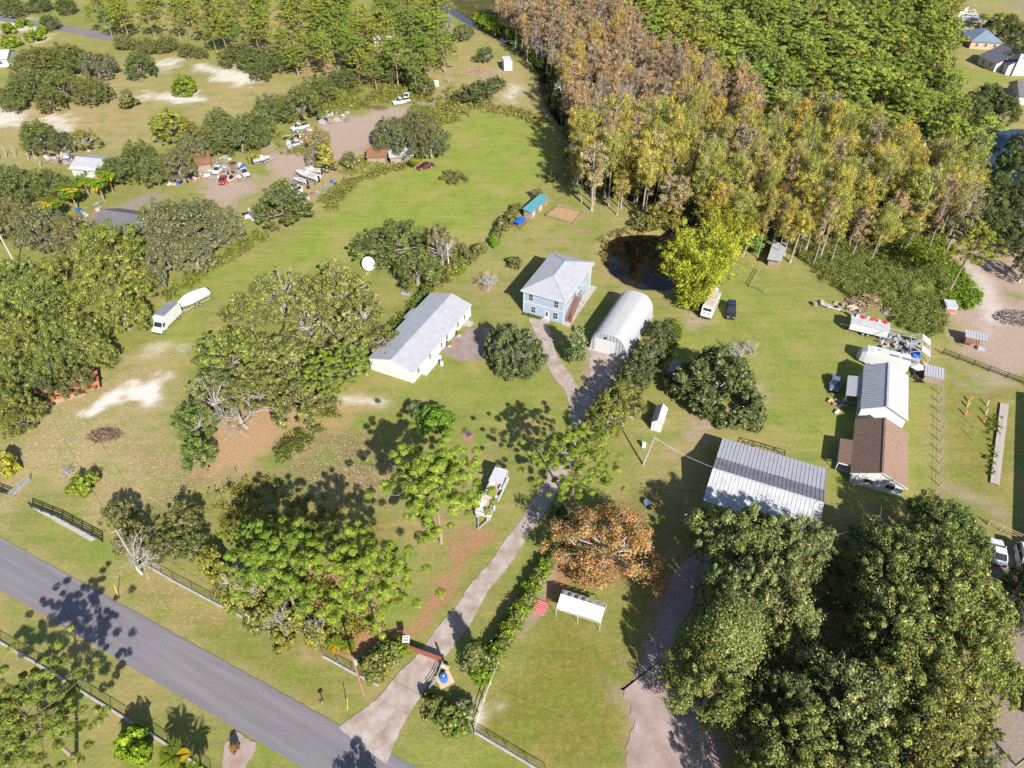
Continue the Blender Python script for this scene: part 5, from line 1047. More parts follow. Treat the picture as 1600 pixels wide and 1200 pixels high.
slope('roof', V3(1.9, -.2, 1.9), V3(Lc+2.6, -.2, 1.9), V3(Lc+2.6, 2.4, 2.35), V3(1.9, 2.4, 2.35), M_teal, tl, 14, .05)
bt = thing('tarp_pen', 'low pen under a bright blue tarp beside the teal coop', 'pen', (2.0, 153.4, 0), math.radians(60.3))
MB().slab([(.2, .1, 1.3), (3.4, .1, 1.3), (3.4, 1.0, 1.55), (3.3, 2.2, 1.35), (.3, 2.2, 1.3), (.15, 1.0, 1.5)], .04).build('tarp', M_bluetarp, bt)
pn = MB()
for x in (.1, 1.2, 2.3, 3.4):
    for y in (0, 2.2): pn.beam((x, y, 0), (x, y, 1.3), .09)
for z in (.4, .9): pn.beam((.1, 0, z), (3.4, 0, z), .06); pn.beam((.1, 0, z), (.1, 2.2, z), .06)
pn.build('pen_frame', M_stair, bt)
ts = thing('tin_shed', 'open-fronted wooden shed with pale tin roof at the wood edge', 'shed', tuple(P(1199, 415)), math.radians(-24)); W, D = 2.35, 6.9
bd = MB().box(0, W, -.04, .04, 0, .2).mesh('plank', M_wood)
for i in range(8): o = bpy.data.objects.new('plank', bd); link(o, ts); o.location = (0, 0, .05+i*.225)
MB().box(0, .08, .05, D, 0, 1.95).box(W-.08, W, .05, D, 0, 2.1).box(.08, W-.08, D-.08, D, 0, 1.95).build('wall', M_wood, ts)
slope('roof', V3(-.35, -.9, 2.1), V3(W+.35, -.9, 2.35), V3(W+.35, D+.6, 2.35), V3(-.35, D+.6, 2.1), M_tinw, ts, 0, .06)
sg = MB(); ribs(sg, V3(-.35, -.9, 2.1), V3(W+.35, -.9, 2.35), V3(W+.35, D+.6, 2.35), V3(-.35, D+.6, 2.1), 7, .05, .03); sg.build('roof_seam', M_tinw, ts)

# --- simple houses further off: walls, gable or hip roof, windows
def far_house(name, label, A, B, D, EV, RG, wall, roof, hip=False, ridge='x', wins=3, oh=.5, roof2=None, cat='house', wf=None):
    loc, rz, W = frame_of(A, B); h = thing(name, label, cat, loc, rz); e = oh
    if hip:
        MB().box(0, W, 0, D, -.05, EV).build('wall', wall, h); k = min(W, D)/2
        a, b, c, d = V3(-e, -e, EV), V3(W+e, -e, EV), V3(W+e, D+e, EV), V3(-e, D+e, EV)
        r1, r2 = (V3(k, D/2, RG), V3(W-k, D/2, RG)) if W >= D else (V3(W/2, k, RG), V3(W/2, D-k, RG))
        if W >= D:
            slope('roof_slope', a, b, r2, r1, roof, h); slope('roof_slope', c, d, r1, r2, roof, h); slope('roof_slope', b, c, r2, None, roof, h); slope('roof_slope', d, a, r1, None, roof, h)
        else:
            slope('roof_slope', a, b, r1, None, roof, h); slope('roof_slope', c, d, r2, None, roof, h); slope('roof_slope', b, c, r2, r1, roof, h); slope('roof_slope', d, a, r1, r2, roof, h)
    elif ridge == 'x':
        MB().extrude_x([(0, -.05), (D, -.05), (D, EV), (D/2, RG-.12), (0, EV)], 0, W).build('wall', wall, h)
        slope('roof_slope', V3(-e, -e, EV-.2), V3(W+e, -e, EV-.2), V3(W+e, D/2, RG), V3(-e, D/2, RG), roof, h); slope('roof_slope', V3(-e, D+e, EV-.2), V3(W+e, D+e, EV-.2), V3(W+e, D/2, RG), V3(-e, D/2, RG), roof2 or roof, h)
    else:
        MB().extrude_y([(0, -.05), (W, -.05), (W, EV), (W/2, RG-.12), (0, EV)], 0, D).build('wall', wall, h)
        slope('roof_slope', V3(-e, -e, EV-.2), V3(-e, D+e, EV-.2), V3(W/2, D+e, RG), V3(W/2, -e, RG), roof, h); slope('roof_slope', V3(W+e, -e, EV-.2), V3(W+e, D+e, EV-.2), V3(W/2, D+e, RG), V3(W/2, -e, RG), roof2 or roof, h)
    for i in range(wins): win(h, 'f', W*(i+.7)/(wins+.4)-.5, .9, 1.0, 1.2, W, D, frame=wf)
    win(h, 'l', D*.3, .9, 1., 1.2, W, D, frame=wf); win(h, 'l', D*.65, .9, 1., 1.2, W, D, frame=wf)
    return h
far_house('brick_house', 'peach brick house with blue-grey hipped roof at the upper right', P(1514, 76), P(1561, 78.5), 14, 2.7, 5.4, M_brick, M_shingb, hip=True)
far_house('white_gabled_house', 'white house with dark shingle roof below the brick house', P(1526, 100), P(1552, 112), 16, 3.0, 6.2, M_wall, M_shingd, ridge='x', wins=2)
g2 = far_house('white_gabled_house', 'white house front with tall chimney at the right edge', P(1570, 117), P(1612, 119), 12, 3.4, 6.6, M_wall, M_shingd, ridge='y', wins=2)
MB().box(2.0, 3.1, -.75, -.02, 0, 7.2).build('chimney', M_white, g2)
far_house('grey_roofed_house', 'cream house with grey-brown roof cut by the right edge', P(1588, 163), P(1680, 170), 12, 2.9, 5.6, M_wall2, M_shingg, ridge='x', wins=2)
far_house('screened_house', 'house with brown roof behind the pool cage', P(1470, 22), P(1497, 27), 12, 2.7, 5.0, M_wall2, M_shingle, hip=True)
far_house('far_house', 'pale-roofed house showing through the pines at the top', P(1325, 24), P(1352, 24), 10, 2.7, 5.2, M_wall, M_tinw, hip=True)
far_house('far_house', 'second house half hidden by pines left of the pool cage', P(1455, 40), P(1478, 41), 10, 2.7, 5.2, M_wall, M_shingle, hip=True)
pc = thing('pool_cage', 'white screened pool enclosure beside the brick house', 'pool cage', tuple(P(1500, 42)), math.radians(-10))
mb = MB()
for x in np.linspace(0, 10, 6):
    for y in (0, 7): mb.beam((x, y, 0), (x, y, 2.6), .16)
    mb.beam((x, 0, 2.6), (x, 2, 3.6), .14); mb.beam((x, 7, 2.6), (x, 5, 3.6), .14); mb.beam((x, 2, 3.6), (x, 5, 3.6), .14)
for y, z in ((0, 2.6), (7, 2.6), (2, 3.6), (5, 3.6), (0, 1.2)): mb.beam((0, y, z), (10, y, z), .14)
mb.build('frame', M_white, pc); M_screen = mat('insect_screen', (.16, .17, .18, 1), .6, var=.1); MB().slab([(.1, 2, 3.52), (9.9, 2, 3.52), (9.9, 5, 3.52), (.1, 5, 3.52)], .02).slab([(.1, .1, 2.52), (9.9, .1, 2.52), (9.9, 1.95, 3.47), (.1, 1.95, 3.47)], .02).build('screen', M_screen, pc)
sp = thing('screen_porch', 'white screened porch joined to the brick house', 'porch', tuple(P(1488, 60)), math.radians(-4))
mb = MB()
for x in np.linspace(0, 9, 6): mb.beam((x, 0, 0), (x, 0, 2.5), .16); mb.beam((x, 0, 2.5), (x, 5, 2.8), .14); mb.beam((x, 5, 0), (x, 5, 2.8), .14)
for y, z in ((0, 2.5), (5, 2.8), (2.5, 2.65), (0, 1.1)): mb.beam((0, y, z), (9, y, z), .16)
mb.build('frame', M_white, sp); MB().slab([(.1, .1, 2.42), (8.9, .1, 2.42), (8.9, 4.9, 2.7), (.1, 4.9, 2.7)], .03).build('screen', mat('pale_screen', (.42, .36, .34, 1), .7), sp)
sheet('driveway', [(1500,14),(1524,14),(1530,26),(1506,24)], .01, M_conc, 'pale concrete driveway at the upper right', .1)
far_house('grey_roofed_house', 'house with a broad grey shingle roof among the left oaks', P(150, 372), P(214, 382), 10, 2.6, 5.0, M_wall2, M_shingg, ridge='x', wins=3)
far_house('white_building', 'white metal building cut by the upper left edge', P(-22, 106), P(15, 104), 9, 3.0, 4.6, M_wall, M_tinw, ridge='x', wins=2)
far_house('white_barn', 'barn with a pale tin roof among palms at left', P(116, 276), P(158, 280), 8, 2.6, 4.0, M_wall2, M_tin2, ridge='x', wins=1)
far_house('white_trailer_home', 'pale roof glimpsed between the pines', P(585, 72), P(615, 72), 4, 2.6, 3.4, M_wall, M_tinw, ridge='x', wins=2)
far_house('white_trailer_home', 'pale roof beside the dark shed on the canal bank', P(662, 38), P(682, 39), 4.5, 2.4, 3.2, M_wall, M_tinw, ridge='x', wins=1)
far_house('dark_shed', 'dark shed at the top beside the canal bank', P(690, 46), P(704, 45), 5, 3.0, 4.0, M_shingd, M_shingd, ridge='x', wins=1, cat='shed')
_a = P(1581, 868); _b = P(1588, 622); _d = (_b-_a); _u = Vector((_d.y, -_d.x, 0)).normalized(); _h = 5.6; _A = _a+Vector((.6*_h, -1.355*_h, 0))
far_house('metal_barn', 'big metal barn just beyond the right edge, throwing its shadow on the paddock', _A, _A+_u*14, _d.length+2, _h, 7.5, M_wall2, M_tin2, ridge='y', wins=2, oh=.15)
# ------------------------------------------------------------------ vehicles
def wheel_mesh(r=.34, wd=.24):
    t = MB().tube([(0, -wd/2, 0), (0, wd/2, 0)], r, 14).mesh('tyre', M_rubber); k = MB().tube([(0, -wd/2-.012, 0), (0, wd/2+.012, 0)], r*.6, 10).mesh('rim', M_alum); return t, k
WH = {}
def wheels(parent, xs_, ys_, r=.34, wd=.24):
    if (r, wd) not in WH: WH[(r, wd)] = wheel_mesh(r, wd)
    t, k = WH[(r, wd)]
    for x in xs_:
        for y in ys_:
            w_ = bpy.data.objects.new('wheel', t); link(w_, parent); w_.location = (x, y, r); q = bpy.data.objects.new('rim', k); link(q, w_)
def paint_mat(name, c, rough=.3): return mat(name, c, rough, .0, var=.05, spec=.6)
def heading(front, rear): d = P(*front)-P(*rear); return math.atan2(d.y, d.x)
M_lamp = mat('lamp_lens', (.6, .6, .58, 1), .15, spec=.7, var=.02); M_tail = mat('tail_lens', (.35, .02, .02, 1), .2, var=.02); M_trim = mat('dark_trim', (.03, .03, .032, 1), .6)
def car(label, centre_px, front_px, body, L=4.6, W=1.85, Hh=1.5, kind='sedan', name='car', cat='car', group=None):
    """front along +x, standing on z = 0"""
    c = P(*centre_px); f = P(*front_px); rz = math.atan2(f.y-c.y, f.x-c.x); e = thing(name, label, cat, tuple(c), rz, group)
    hl = L/2; b = MB(); belt = Hh*.58 if kind != 'pickup' else Hh*.55
    def ring(x, w_, z0, z1, tw): return [(x, -w_/2, z0), (x, w_/2, z0), (x, w_/2*1.0, z0+(z1-z0)*.6), (x, w_/2*tw, z1), (x, -w_/2*tw, z1), (x, -w_/2, z0+(z1-z0)*.6)]
    hood = belt*.93
    secs = [(-hl, W*.86, .36, belt*.88), (-hl+.12, W*.95, .26, belt*.97), (-hl*.55, W, .22, belt), (0, W, .22, belt), (hl*.4, W, .22, belt), (hl*.62, W*.98, .22, hood), (hl-.16, W*.93, .26, hood*.88), (hl, W*.8, .38, hood*.76)]
    b.loft([ring(x, w_, z0, z1, .93) for x, w_, z0, z1 in secs]); b.build('body', body, e, smooth=False)
    if kind == 'suv': x0, x1, x2, x3 = -hl+.08, -hl+.45, hl*.12, hl*.5
    elif kind == 'pickup': x0, x1, x2, x3 = -hl*.08, 0.0, hl*.26, hl*.52
    else: x0, x1, x2, x3 = -hl*.72, -hl*.38, hl*.06, hl*.48
    g = MB(); wb = W*.92; wt = W*.76
    g.loft([[(x0, -wb/2, belt-.01), (x3, -wb/2, belt-.01), (x3, wb/2, belt-.01), (x0, wb/2, belt-.01)], [(x1, -wt/2, Hh-.05), (x2, -wt/2, Hh-.05), (x2, wt/2, Hh-.05), (x1, wt/2, Hh-.05)]]); g.build('glasshouse', M_glass, e)
    MB().slab([(x1-.04, -wt/2-.02, Hh), (x2+.04, -wt/2-.02, Hh), (x2+.04, wt/2+.02, Hh), (x1-.04, wt/2+.02, Hh)], .055).build('roof', body, e)
    for s in (-1, 1):
        MB().beam((x3, s*wb/2, belt), (x2, s*wt/2, Hh-.03), .07, .07).build('pillar', body, e); MB().beam((x0, s*wb/2, belt), (x1, s*wt/2, Hh-.03), .1, .09).build('pillar', body, e); xm = (x1+x2)/2; MB().beam((xm, s*(wb/2+.004), belt), (xm, s*(wt/2+.01), Hh-.03), .08, .04).build('pillar', body, e)
    for s in (-1, 1):
        MB().box(hl-.14, hl-.0, s*W*.3-.16, s*W*.3+.16, belt*.62, belt*.76).build('headlight', M_lamp, e); MB().box(-hl-.01, -hl+.08, s*W*.34-.12, s*W*.34+.12, belt*.6, belt*.82).build('tail_light', M_tail, e)
        MB().box(x3-.28, x3-.1, s*(W/2+.02)-.09, s*(W/2+.02)+.09, belt, belt+.14).build('mirror', body, e)
    MB().box(hl-.06, hl+.05, -W*.4, W*.4, .3, .48).build('bumper', M_trim, e); MB().box(-hl-.05, -hl+.06, -W*.4, W*.4, .32, .5).build('bumper', M_trim, e)
    if kind == 'pickup':
        MB().box(-hl+.12, x0-.08, -W*.4, W*.4, belt-.02, belt+.006).build('cargo_bed', M_trim, e)
    if kind == 'suv':
        r_ = MB()
        for s in (-1, 1): r_.beam((x1+.1, s*wt*.44, Hh+.05), (x2-.1, s*wt*.44, Hh+.05), .05)
        r_.build('roof_rail', M_trim, e)
    wheels(e, (-hl*.6, hl*.62), (-W/2+.1, W/2-.1)); return e
M_cw = paint_mat('white_car_paint', (.55, .55, .55, 1)); M_ck = paint_mat('black_car_paint', (.02, .021, .024, 1)); M_cm = paint_mat('maroon_car_paint', (.10, .012, .018, 1)); M_cb = paint_mat('blue_grey_car_paint', (.10, .14, .19, 1)); M_cs = paint_mat('silver_car_paint', (.42, .43, .44, 1))
su = car('black SUV with roof panels parked on the grass beside the camper', (1141, 490), (1141, 505), M_ck, 5.0, 2.0, 1.95, 'suv')
rp = MB().box(-2.2, -.5, -.75, .75, 2.0, 2.05).mesh('solar_panel', mat('solar_panel_blue', (.02, .03, .07, 1), .15, var=.1, spec=.7))
o = bpy.data.objects.new('solar_panel', rp); link(o, su)
car('maroon saloon car parked on the green field', (665, 262.5), (654, 265), M_cm, 4.9, 1.85, 1.45)
car('blue-grey car in the shade beside the white house', (1303.5, 602), (1301, 618), M_cb, 4.6, 1.85, 1.5)
car('white pickup in the junk yard weeds', (469, 201), (460, 203.5), M_cw, 5.6, 1.95, 1.8, 'pickup', 'pickup_truck', 'pickup')
car('white pickup at the top end of the junk yard', (627, 161), (617, 163), M_cw, 5.8, 2.0, 1.9, 'pickup', 'pickup_truck', 'pickup')
car('white car behind the white pickup at the top of the junk yard', (636, 151.5), (637, 149), M_cw, 4.5, 1.85, 1.5)
car('white saloon car parked half under the lower right oaks', (1557, 866), (1553, 840), M_cw, 4.8, 1.9, 1.5)
car('dark pickup in the deep shade at the right edge', (1599, 1085), (1594, 1064), M_ck, 5.2, 1.95, 1.8, 'suv')
car('white van cut by the right edge beside the white saloon', (1598, 882), (1603, 903), M_cw, 5.4, 2.0, 2.2, 'suv', 'van', 'van')
car('blue car near the far dark shed', (697, 52), (700, 54), M_cb, 4.5, 1.8, 1.5); car('white car on the upper right driveway', (1508, 14), (1509, 18), M_cw, 4.6, 1.85, 1.5)
car('dark car in front of the upper right houses', (1545, 42), (1550, 42), M_ck, 4.6, 1.85, 1.5); car('silver car beside the dark car at the upper right', (1553, 33), (1558, 33), M_cs, 4.6, 1.85, 1.5)
car('red car among the clutter in front of the rusty shack', (349, 284), (346, 291), paint_mat('red_car_paint', (.28, .04, .03, 1)), 4.5, 1.8, 1.45); car('white car beside the red one in the junk clutter', (341, 268), (336, 274), M_cw, 4.6, 1.8, 1.5)
car('silver pickup at the right of the junk clutter', (381, 272), (389, 279), M_cs, 5.4, 1.95, 1.8, 'pickup', 'pickup_truck', 'pickup'); car('grey car under the thin golden tree', (462, 227), (452, 230), M_cs, 4.5, 1.8, 1.45)
car('white van below the white boats', (459, 305), (452, 309), M_cw, 5.2, 2.0, 2.1, 'suv', 'van', 'van'); car('white car half under the rounded dark oak', (398, 340), (390, 341), M_cw, 4.5, 1.8, 1.45)
# box truck
rz = heading((247, 521), (276, 493)); e = thing('box_truck', 'white box truck with grey roof towing the wrapped boat', 'truck', tuple((P(249, 520)+P(277, 496))/2), rz); BL = 7.2
MB().box(-3.6, 1.35, -1.15, 1.15, .85, 3.35).build('cargo_box', M_white, e); MB().box(-3.55, 1.3, -1.1, 1.1, 3.353, 3.40).build('box_roof', M_tind, e); MB().box(1.35, 2.0, -1.1, 1.1, 2.45, 3.3).build('attic', M_white, e)
MB().extrude_y([(1.36, .5), (3.55, .5), (3.6, .95), (3.45, 1.25), (2.75, 1.42), (2.1, 2.3), (1.36, 2.4)], -1.0, 1.0).build('cab', M_cw, e)
MB().slab([(2.73, -.9, 1.5), (2.73, .9, 1.5), (2.15, .86, 2.27), (2.15, -.86, 2.27)], .03).build('windscreen', M_glass, e)
for s in (-1, 1): MB().box(1.6, 2.35, s*1.003-.01, s*1.003+.01, 1.5, 2.1).build('side_window', M_glass, e); MB().box(3.5, 3.62, s*.7-.2, s*.7+.2, .85, 1.05).build('headlight', M_lamp, e); MB().box(2.4, 2.5, s*1.2-.12, s*1.2+.12, 1.5, 1.85).build('mirror', M_black, e)
MB().box(3.55, 3.68, -1, 1, .5, .75).build('bumper', M_trim, e); MB().box(-3.5, 1.3, -.5, .5, .55, .84).build('chassis', M_black, e); wheels(e, (-2.3, 2.75), (-.95, .95), .4, .3)
# hull builder
def hull(name, L, W, Hh, m, parent, z0=.0, flare=.75, deck=None, n=9):
    rings = []
    for i in range(n+1):
        t = i/n; x = -L/2+L*t; w_ = W/2*(1 if t < .5 else max(.02, 1-((t-.5)/.5)**2.2)); sh = Hh*(1+.18*max(0, t-.4)); kz = z0+Hh*.75*max(0, (t-.7)/.3)**2
        rings.append([(x, -w_, z0+sh), (x, -w_*flare, z0+(sh)*.35+kz*.1), (x, 0, kz), (x, w_*flare, z0+(sh)*.35+kz*.1), (x, w_, z0+sh)])
    mb = MB(); mb.loft(rings); return mb.build(name, m, parent)
def trailer(parent, L, W, tongue=1.6, z=.45, axle=(-.6, .3)):
    f = MB()
    for s in (-1, 1): f.beam((-L/2, s*W*.4, z), (L/2-.6, s*W*.4, z), .1, .14); f.beam((L/2-.6, s*W*.4, z), (L/2+tongue, 0, z), .1, .14)
    for x in np.linspace(-L/2, L/2-.8, 5): f.beam((x, -W*.4, z), (x, W*.4, z), .1)
    f.build('trailer_frame', M_alum, parent); wheels(parent, axle, (-W*.47, W*.47), .33, .22)
def boat(label, centre, bow, L, W, Hh, cover=True, name='boat', group=None, consol=True):
    c = P(*centre); f = P(*bow); e = thing(name, label, 'boat', tuple(c), math.atan2(f.y-c.y, f.x-c.x), group); trailer(e, L*.9, W*.9)
    hull('hull', L, W, Hh, M_white, e, .55)
    if cover:
        rings = []
        for i in range(9):
            t = i/8; x = -L/2+L*t*.98; w_ = W/2*(.98 if t < .5 else max(.03, 1-((t-.5)/.5)**2.2)); pk = 1.15*math.sin(math.pi*min(1, .12+t*.75))**.8*(1 if t < .85 else .6); zz = .55+Hh*(1+.18*max(0, t-.4))
            rings.append([(x, -w_*1.02, zz-.12), (x, -w_*.6, zz+pk*.62), (x, 0, zz+pk), (x, w_*.6, zz+pk*.62), (x, w_*1.02, zz-.12)])
        MB().loft(rings).build('cover', mat('white_shrink_wrap', (.6, .6, .6, 1), .4, var=.06, bump=.15), e)
    else:
        MB().box(-L*.38, L*.12, -W*.34, W*.34, .55+Hh+.004, .55+Hh+.03).build('cockpit_floor', M_tan, e)
        if consol: MB().box(-.3, .5, -W*.18, W*.18, .55+Hh+.03, .55+Hh+.8).build('console', M_white, e); MB().slab([(.5, -W*.2, 1.5+Hh), (.5, W*.2, 1.5+Hh), (.25, W*.2, 1.8+Hh), (.25, -W*.2, 1.8+Hh)], .03).build('windscreen', M_glass, e)
    MB().box(-L/2-.35, -L/2+.02, -.22, .22, .45, .55+Hh+.35).build('outboard_motor', M_black, e); return e
boat('shrink-wrapped white boat on a trailer behind the box truck', (304, 476), (322, 468), 7.0, 2.9, 1.4)
p = P(303, 477.5); bpy.data.objects['boat'].rotation_euler[2] = heading((283, 489), (326, 467))
boat('large white boat hull beside the yellow-green column tree', (481, 280), (462, 274), 8.2, 2.6, 1.1, False)
boat('smaller white boat with dark cockpit behind the large white boat', (489, 272), (478, 271), 5.2, 2.0, .9, False)
boat('white skiff in front of the large white boat', (470, 287), (458, 284), 4.6, 1.7, .7, False, consol=False)
boat('small white and blue boat left of the junk yard tree', (410, 254), (425, 250), 5.0, 1.9, .8, False)
# pontoon boat on its trailer
rz = heading((789, 742), (754, 815)); e = thing('pontoon_boat', 'white pontoon boat on a trailer on the front lawn', 'boat', tuple((P(788, 750)+P(752, 815))/2), rz); BL = 8.6; BW = 2.5
for s in (-1, 1): MB().tube([(-BL/2, s*.85, .85), (BL/2-.7, s*.85, .85), (BL/2, s*.85, 1.05)], [.32, .32, .08], 12).build('pontoon', M_alum, e)
MB().box(-BL/2, BL/2-.2, -BW/2, BW/2, 1.17, 1.27).build('deck', M_tan, e)
fn = MB()
for s in (-1, 1): fn.box(-BL/2+.1, BL/2-.5, s*BW/2-.04, s*BW/2+.04, 1.3, 1.95)
fn.box(BL/2-.55, BL/2-.5, -BW/2, -.5, 1.3, 1.95).box(BL/2-.55, BL/2-.5, .5, BW/2, 1.3, 1.95).box(-BL/2+.1, -BL/2+.15, -BW/2, BW/2, 1.3, 1.95); fn.build('side_panel', M_white, e)
M_vinyl = mat('white_vinyl', (.52, .5, .48, 1), .5, var=.12)
for x0, x1, y0, y1 in ((-3.9, -1.2, -1.18, -.55), (-3.9, -1.6, .55, 1.18), (1.2, 3.4, -1.18, -.55), (.9, 3.4, .55, 1.18), (-3.95, -3.2, -.5, .5)): MB().box(x0, x1, y0, y1, 1.275, 1.7).box(x0, x1, y0 if y0 < 0 else y1-.15, y0+.15 if y0 < 0 else y1, 1.7, 1.98).build('seat', M_vinyl, e)
MB().box(-.6, .2, .35, 1.1, 1.275, 2.2).build('console', M_vinyl, e); MB().box(-.9, -.2, -1.0, -.5, 1.28, 1.75).build('seat', M_vinyl, e)
MB().slab([(1.0, -1.1, 3.2), (4.0, -1.1, 3.2), (4.0, 1.1, 3.2), (1.0, 1.1, 3.2)], .05).build('canopy', mat('pale_canvas', (.42, .42, .44, 1), .8, var=.12), e)
cp = MB()
for s in (-1, 1):
    cp.beam((2.5, s*1.2, 1.95), (1.05, s*1.1, 3.15), .05); cp.beam((2.5, s*1.2, 1.95), (3.95, s*1.1, 3.15), .05)
cp.build('canopy_frame', M_alum, e); MB().box(BL/2-.2, BL/2+.45, -.22, .22, .7, 1.9).build('outboard_motor', M_white, e)
tf = MB()
for s in (-1, 1): tf.beam((-BL/2+.3, s*.85, .45), (BL/2-1.5, s*.85, .45), .1, .12); tf.beam((-BL/2+.3, s*.85, .45), (-BL/2-1.9, 0, .45), .1, .12)
for x in (-3, -1, 1, 2.5): tf.beam((x, -1.0, .45), (x, 1.0, .45), .1)
tf.build('trailer_frame', M_alum, e); wheels(e, (.2, 1.0), (-.45, .45), .3, .22)
# white camper / delivery van and small trailer
rz = heading((1098, 503), (1117, 465)); e = thing('camper_van', 'old white camper with a weathered tan roof parked by the bamboo', 'camper', tuple((P(1100, 503)+P(1116, 470))/2), rz); BL = 6.6
MB().extrude_y([(-3.3, .45), (3.2, .45), (3.3, .9), (3.15, 2.0), (2.85, 2.75), (2.6, 2.95), (-3.3, 2.95)], -1.12, 1.12).build('body', M_cw, e); MB().box(-3.2, 2.5, -1.02, 1.02, 2.953, 3.03).build('roof', M_tan, e)
MB().slab([(3.14, -.85, 2.1), (3.14, .85, 2.1), (2.94, .85, 2.62), (2.94, -.85, 2.62)], .03).build('windscreen', M_glass, e)
for s in (-1, 1):
    for x in (-2.4, -.8, .8): MB().box(x, x+.9, s*1.124-.01, s*1.124+.01, 1.6, 2.2).build('side_window', M_glass, e)
    MB().box(3.2, 3.31, s*.75-.15, s*.75+.15, 1.0, 1.2).build('headlight', M_lamp, e); MB().box(3.17, 3.24, s*.45-.2, s*.45+.2, 1.45, 1.7).build('marking', M_red, e)
MB().box(3.2, 3.4, -1.05, 1.05, .4, .65).build('bumper', M_trim, e); wheels(e, (-2, 2.2), (-.95, .95), .38, .28)
e = thing('utility_trailer', 'small white utility trailer with a box behind the camper', 'trailer', tuple(P(1113, 461)), rz); trailer(e, 3.2, 1.8, 1.2); MB().box(-1.6, 1.4, -.85, .85, .5, .95).build('bed', M_white, e); MB().box(-1.5, .2, -.8, -.1, .953, 1.3).build('box', M_black, e); MB().box(-.9, .9, .15, .8, .953, 1.5).build('cooler', M_white, e)
# dark stock trailer with an OSB end under the lone oak
rz = heading((1045, 612), (1060, 575)); e = thing('wooden_trailer', 'dark box trailer with a yellowish board end beside the lone oak', 'trailer', tuple((P(1044, 613)+P(1058, 580))/2), rz)
MB().box(-3., 2.6, -1.1, 1.1, .6, 2.6).build('box', M_shingd, e); MB().box(2.603, 2.68, -1.05, 1.05, .65, 2.55).build('board_end', M_ply, e); MB().box(-3.05, 2.65, -1.15, 1.15, 2.603, 2.66).build('roof', M_tind, e); MB().beam((2.6, 0, .6), (4.4, 0, .5), .12).build('drawbar', M_alum, e); wheels(e, (-.9, 0), (-1.0, 1.0), .36, .24)
# ------------------------------------------------------------------ white cargo box at the top of the canal bank
e = thing('cargo_box', 'plain white cargo container on the canal bank', 'container', tuple(P(794, 111)), math.radians(8)); MB().box(-1.5, 1.5, 0, 6, .1, 3.2).build('body', M_white, e); MB().box(-1.45, 1.45, -.05, -.003, .15, 3.1).build('door', M_white, e); MB().box(-1.4, 1.4, .3, 5.7, 0, .099).build('skid', M_black, e)
e = thing('tank', 'small white tank beside the far pines', 'tank', tuple(P(681, 134)), 0); MB().tube([(0, 0, 0), (0, 0, 1.6), (0, 0, 2.0)], [1.1, 1.1, .4], 14).build('body', M_white, e); MB().cyl((0, 0, 2.0), .25, .15, 8).build('cap', M_black, e)
e = thing('satellite_dish', 'large white dish standing at the grove edge behind the long house', 'satellite dish', tuple(P(576, 425)), math.radians(-105)); e.rotation_euler[1] = -.45
rings = []
for i in range(6):
    r = .15+1.45*i/5; rings.append([(.32*(r/1.6)**2+.0, r*math.cos(a_), 1.9+r*math.sin(a_)*1.0) for a_ in np.linspace(0, 2*math.pi, 17)[:-1]])
MB().loft(rings, cap=False).add(rings[0], [tuple(range(16))]).build('dish', M_white, e); MB().tube([(-.1, 0, 0), (-.1, 0, 1.9)], .1, 8).build('mast', M_steel, e); MB().beam((0, 0, 1.3), (1.3, 0, 1.9), .05).build('feed_arm', M_steel, e)

# ------------------------------------------------------------------ poles and wires
def pole(label, base, h_, m=None, arm=True, lean=(0, 0), rz=0., trans=False):
    b = P(*base); e = thing('utility_pole', label, 'pole', tuple(b), rz)
    MB().tube([(0, 0, -.2), (lean[0]*.5, lean[1]*.5, h_/2), (lean[0], lean[1], h_)], [.17, .145, .11], 9).build('shaft', m or M_pole, e)
    if arm: MB().beam((lean[0]-.7, lean[1], h_-.35), (lean[0]+.7, lean[1], h_-.35), .1).build('crossarm', M_pole, e)
    for x in (-.6, .6) if arm else (0,): MB().cyl((lean[0]+x, lean[1], h_-.3 if arm else h_), .05, .18, 6).build('insulator', M_steel, e)
    if trans: MB().cyl((lean[0]+.3, lean[1], h_-1.5), .2, .7, 10).build('transformer', M_alum, e)
    return e, b+Vector((lean[0], lean[1], h_))
_, t1 = pole('grey wooden utility pole by the bare tree at the road', (221, 893), 10.0, rz=.5)
_, t2 = pole('red-brown utility pole left of the gate', (569, 1086), 9.9, m=mat('red_brown_pole', (.27, .14, .09, 1), .9, var=.25, scale=4), rz=-.55, trans=True)
_, t3 = pole('thin pale pole in the yard below the small white shed', (1004.5, 726), 6.3, m=M_alum, arm=False, lean=(1.1, .2))
_, t4 = pole('pale utility pole at the hedge line behind the long house', (701.5, 423), 7.0, m=mat('pale_pole', (.45, .42, .38, 1), .9), trans=True)
_, t5 = pole('pale utility pole in the wood at the left edge', (28, 420), 9.0, m=MATS['pale_pole'])
_, t6 = pole('pale utility pole by the far road at the left edge', (13, 22), 10, m=MATS['pale_pole'])
def wire(label, a, b, sag=.6, r=.018, m=None):
    pts = [a.lerp(b, t)-Vector((0, 0, sag*4*t*(1-t))) for t in np.linspace(0, 1, 11)]
    o = MB().tube([tuple(p) for p in pts], r, 4).build('wire', m or M_black); tag(o, label, 'wire'); return o
wire('overhead wire crossing the scrub between the two roadside poles', t1, t2, 1.2); wire('power line running from the red-brown pole to the right', t2, Vector((12, 24, 9.5)), .6)
wire('pale service wire from the yard pole to the metal-roofed house', t3, Vector((31.4, 72.9, 4.6)), .5, .025, M_alum)
wire('power line running off to the left from the roadside pole', t1, Vector((-80, 88, 10)), .6)
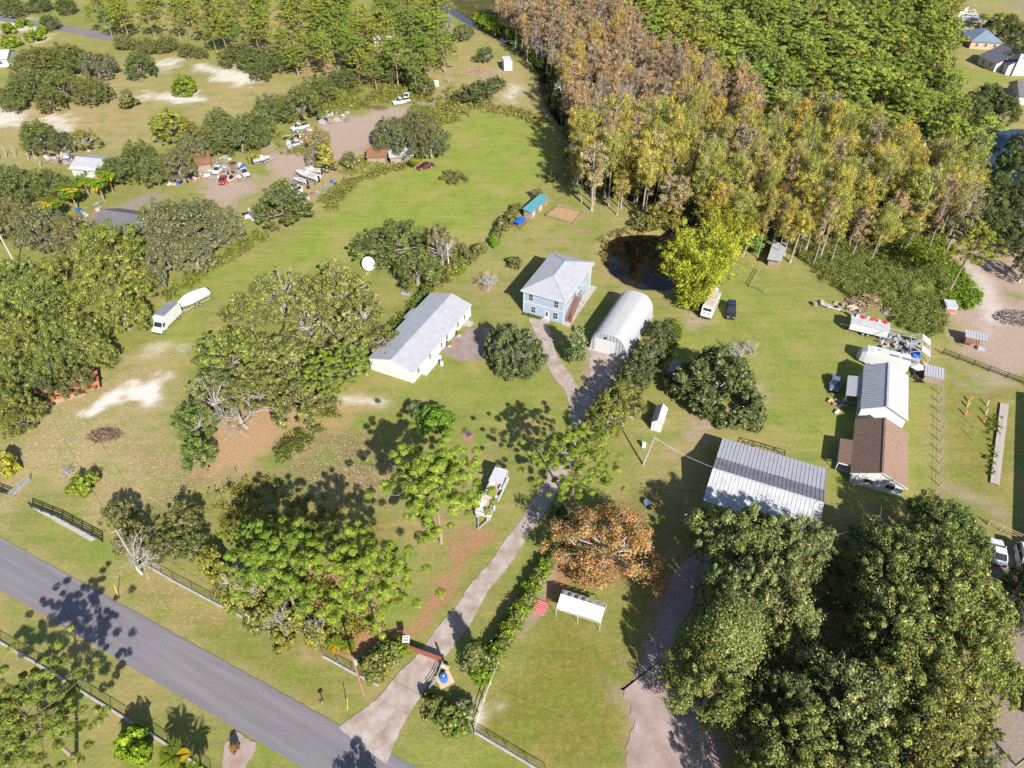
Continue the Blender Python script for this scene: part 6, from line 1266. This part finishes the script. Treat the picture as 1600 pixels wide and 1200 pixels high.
for (bx, by), (tx, ty), lb in (((184, 931), (186, 905), 'yellow guy-wire guard on the verge by the grey pole'), ((543, 1108), (551, 1070), 'yellow guy-wire guard on the verge by the red-brown pole')):
    o = MB().tube([tuple(P(bx, by)-Vector((0, 0, .1))), tuple(P(bx, by)+Vector((.25, .25, 2.3)))], .05, 6).build('guy_guard', M_yellow); tag(o, lb, 'guard')

# ------------------------------------------------------------------ fences
def fence(label, pts, h_, spacing, rails, m, name='fence', rail_w=.05, rail_h=.12, post_w=.1, mesh_panel=None, cap=0, wall_kerb=None, top_rail=False):
    G_ = [P(*q) for q in pts]; e = thing(name, label, 'fence', tuple(G_[0]), 0); o0 = G_[0]
    for a, b in zip(G_, G_[1:]):
        d = b-a; n = max(1, round(d.length/spacing))
        for i in range(n+(1 if b is G_[-1] else 0)):
            p = a+d*(i/n)-o0; MB().beam((p.x, p.y, -.05), (p.x, p.y, h_), post_w).build('post', m, e)
        for i in range(n):
            p = a+d*(i/n)-o0; q = a+d*((i+1)/n)-o0
            for z in rails: MB().beam((p.x, p.y, z), (q.x, q.y, z), rail_w, rail_h).build('rail', m, e)
        if mesh_panel:
            p = a-o0; q = b-o0; MB().add([(p.x, p.y, .05), (q.x, q.y, .05), (q.x, q.y, h_-.05), (p.x, p.y, h_-.05)], [(0, 1, 2, 3)]).build('wire_mesh', mesh_panel, e)
        if wall_kerb:
            p = a-o0; q = b-o0; MB().beam((p.x, p.y, .1), (q.x, q.y, .1), .22, .22).build('kerb', wall_kerb, e)
    return e
def wiremesh():
    m = bpy.data.materials.new('chain_link'); m.use_nodes = True; n = m.node_tree.nodes; l = m.node_tree.links; n.clear()
    d = n.new('ShaderNodeBsdfPrincipled'); d.inputs['Base Color'].default_value = (.35, .36, .37, 1); d.inputs['Metallic'].default_value = .6; d.inputs['Roughness'].default_value = .45
    t = n.new('ShaderNodeBsdfTransparent'); ms = n.new('ShaderNodeMixShader'); tc = n.new('ShaderNodeTexCoord')
    w1 = n.new('ShaderNodeTexWave'); w1.bands_direction = 'DIAGONAL'; w1.inputs['Scale'].default_value = 4; l.new(tc.outputs['Object'], w1.inputs[0])
    r = n.new('ShaderNodeMapRange'); r.inputs[1].default_value = .8; r.inputs[2].default_value = .95; r.inputs[3].default_value = .1; r.inputs[4].default_value = .6; l.new(w1.outputs['Fac'], r.inputs[0])
    l.new(r.outputs[0], ms.inputs[0]); l.new(t.outputs[0], ms.inputs[1]); l.new(d.outputs[0], ms.inputs[2]); o = n.new('ShaderNodeOutputMaterial'); l.new(ms.outputs[0], o.inputs[0]); return m
M_link = wiremesh()
fence('black board fence with four rails beside the open gate', [(50, 793), (97, 812), (160, 846)], 1.35, 2.45, (.3, .65, 1.0, 1.3), M_black, post_w=.14, rail_h=.14, rail_w=.06)
fence('black board fence cut by the left edge', [(-12, 764), (18, 776)], 1.3, 2.45, (.3, .65, 1.0, 1.28), M_black, post_w=.14, rail_h=.14, rail_w=.06)
sheet('concrete_strip', [(44,788),(52,788),(150,842),(142,846),(60,800)], .006, M_conc, 'grey concrete strip below the black board fence', .05)
e = thing('farm_gate', 'open galvanised tube gate between the black board fences', 'gate', tuple(P(18, 778)), heading((48, 752), (18, 778))); gl = (P(48, 752)-P(18, 778)).length
for i in range(6): MB().tube([(0, 0, .2+i*.21), (gl, 0, .2+i*.21)], .035, 6).build('bar', M_alum, e)
MB().beam((0, 0, 0), (0, 0, 1.35), .07).beam((gl, 0, .15), (gl, 0, 1.3), .06).beam((gl/2, 0, .2), (gl/2, 0, 1.25), .05).build('upright', M_alum, e)
fence('chain-link fence on the far side of the road', [(233, 886), (270, 908), (330, 940), (420, 985)], 1.15, 3.0, (1.13,), M_steel, post_w=.06, rail_w=.045, rail_h=.045, mesh_panel=M_link, wall_kerb=M_conc)
fence('chain-link fence below the utility pole by the gate', [(505, 1026), (552, 1052), (592, 1072)], 1.15, 3.0, (1.13,), M_steel, post_w=.06, rail_w=.045, rail_h=.045, mesh_panel=M_link, wall_kerb=M_conc)
fence('chain-link fence along the near side of the road', [(-40, 985), (0, 1004), (58, 1038), (142, 1090), (235, 1148), (290, 1182), (330, 1210)], 1.2, 3.0, (1.18,), M_steel, post_w=.06, rail_w=.045, rail_h=.045, mesh_panel=M_link, wall_kerb=M_conc)
fence('chain-link fence at the bottom edge right of the driveway', [(742, 1145), (795, 1176), (860, 1215)], 1.2, 3.0, (1.18,), M_steel, post_w=.06, rail_w=.045, rail_h=.045, mesh_panel=M_link, wall_kerb=M_conc)
fence('white fence running beside the hedge', [(742, 1142), (757, 1095), (776, 1045), (800, 1000), (830, 945), (866, 872)], 1.1, 2.4, (1.05, .55), mat('faded_white_wood', (.50, .46, .41, 1), .8, var=.2), post_w=.09, rail_h=.1)
fence('wire fence of tall wooden posts along the paddock', [(1469, 602), (1470, 690), (1468, 778)], 1.4, 2.6, (.5, 1.0), M_wood, post_w=.13, rail_w=.02, rail_h=.02)
fence('dark rail fence below the sand yard', [(1472, 553), (1520, 571), (1544, 580), (1600, 601), (1650, 620)], 1.3, 2.5, (.4, .8, 1.2), M_black, post_w=.12, rail_h=.1)
fence('tan rail fence above the parked white cars', [(1543, 820), (1562, 829), (1600, 846), (1660, 872)], 1.2, 2.6, (.35, .75, 1.15), mat('tan_fence_wood', (.42, .29, .19, 1), .85, var=.2), post_w=.12, rail_h=.12)
fence('low grey fence stub left of the tin shed', [(1186, 425), (1172, 449), (1194, 458)], 1.1, 3.2, (.55, 1.05), M_wood, post_w=.12, rail_h=.1)
fence('wooden rail pen round the square sand patch', [(853, 338), (872, 324), (913, 333), (897, 351), (853, 338)], .8, 2.2, (.4, .75), M_wood, post_w=.09, rail_h=.08)
fence('weathered wire fence along the left hand field', [(370, 742), (344, 776)], 1.3, 3, (1.0,), M_wood, post_w=.1, rail_w=.02, rail_h=.02)
# entrance gate
a = P(641, 1017); b = P(691, 1035); e = thing('entrance_gate', 'solid red-brown sliding gate across the driveway', 'gate', tuple(a), math.atan2((b-a).y, (b-a).x)); gl = (b-a).length
bm_ = MB().box(0, gl/12-.02, -.03, .03, 0, 1.15).mesh('board', M_gate)
for i in range(12): o = bpy.data.objects.new('board', bm_); link(o, e); o.location = (i*gl/12, 0, .1)
MB().box(0, gl, -.07, .07, 1.251, 1.31).box(0, gl, .031, .07, .15, .3).build('rail', M_gate, e)
MB().beam((-.18, 0, -.05), (-.18, 0, 1.6), .18).build('post', M_gate, e); MB().beam((gl+.18, 0, -.05), (gl+.18, 0, 2.1), .2).build('post', M_black, e)
e = thing('solar_panel', 'small tilted solar panel on a post at the left end of the gate', 'solar panel', tuple(P(637, 1012)), 0); MB().tube([(0, 0, -.1), (0, 0, 2.2)], .05, 8).build('post', M_steel, e)
MB().slab([(-.45, -.35, 2.05), (.45, -.35, 2.05), (.45, .35, 2.5), (-.45, .35, 2.5)], .05).build('frame', M_white, e); MB().slab([(-.36, -.27, 2.12), (.36, -.27, 2.12), (.36, -.02, 2.28), (-.36, -.02, 2.28)], .01).slab([(-.36, .04, 2.32), (.36, .04, 2.32), (.36, .27, 2.47), (-.36, .27, 2.47)], .01).build('cell', M_screen, e)
fence('grey pipe fence at the right end of the gate', [(692, 1040), (684, 1062), (672, 1080)], 1.25, 1.5, (.3, .6, .9, 1.2), M_alum, post_w=.07, rail_w=.05, rail_h=.05)
e = thing('pump_pad', 'wooden pallet pad carrying a blue pump barrel by the gate', 'pump', tuple(P(695, 1062)), math.radians(30))
pk = MB().box(-.95, .95, 0, .13, .1, .14).mesh('plank', mat('new_wood', (.55, .42, .30, 1), .8, var=.15))
for i in range(12): o = bpy.data.objects.new('plank', pk); link(o, e); o.location = (0, -.95+i*.16, 0)
MB().box(-.9, .9, -.9, .9, 0, .099).build('base', M_wood, e); MB().tube([(-.1, 0, .14), (-.1, 0, 1.0), (-.1, 0, 1.1)], [.5, .5, .42], 14).build('barrel', paint_mat('blue_plastic', (.02, .13, .42, 1)), e); MB().box(-.25, .05, -.15, .15, 1.1, 1.25).build('lid', M_alum, e)
o = MB().tube([tuple(P(690, 1045)+Vector((0, .3, .4))), tuple(P(697, 1050)+Vector((.3, .3, .4)))], .35, 9).build('log', mat('cut_log', (.45, .33, .22, 1), .9)); tag(o, 'short cut log lying beside the blue pump barrel', 'log')
mbx = thing('mailbox', 'black mailbox on a post at the road verge', 'mailbox', tuple(P(505, 1100)), .6); MB().beam((0, 0, -.1), (0, 0, 1.1), .1).build('post', M_wood, mbx); MB().extrude_x([(-.12, 1.1), (.12, 1.1), (.12, 1.28), (.06, 1.36), (-.06, 1.36), (-.12, 1.28)], -.28, .28).build('box', M_black, mbx)

# ------------------------------------------------------------------ yard objects
# white canopy frame with tarp
a = P(868.5, 963); b = P(936.5, 985.5); rz = math.atan2((b-a).y, (b-a).x); Lc = (b-a).length; e = thing('canopy_shelter', 'white metal canopy frame with sagging white tarp roof', 'shelter', tuple(a), rz); dp = 3.1
fr = MB()
for x in (0, Lc/2, Lc):
    fr.beam((x, 0, 0), (x, 0, 1.9), .06); fr.beam((x, dp, 0), (x, dp, 1.9), .06); fr.beam((x, 0, 1.9), (x, dp*.62, 2.65), .06); fr.beam((x, dp, 1.9), (x, dp*.62, 2.65), .06)
for y, z in ((0, 1.9), (dp, 1.9), (dp*.62, 2.65)): fr.beam((0, y, z), (Lc, y, z), .06)
for i in range(13): x = Lc*i/12; fr.beam((x, dp*.62, 2.66), (x, dp, 1.92), .05)
fr.build('frame', M_white, e)
tp = MB(); NX, NY = 12, 6
for i in range(NX+1):
    for j in range(NY+1):
        x = Lc*i/NX; t = j/NY; y = .15+(dp*.62-.15)*t; z = 1.95+.72*t-.16*math.sin(math.pi*((i*2/NX) % 1))*math.sin(math.pi*t)-(.25*math.sin(math.pi*i/NX*2)**2*(1-t) if i < NX/2 else 0); tp.v.append((x, y, z))
for i in range(NX):
    for j in range(NY): q = i*(NY+1)+j; tp.f.append((q, q+NY+1, q+NY+2, q+1)); tp.m.append(0)
tp.build('tarp', mat('white_tarp', (.6, .6, .59, 1), .6, var=.08), e)
sr = MB()
for i in range(6): x = Lc*(.04+i*.165); sr.slab([(x, dp*.64, 2.68), (x+Lc*.09, dp*.64, 2.68), (x+Lc*.09, dp-.05, 2.0), (x, dp-.05, 2.0)], .02)
sr.build('tarp_strip', MATS['white_tarp'], e)
e = thing('metal_sheet_stack', 'stack of pinkish red corrugated metal sheets beside the white fence', 'metal sheets', tuple(P(842, 948)), math.radians(-22))
sp_ = MB()
for i in range(7): sp_.extrude_x([(-1.05+i*.3, .06), (-.9+i*.3, .14), (-.75+i*.3, .06), (-.75+i*.3, .03), (-1.05+i*.3, .03)], -1.1, 1.1)
o1 = sp_.build('sheet', M_redcor, e); MB().box(-1.1, 1.1, -1.05, 1.05, 0, .029).build('sheet', M_redcor, e)
e = thing('orange_roof_shed', 'low orange-red corrugated roof half buried under the left oaks', 'shed', tuple(P(52, 640)), math.radians(27))
MB().box(0, 8.5, 0, 3.8, -.05, .9).build('wall', M_wood, e); slope('roof', V3(-.3, -.4, 1.0), V3(11.2, -.4, 1.0), V3(11.2, 4.1, 1.7), V3(-.3, 4.1, 1.7), M_orroof, e, 26, .05, rw=.12, rh=.06)
# agave in mulch ring
p = P(731.5, 682); e = thing('agave', 'grey-green agave in a ring of mulch on the front lawn', 'plant', tuple(p))
mb = MB(); pts_ = [(1.15*math.cos(t)*(1+.08*math.sin(3*t)), 1.15*math.sin(t)*(1+.08*math.sin(3*t)), .03) for t in np.linspace(0, 2*math.pi, 25)[:-1]]; MB().slab(pts_, .06).build('mulch_ring', mat('red_mulch', S(190, 140, 118, .6), .95, var=.25, scale=5), e)
lf = MB()
for i in range(34):
    a_ = i*2.4; el = .25+1.15*(i/34); d1 = V3(math.cos(a_)*math.cos(el), math.sin(a_)*math.cos(el), math.sin(el)); sd = V3(-math.sin(a_), math.cos(a_), 0); b0 = V3(0, .35, .05); tip = b0+d1*1.25+V3(0, 0, .1); md = b0+d1*.6
    lf.add([b0-sd*.05, b0+sd*.05, md+sd*.07, tip, md-sd*.07], [(0, 1, 2, 3, 4)])
lf.build('leaf_rosette', mat('agave_leaf', S(150, 152, 128, .55), .7, var=.2), e)
# brush piles
def brush(label, px_, py_, R, h_, m, n=150, seed=1, name='brush_pile'):
    rr = np.random.default_rng(seed); p = P(px_, py_); mb = MB()
    for i in range(n):
        r = R*math.sqrt(rr.random()); a_ = rr.random()*6.28; z = h_*(1-(r/R)**1.5)*rr.random()+.06; c = np.array([r*math.cos(a_)*1.4, r*math.sin(a_)*.8, z]); d = unit(rr, 1)[0]*np.array([1, 1, .35]); l_ = .5+.9*rr.random(); mb.tube([c-d*l_/2, c+d*l_/2], .03+.05*rr.random(), 4, cap=False)
    o = mb.build(name, m, loc=tuple(p)); tag(o, label, 'brush pile'); return o
M_brush = mat('brown_brush', (.15, .09, .065, 1), .95, var=.4, scale=3)
brush('brown heap of cut branches in the left field', 164, 680, 2.1, .9, M_brush, 240, 2); brush('heap of hay and brush at the edge of the bramble field', 1352, 474, 3.0, 2.2, mat('hay', (.34, .235, .14, 1), .95, var=.3), 800, 3); brush('pile of logs and ash at the right edge of the sand yard', 1590, 498, 3.4, 1.2, mat('ashy_wood', (.26, .215, .19, 1), .95, var=.6, scale=1.2), 420, 4)
brush('reddish brush heap at the junk yard turning', 590, 168 if False else 586 and 169, 2.5, .9, M_brush, 120, 5); brush('reddish dirt and brush heap on the canal bank path', 748, 112, 3.2, .8, mat('red_brush', (.36, .2, .16, 1), .95, var=.3), 150, 6)
brush('pale dead wood heap under the grove', 487, 575, 1.8, .7, M_dead, 140, 7); brush('dark brush in the middle of the round overgrown patch', 707, 279, 1.6, .7, M_brush, 70, 8)
# agility poles and long plank walk in the paddock
for i, (x, y, m_) in enumerate(((1512.5, 627, M_orange), (1511, 636, M_white), (1508.5, 649, M_orange), (1542, 634, M_white), (1540, 647, M_white), (1537, 660, M_orange))):
    o = MB().beam((0, 0, 0), (.55, .1, .9), .1, .3).build('marker_block', m_, loc=tuple(P(x, y)), rz=RND.random()); nm = ('orange' if m_ is M_orange else 'white'); tag(o, '%s training block in the paddock, %s of the %s row' % (nm, ('top', 'middle', 'bottom')[i % 3], 'left' if i < 3 else 'right'), 'marker', 'training blocks in the paddock')
for i, (x, y) in enumerate(((1521, 669), (1519.5, 688))):
    o = MB().beam((0, 0, 0), (.5, .7, 1.7), .06).beam((0, 0, .04), (.75, .55, .05), .05).build('leaning_pole', M_wood, loc=tuple(P(x, y))); tag(o, '%s of two thin leaning poles below the training blocks' % ('upper' if i == 0 else 'lower'), 'pole', 'thin poles in the paddock')
a = P(1553.5, 757); b = P(1569, 632); e = thing('plank_walk', 'long raised plank walkway in the paddock', 'walkway', tuple(a), math.atan2((b-a).y, (b-a).x)); Lw = (b-a).length; npk = 44
pk = MB().box(0, Lw/npk-.03, -.65, .65, .2, .26).mesh('plank', mat('pale_plank', (.34, .295, .26, 1), .9, var=.25, scale=2))
for i in range(npk): o = bpy.data.objects.new('plank', pk); link(o, e); o.location = (i*Lw/npk, (RND.random()-.5)*.04, (RND.random()-.5)*.012)
MB().box(.05, Lw-.1, -.55, -.45, -.02, .188).box(.05, Lw-.1, .45, .55, -.02, .188).build('bearer', M_wood, e)
undergrowth('tall_weeds', [(1553,640),(1563,640),(1552,748),(1544,745)], 120, 'rank grass along the plank walkway', UG, (3, 3, 2, 1), .5, .16, .4, 18, 71)
# dog house / coops in the sand yard
e = thing('chicken_coop', 'small coop with a pale tin roof and brown lean-to in the sand yard', 'coop', tuple(P(1505, 541)), math.radians(-22)); MB().box(0, 3.6, .9, 2.7, 0, 1.7).build('wall', M_wood, e)
slope('roof', V3(-.2, .75, 1.75), V3(3.8, .75, 1.75), V3(3.8, 2.9, 2.1), V3(-.2, 2.9, 2.1), M_tin2, e, 8, .05); slope('lean_to_roof', V3(0, -.4, 1.2), V3(2.3, -.4, 1.2), V3(2.3, .85, 1.5), V3(0, .85, 1.5), M_rust, e, 6, .04)
for x, y in ((.05, -.3), (2.2, -.3)): MB().beam((x, y, 0), (x, y, 1.2), .08).build('post', M_wood, e)
MB().box(2.5, 3.7, -.2, .6, 0, .5).build('nest_box', M_alum, e)
e = thing('white_hutch', 'small white-roofed hutch with a red front at the bramble edge', 'hutch', tuple(P(1476, 489)), math.radians(-10)); MB().box(0, 2.0, 0, 2.3, 0, 1.5).build('body', M_white, e); MB().slab([(-.15, -.1, 1.55), (2.15, -.1, 1.55), (2.15, 2.5, 1.75), (-.15, 2.5, 1.75)], .06).build('roof', M_tinw, e); MB().box(.1, 1.9, -.06, -.003, .2, 1.1).build('front_panel', M_redcor, e)
# ------------------------------------------------------------------ junk beside the white house
rzj = math.radians(-24)
e = thing('flat_roofed_trailer', 'white flat-roofed trailer with red boxes along its back edge', 'trailer', tuple(P(1324, 520)), rzj); MB().box(0, 7.0, 0, 2.9, .9, 2.5).build('body', M_white, e); wheels(e, (2.8, 3.7), (.25, 2.65), .36, .22); MB().slab([(-.1, -.1, 2.56), (7.1, -.1, 2.56), (7.1, 3.0, 2.56), (-.1, 3.0, 2.56)], .055).build('roof', M_tinw, e); MB().beam((-1.6, 1.4, .8), (0, 1.4, .9), .12).build('drawbar', M_alum, e)
for i in range(9): o = MB().box(0, .55, 0, .5, 0, .45).build('crate', M_red if i % 3 else M_white, loc=tuple(Matrix.Rotation(rzj, 3, 'Z') @ Vector((.6+i*.68, 2.2+.25*(i % 2), 2.565))+Vector(e.location)), rz=rzj+.2*(i % 3-1)); tag(o, 'small %s crate on the roof edge of the white trailer' % ('red' if i % 3 else 'white'), 'crate', 'crates on the trailer roof')
e = thing('motorhome', 'white motorhome with rounded nose beside the white house', 'motorhome', tuple(P(1336, 566)), rzj); rings = []
for x, w0, zt in ((0, 1.1, 1.7), (.5, 2.1, 2.4), (1.3, 2.5, 2.9), (2.4, 2.6, 3.0), (8.6, 2.6, 3.0), (8.9, 2.4, 2.8)): rings.append([(x, 1.3-w0/2, .5), (x, 1.3+w0/2, .5), (x, 1.3+w0/2, zt-.3), (x, 1.3+w0/2-.25, zt), (x, 1.3-w0/2+.25, zt), (x, 1.3-w0/2, zt-.3)])
MB().loft(rings).build('body', M_white, e); MB().slab([(.62, .5, 2.1), (.62, 2.1, 2.1), (1.22, 2.2, 2.75), (1.22, .4, 2.75)], .05).build('windscreen', M_glass, e)
for x, y in ((5.2, .5), (7.4, .4)): MB().box(x, x+1.6, y, y+.55, 3.003, 3.06).build('solar_panel', M_screen, e)
for x, y in ((3.2, 1.2), (5.2, 2.0), (7.2, 1.9)): MB().box(x, x+.4, y, y+.4, 3.003, 3.15).build('roof_vent', M_alum, e)
wheels(e, (1.9, 6.9), (.2, 2.4), .42, .28)
def frame_canopy(label, px_, py_, rz, L, W, H0, H1, m, n=4, name='pipe_canopy'):
    e = thing(name, label, 'canopy', tuple(P(px_, py_)), rz); mb = MB()
    for x in np.linspace(0, L, n):
        for y in (0, W): mb.beam((x, y, 0), (x, y, H0), .08)
        mb.beam((x, 0, H0), (x, W/2, H1), .08); mb.beam((x, W, H0), (x, W/2, H1), .08)
    for y, z in ((0, H0), (W, H0), (W/2, H1)): mb.beam((0, y, z), (L, y, z), .08)
    mb.build('frame', m, e); return e
e = frame_canopy('tattered white pipe canopy frame at the end of the junk row', 1447, 570, math.radians(66), 5.6, 3.4, 2.0, 2.9, M_white, 4)
for q in ([(0, 0, 2.02), (1.5, .1, 2.0), (1.6, 1.6, 2.86), (0, 1.7, 2.92)], [(3.7, .1, 2.02), (5.5, 0, 2.02), (5.5, 1.6, 2.88), (4.2, 1.4, 2.7)], [(2.0, 3.3, 2.0), (3.4, 3.4, 2.02), (3.2, 1.8, 2.9)]): MB().slab(q, .02).build('torn_tarp', M_tan if False else MATS['white_tarp'], e)
e = frame_canopy('bare pipe frame over scattered junk beside the white trailer', 1372, 538, rzj, 6.4, 3.2, 2.1, 2.3, M_alum, 3)
e = thing('tin_lean_to', 'low tin-roofed lean-to at the corner behind the white house', 'lean-to', tuple(P(1441, 596)), rzj); MB().box(0, 2.9, 0, 2.6, 0, 1.6).build('wall', M_wood, e); slope('roof', V3(-.2, -.2, 1.65), V3(3.1, -.2, 1.65), V3(3.1, 2.8, 2.05), V3(-.2, 2.8, 2.05), M_tin2, e, 7, .05)
e = thing('tarp_heap', 'blue tarp heap behind the motorhome', 'tarp', tuple(P(1428, 556)), .3); rings = []
for i in range(6):
    t = i/5; r = 1.5*(1-t*.8); rings.append([(r*math.cos(a_)*(1+.15*math.sin(3*a_+i)), r*math.sin(a_)*(1+.15*math.sin(2*a_)), 1.3*t**.8) for a_ in np.linspace(0, 2*math.pi, 13)[:-1]])
MB().loft(rings).build('tarp', M_bluetarp, e)
e = thing('patio_umbrella', 'small white market umbrella over the tin lean-to corner', 'umbrella', tuple(P(1427, 584)), .2); MB().tube([(0, 0, 0), (0, 0, 2.2)], .04, 6).build('pole', M_steel, e); mb = MB(); rim = [(1.3*math.cos(a_), 1.3*math.sin(a_), 1.85) for a_ in np.linspace(0, 2*math.pi, 7)[:-1]]
mb.add(rim+[(0, 0, 2.35)], [(i, (i+1) % 6, 6) for i in range(6)]); mb.build('canopy', M_white, e)
JM = [M_white, M_alum, M_bluetarp, M_red, M_tan, M_black, M_steel, M_wood, M_orange, M_yellow, M_conc, M_teal, M_rust, M_ply]
JN = ['white', 'grey metal', 'blue', 'red', 'tan', 'black', 'steel', 'wooden', 'orange', 'yellow', 'grey', 'teal', 'rusty', 'board']
def junk(poly, n, seed, where, group, smin=.3, smax=1.1):
    rr = random.Random(seed)
    for x, y in scatter(poly, n, 0, .75, seed):
        k = rr.choices(range(len(JM)), [4, 6, .6, .7, 4, 3, 5, 6, .2, .25, 4, .2, 5, .5])[0]; a_, b_, c_ = (smin+(smax-smin)*rr.random() for _ in range(3)); c_ *= .7; f = rr.random(); mb = MB(); nm = 'crate'
        if f < .35: mb.box(-a_/2, a_/2, -b_/2, b_/2, 0, c_).box(-a_/2-.03, a_/2+.03, -b_/2-.03, b_/2+.03, c_, c_+.06)
        elif f < .5: mb.tube([(0, 0, 0), (0, 0, .08), (0, 0, c_), (0, 0, c_+.05)], [a_*.4, a_*.45, a_*.45, a_*.38], 10); nm = 'barrel'
        elif f < .8: mb.slab([(-a_, -b_*.6, .1), (a_, -b_*.6, .25), (a_, b_*.6, .5), (-a_, b_*.6, .3)], .05); nm = 'scrap_sheet'
        else: mb.beam((-a_*1.4, 0, .1), (a_*1.4, .2, .45), .12); mb.beam((-a_, .4, .1), (a_, -.3, .3), .1); nm = 'scrap_timber'
        o = mb.build(nm, JM[k], loc=(x, y, 0), rz=rr.random()*6.28); tag(o, '%s %s in the clutter %s' % (JN[k], nm.replace('_', ' '), where), nm.replace('_', ' '), group)
junk([(1384,520),(1440,535),(1436,552),(1420,556),(1380,545),(1370,530)], 46, 1, 'beside the motorhome', 'clutter beside the motorhome')
junk([(1424,562),(1445,566),(1440,600),(1426,590)], 16, 2, 'by the tin lean-to', 'clutter by the tin lean-to')
junk([(1268,468),(1315,474),(1356,490),(1345,500),(1300,485),(1270,477)], 18, 3, 'along the bramble edge', 'clutter along the bramble edge', .4, 1.2)
junk([(1375,484),(1392,478),(1394,490),(1380,496)], 5, 4, 'in the bramble field', 'clutter in the bramble field', .6, 1.3)
junk([(320,250),(355,245),(385,262),(382,282),(350,290),(325,280),(310,275)], 85, 5, 'in front of the rusty shack', 'clutter of the junk yard shack', .35, 1.15)
junk([(262,276),(310,268),(312,284),(262,290)], 34, 6, 'left of the rusty shack', 'clutter left of the rusty shack', .35, 1.1)
junk([(490,178),(548,168),(545,190),(500,196)], 26, 7, 'on the junk yard turning place', 'clutter on the junk yard turning place', .5, 1.5)
junk([(445,210),(490,200),(500,225),(450,235)], 36, 8, 'under the thin golden tree', 'clutter under the thin golden tree', .5, 1.5)
junk([(430,295),(520,285),(500,310),(440,330)], 26, 9, 'below the white boats', 'clutter below the white boats', .4, 1.1)
junk([(66,244),(112,238),(118,258),(80,256)], 44, 10, 'behind the white-roofed barn', 'clutter behind the white-roofed barn', .5, 1.4)
junk([(384,330),(412,325),(410,345),(386,345)], 8, 11, 'under the rounded dark oak', 'clutter under the rounded dark oak', .5, 1.5)
junk([(956,655),(985,640),(990,655),(962,680)], 8, 12, 'right of the driveway bend', 'clutter right of the driveway bend', .3, .9)
junk([(120,330),(155,318),(165,325),(128,340)], 8, 13, 'beside the grey-roofed house', 'clutter beside the grey-roofed house', .4, 1.2)
junk([(1294,625),(1330,628),(1325,650),(1300,645)], 8, 14, 'under the lean-to of the white house', 'clutter under the lean-to', .3, .9)
# junk yard shacks
def shack(label, A, B, D, h0, h1, roof, wall=None, n=10):
    loc, rz, W = frame_of(P(*A), P(*B)); e = thing('shack', label, 'shed', loc, rz); MB().box(0, W, .3, D, 0, h0-.1).build('wall', wall or M_wood, e); slope('roof', V3(-.3, -.3, h0), V3(W+.3, -.3, h0), V3(W+.3, D+.3, h1), V3(-.3, D+.3, h1), roof, e, n, .06)
    for x in (0.05, W/2, W-.05): MB().beam((x, 0, 0), (x, 0, h0-.05), .12).build('post', M_wood, e)
    return e
shack('shack with red and rusty roof sheets beside the field', (575, 257), (604, 257), 4.5, 2.2, 3.0, M_rust); shack('shack with white and blue roof next to the rusty one', (611, 258), (646, 255), 4.2, 2.3, 2.9, M_tinw); shack('open rusty-roofed shack in the middle of the junk', (306, 272), (332, 268), 6, 2.4, 3.4, M_rust)
e = thing('ladder_frame', 'tall pale leaning frame beside the rusty shack', 'frame', tuple(P(284, 278)), .2); mb = MB(); mb.beam((0, 0, 0), (-1.5, .5, 5.5), .15).beam((-3, 1, 0), (-1.5, .5, 5.5), .12).beam((-2.6, .6, 1.5), (-.5, .3, 1.6), .1); mb.build('frame', M_dead, e)
for i, (x, y) in enumerate(((10, 246), (24, 245), (45, 250), (57, 254), (64, 262), (-2, 252))):
    o = MB().tube([(0, 0, -.1), (.2, .1, 3.2)], [.12, .08], 6).build('pale_post', M_dead, loc=tuple(P(x, y))); tag(o, 'pale leaning post in the row at the left edge', 'post', 'row of pale posts at the left edge')
o = MB().box(-.3, .3, -.25, .25, 0, .9).box(-.33, .33, -.28, .28, .9, .96).build('cabinet', M_white, loc=tuple(P(1005.5, 698))); tag(o, 'small white cabinet beside the thin yard pole', 'cabinet')
o = MB().slab([(-1, -.5, .35), (1, -.5, .35), (1, .5, .35), (-1, .5, .35)], .12).box(-.9, .9, -.4, .4, 0, .22).build('garden_bench', M_alum, loc=tuple(P(634, 459)), rz=-.3); tag(o, 'low white bench on the grass behind the long house', 'bench')
o = MB().tube([(0, 0, 0), (0, 0, .6), (0, 0, .75)], [.55, .6, .5], 14).build('barrel', M_cb, loc=tuple(P(1010, 788))); tag(o, 'dark blue barrel under the maple', 'barrel')
e = thing('kayak', 'orange kayak under the oaks at the lower right', 'kayak', tuple(P(1512, 1170)), math.radians(-25)); hull('hull', 3.4, .8, .4, M_orange, e, .05); MB().box(-.5, .5, -.22, .22, .455, .47).build('seat_well', M_black, e)
o = MB().beam((0, 0, 0), (0, 0, 2.6), .2).build('wooden_post', M_wood, loc=tuple(P(1588, 1196))); tag(o, 'thick wooden post at the lower right corner', 'post')
e = thing('foot_bridge', 'pale plank footbridge over the canal', 'bridge', tuple(P(786, 65)), math.radians(10))
pk = MB().box(0, .5, -.5, .5, .1, .18).mesh('plank', M_dead)
for i in range(12): o = bpy.data.objects.new('plank', pk); link(o, e); o.location = (i*.52, 0, 0)
MB().beam((0, -.4, .04), (6.2, -.4, .04), .1, .1).beam((0, .4, .04), (6.2, .4, .04), .1, .1).build('bearer', M_wood, e)
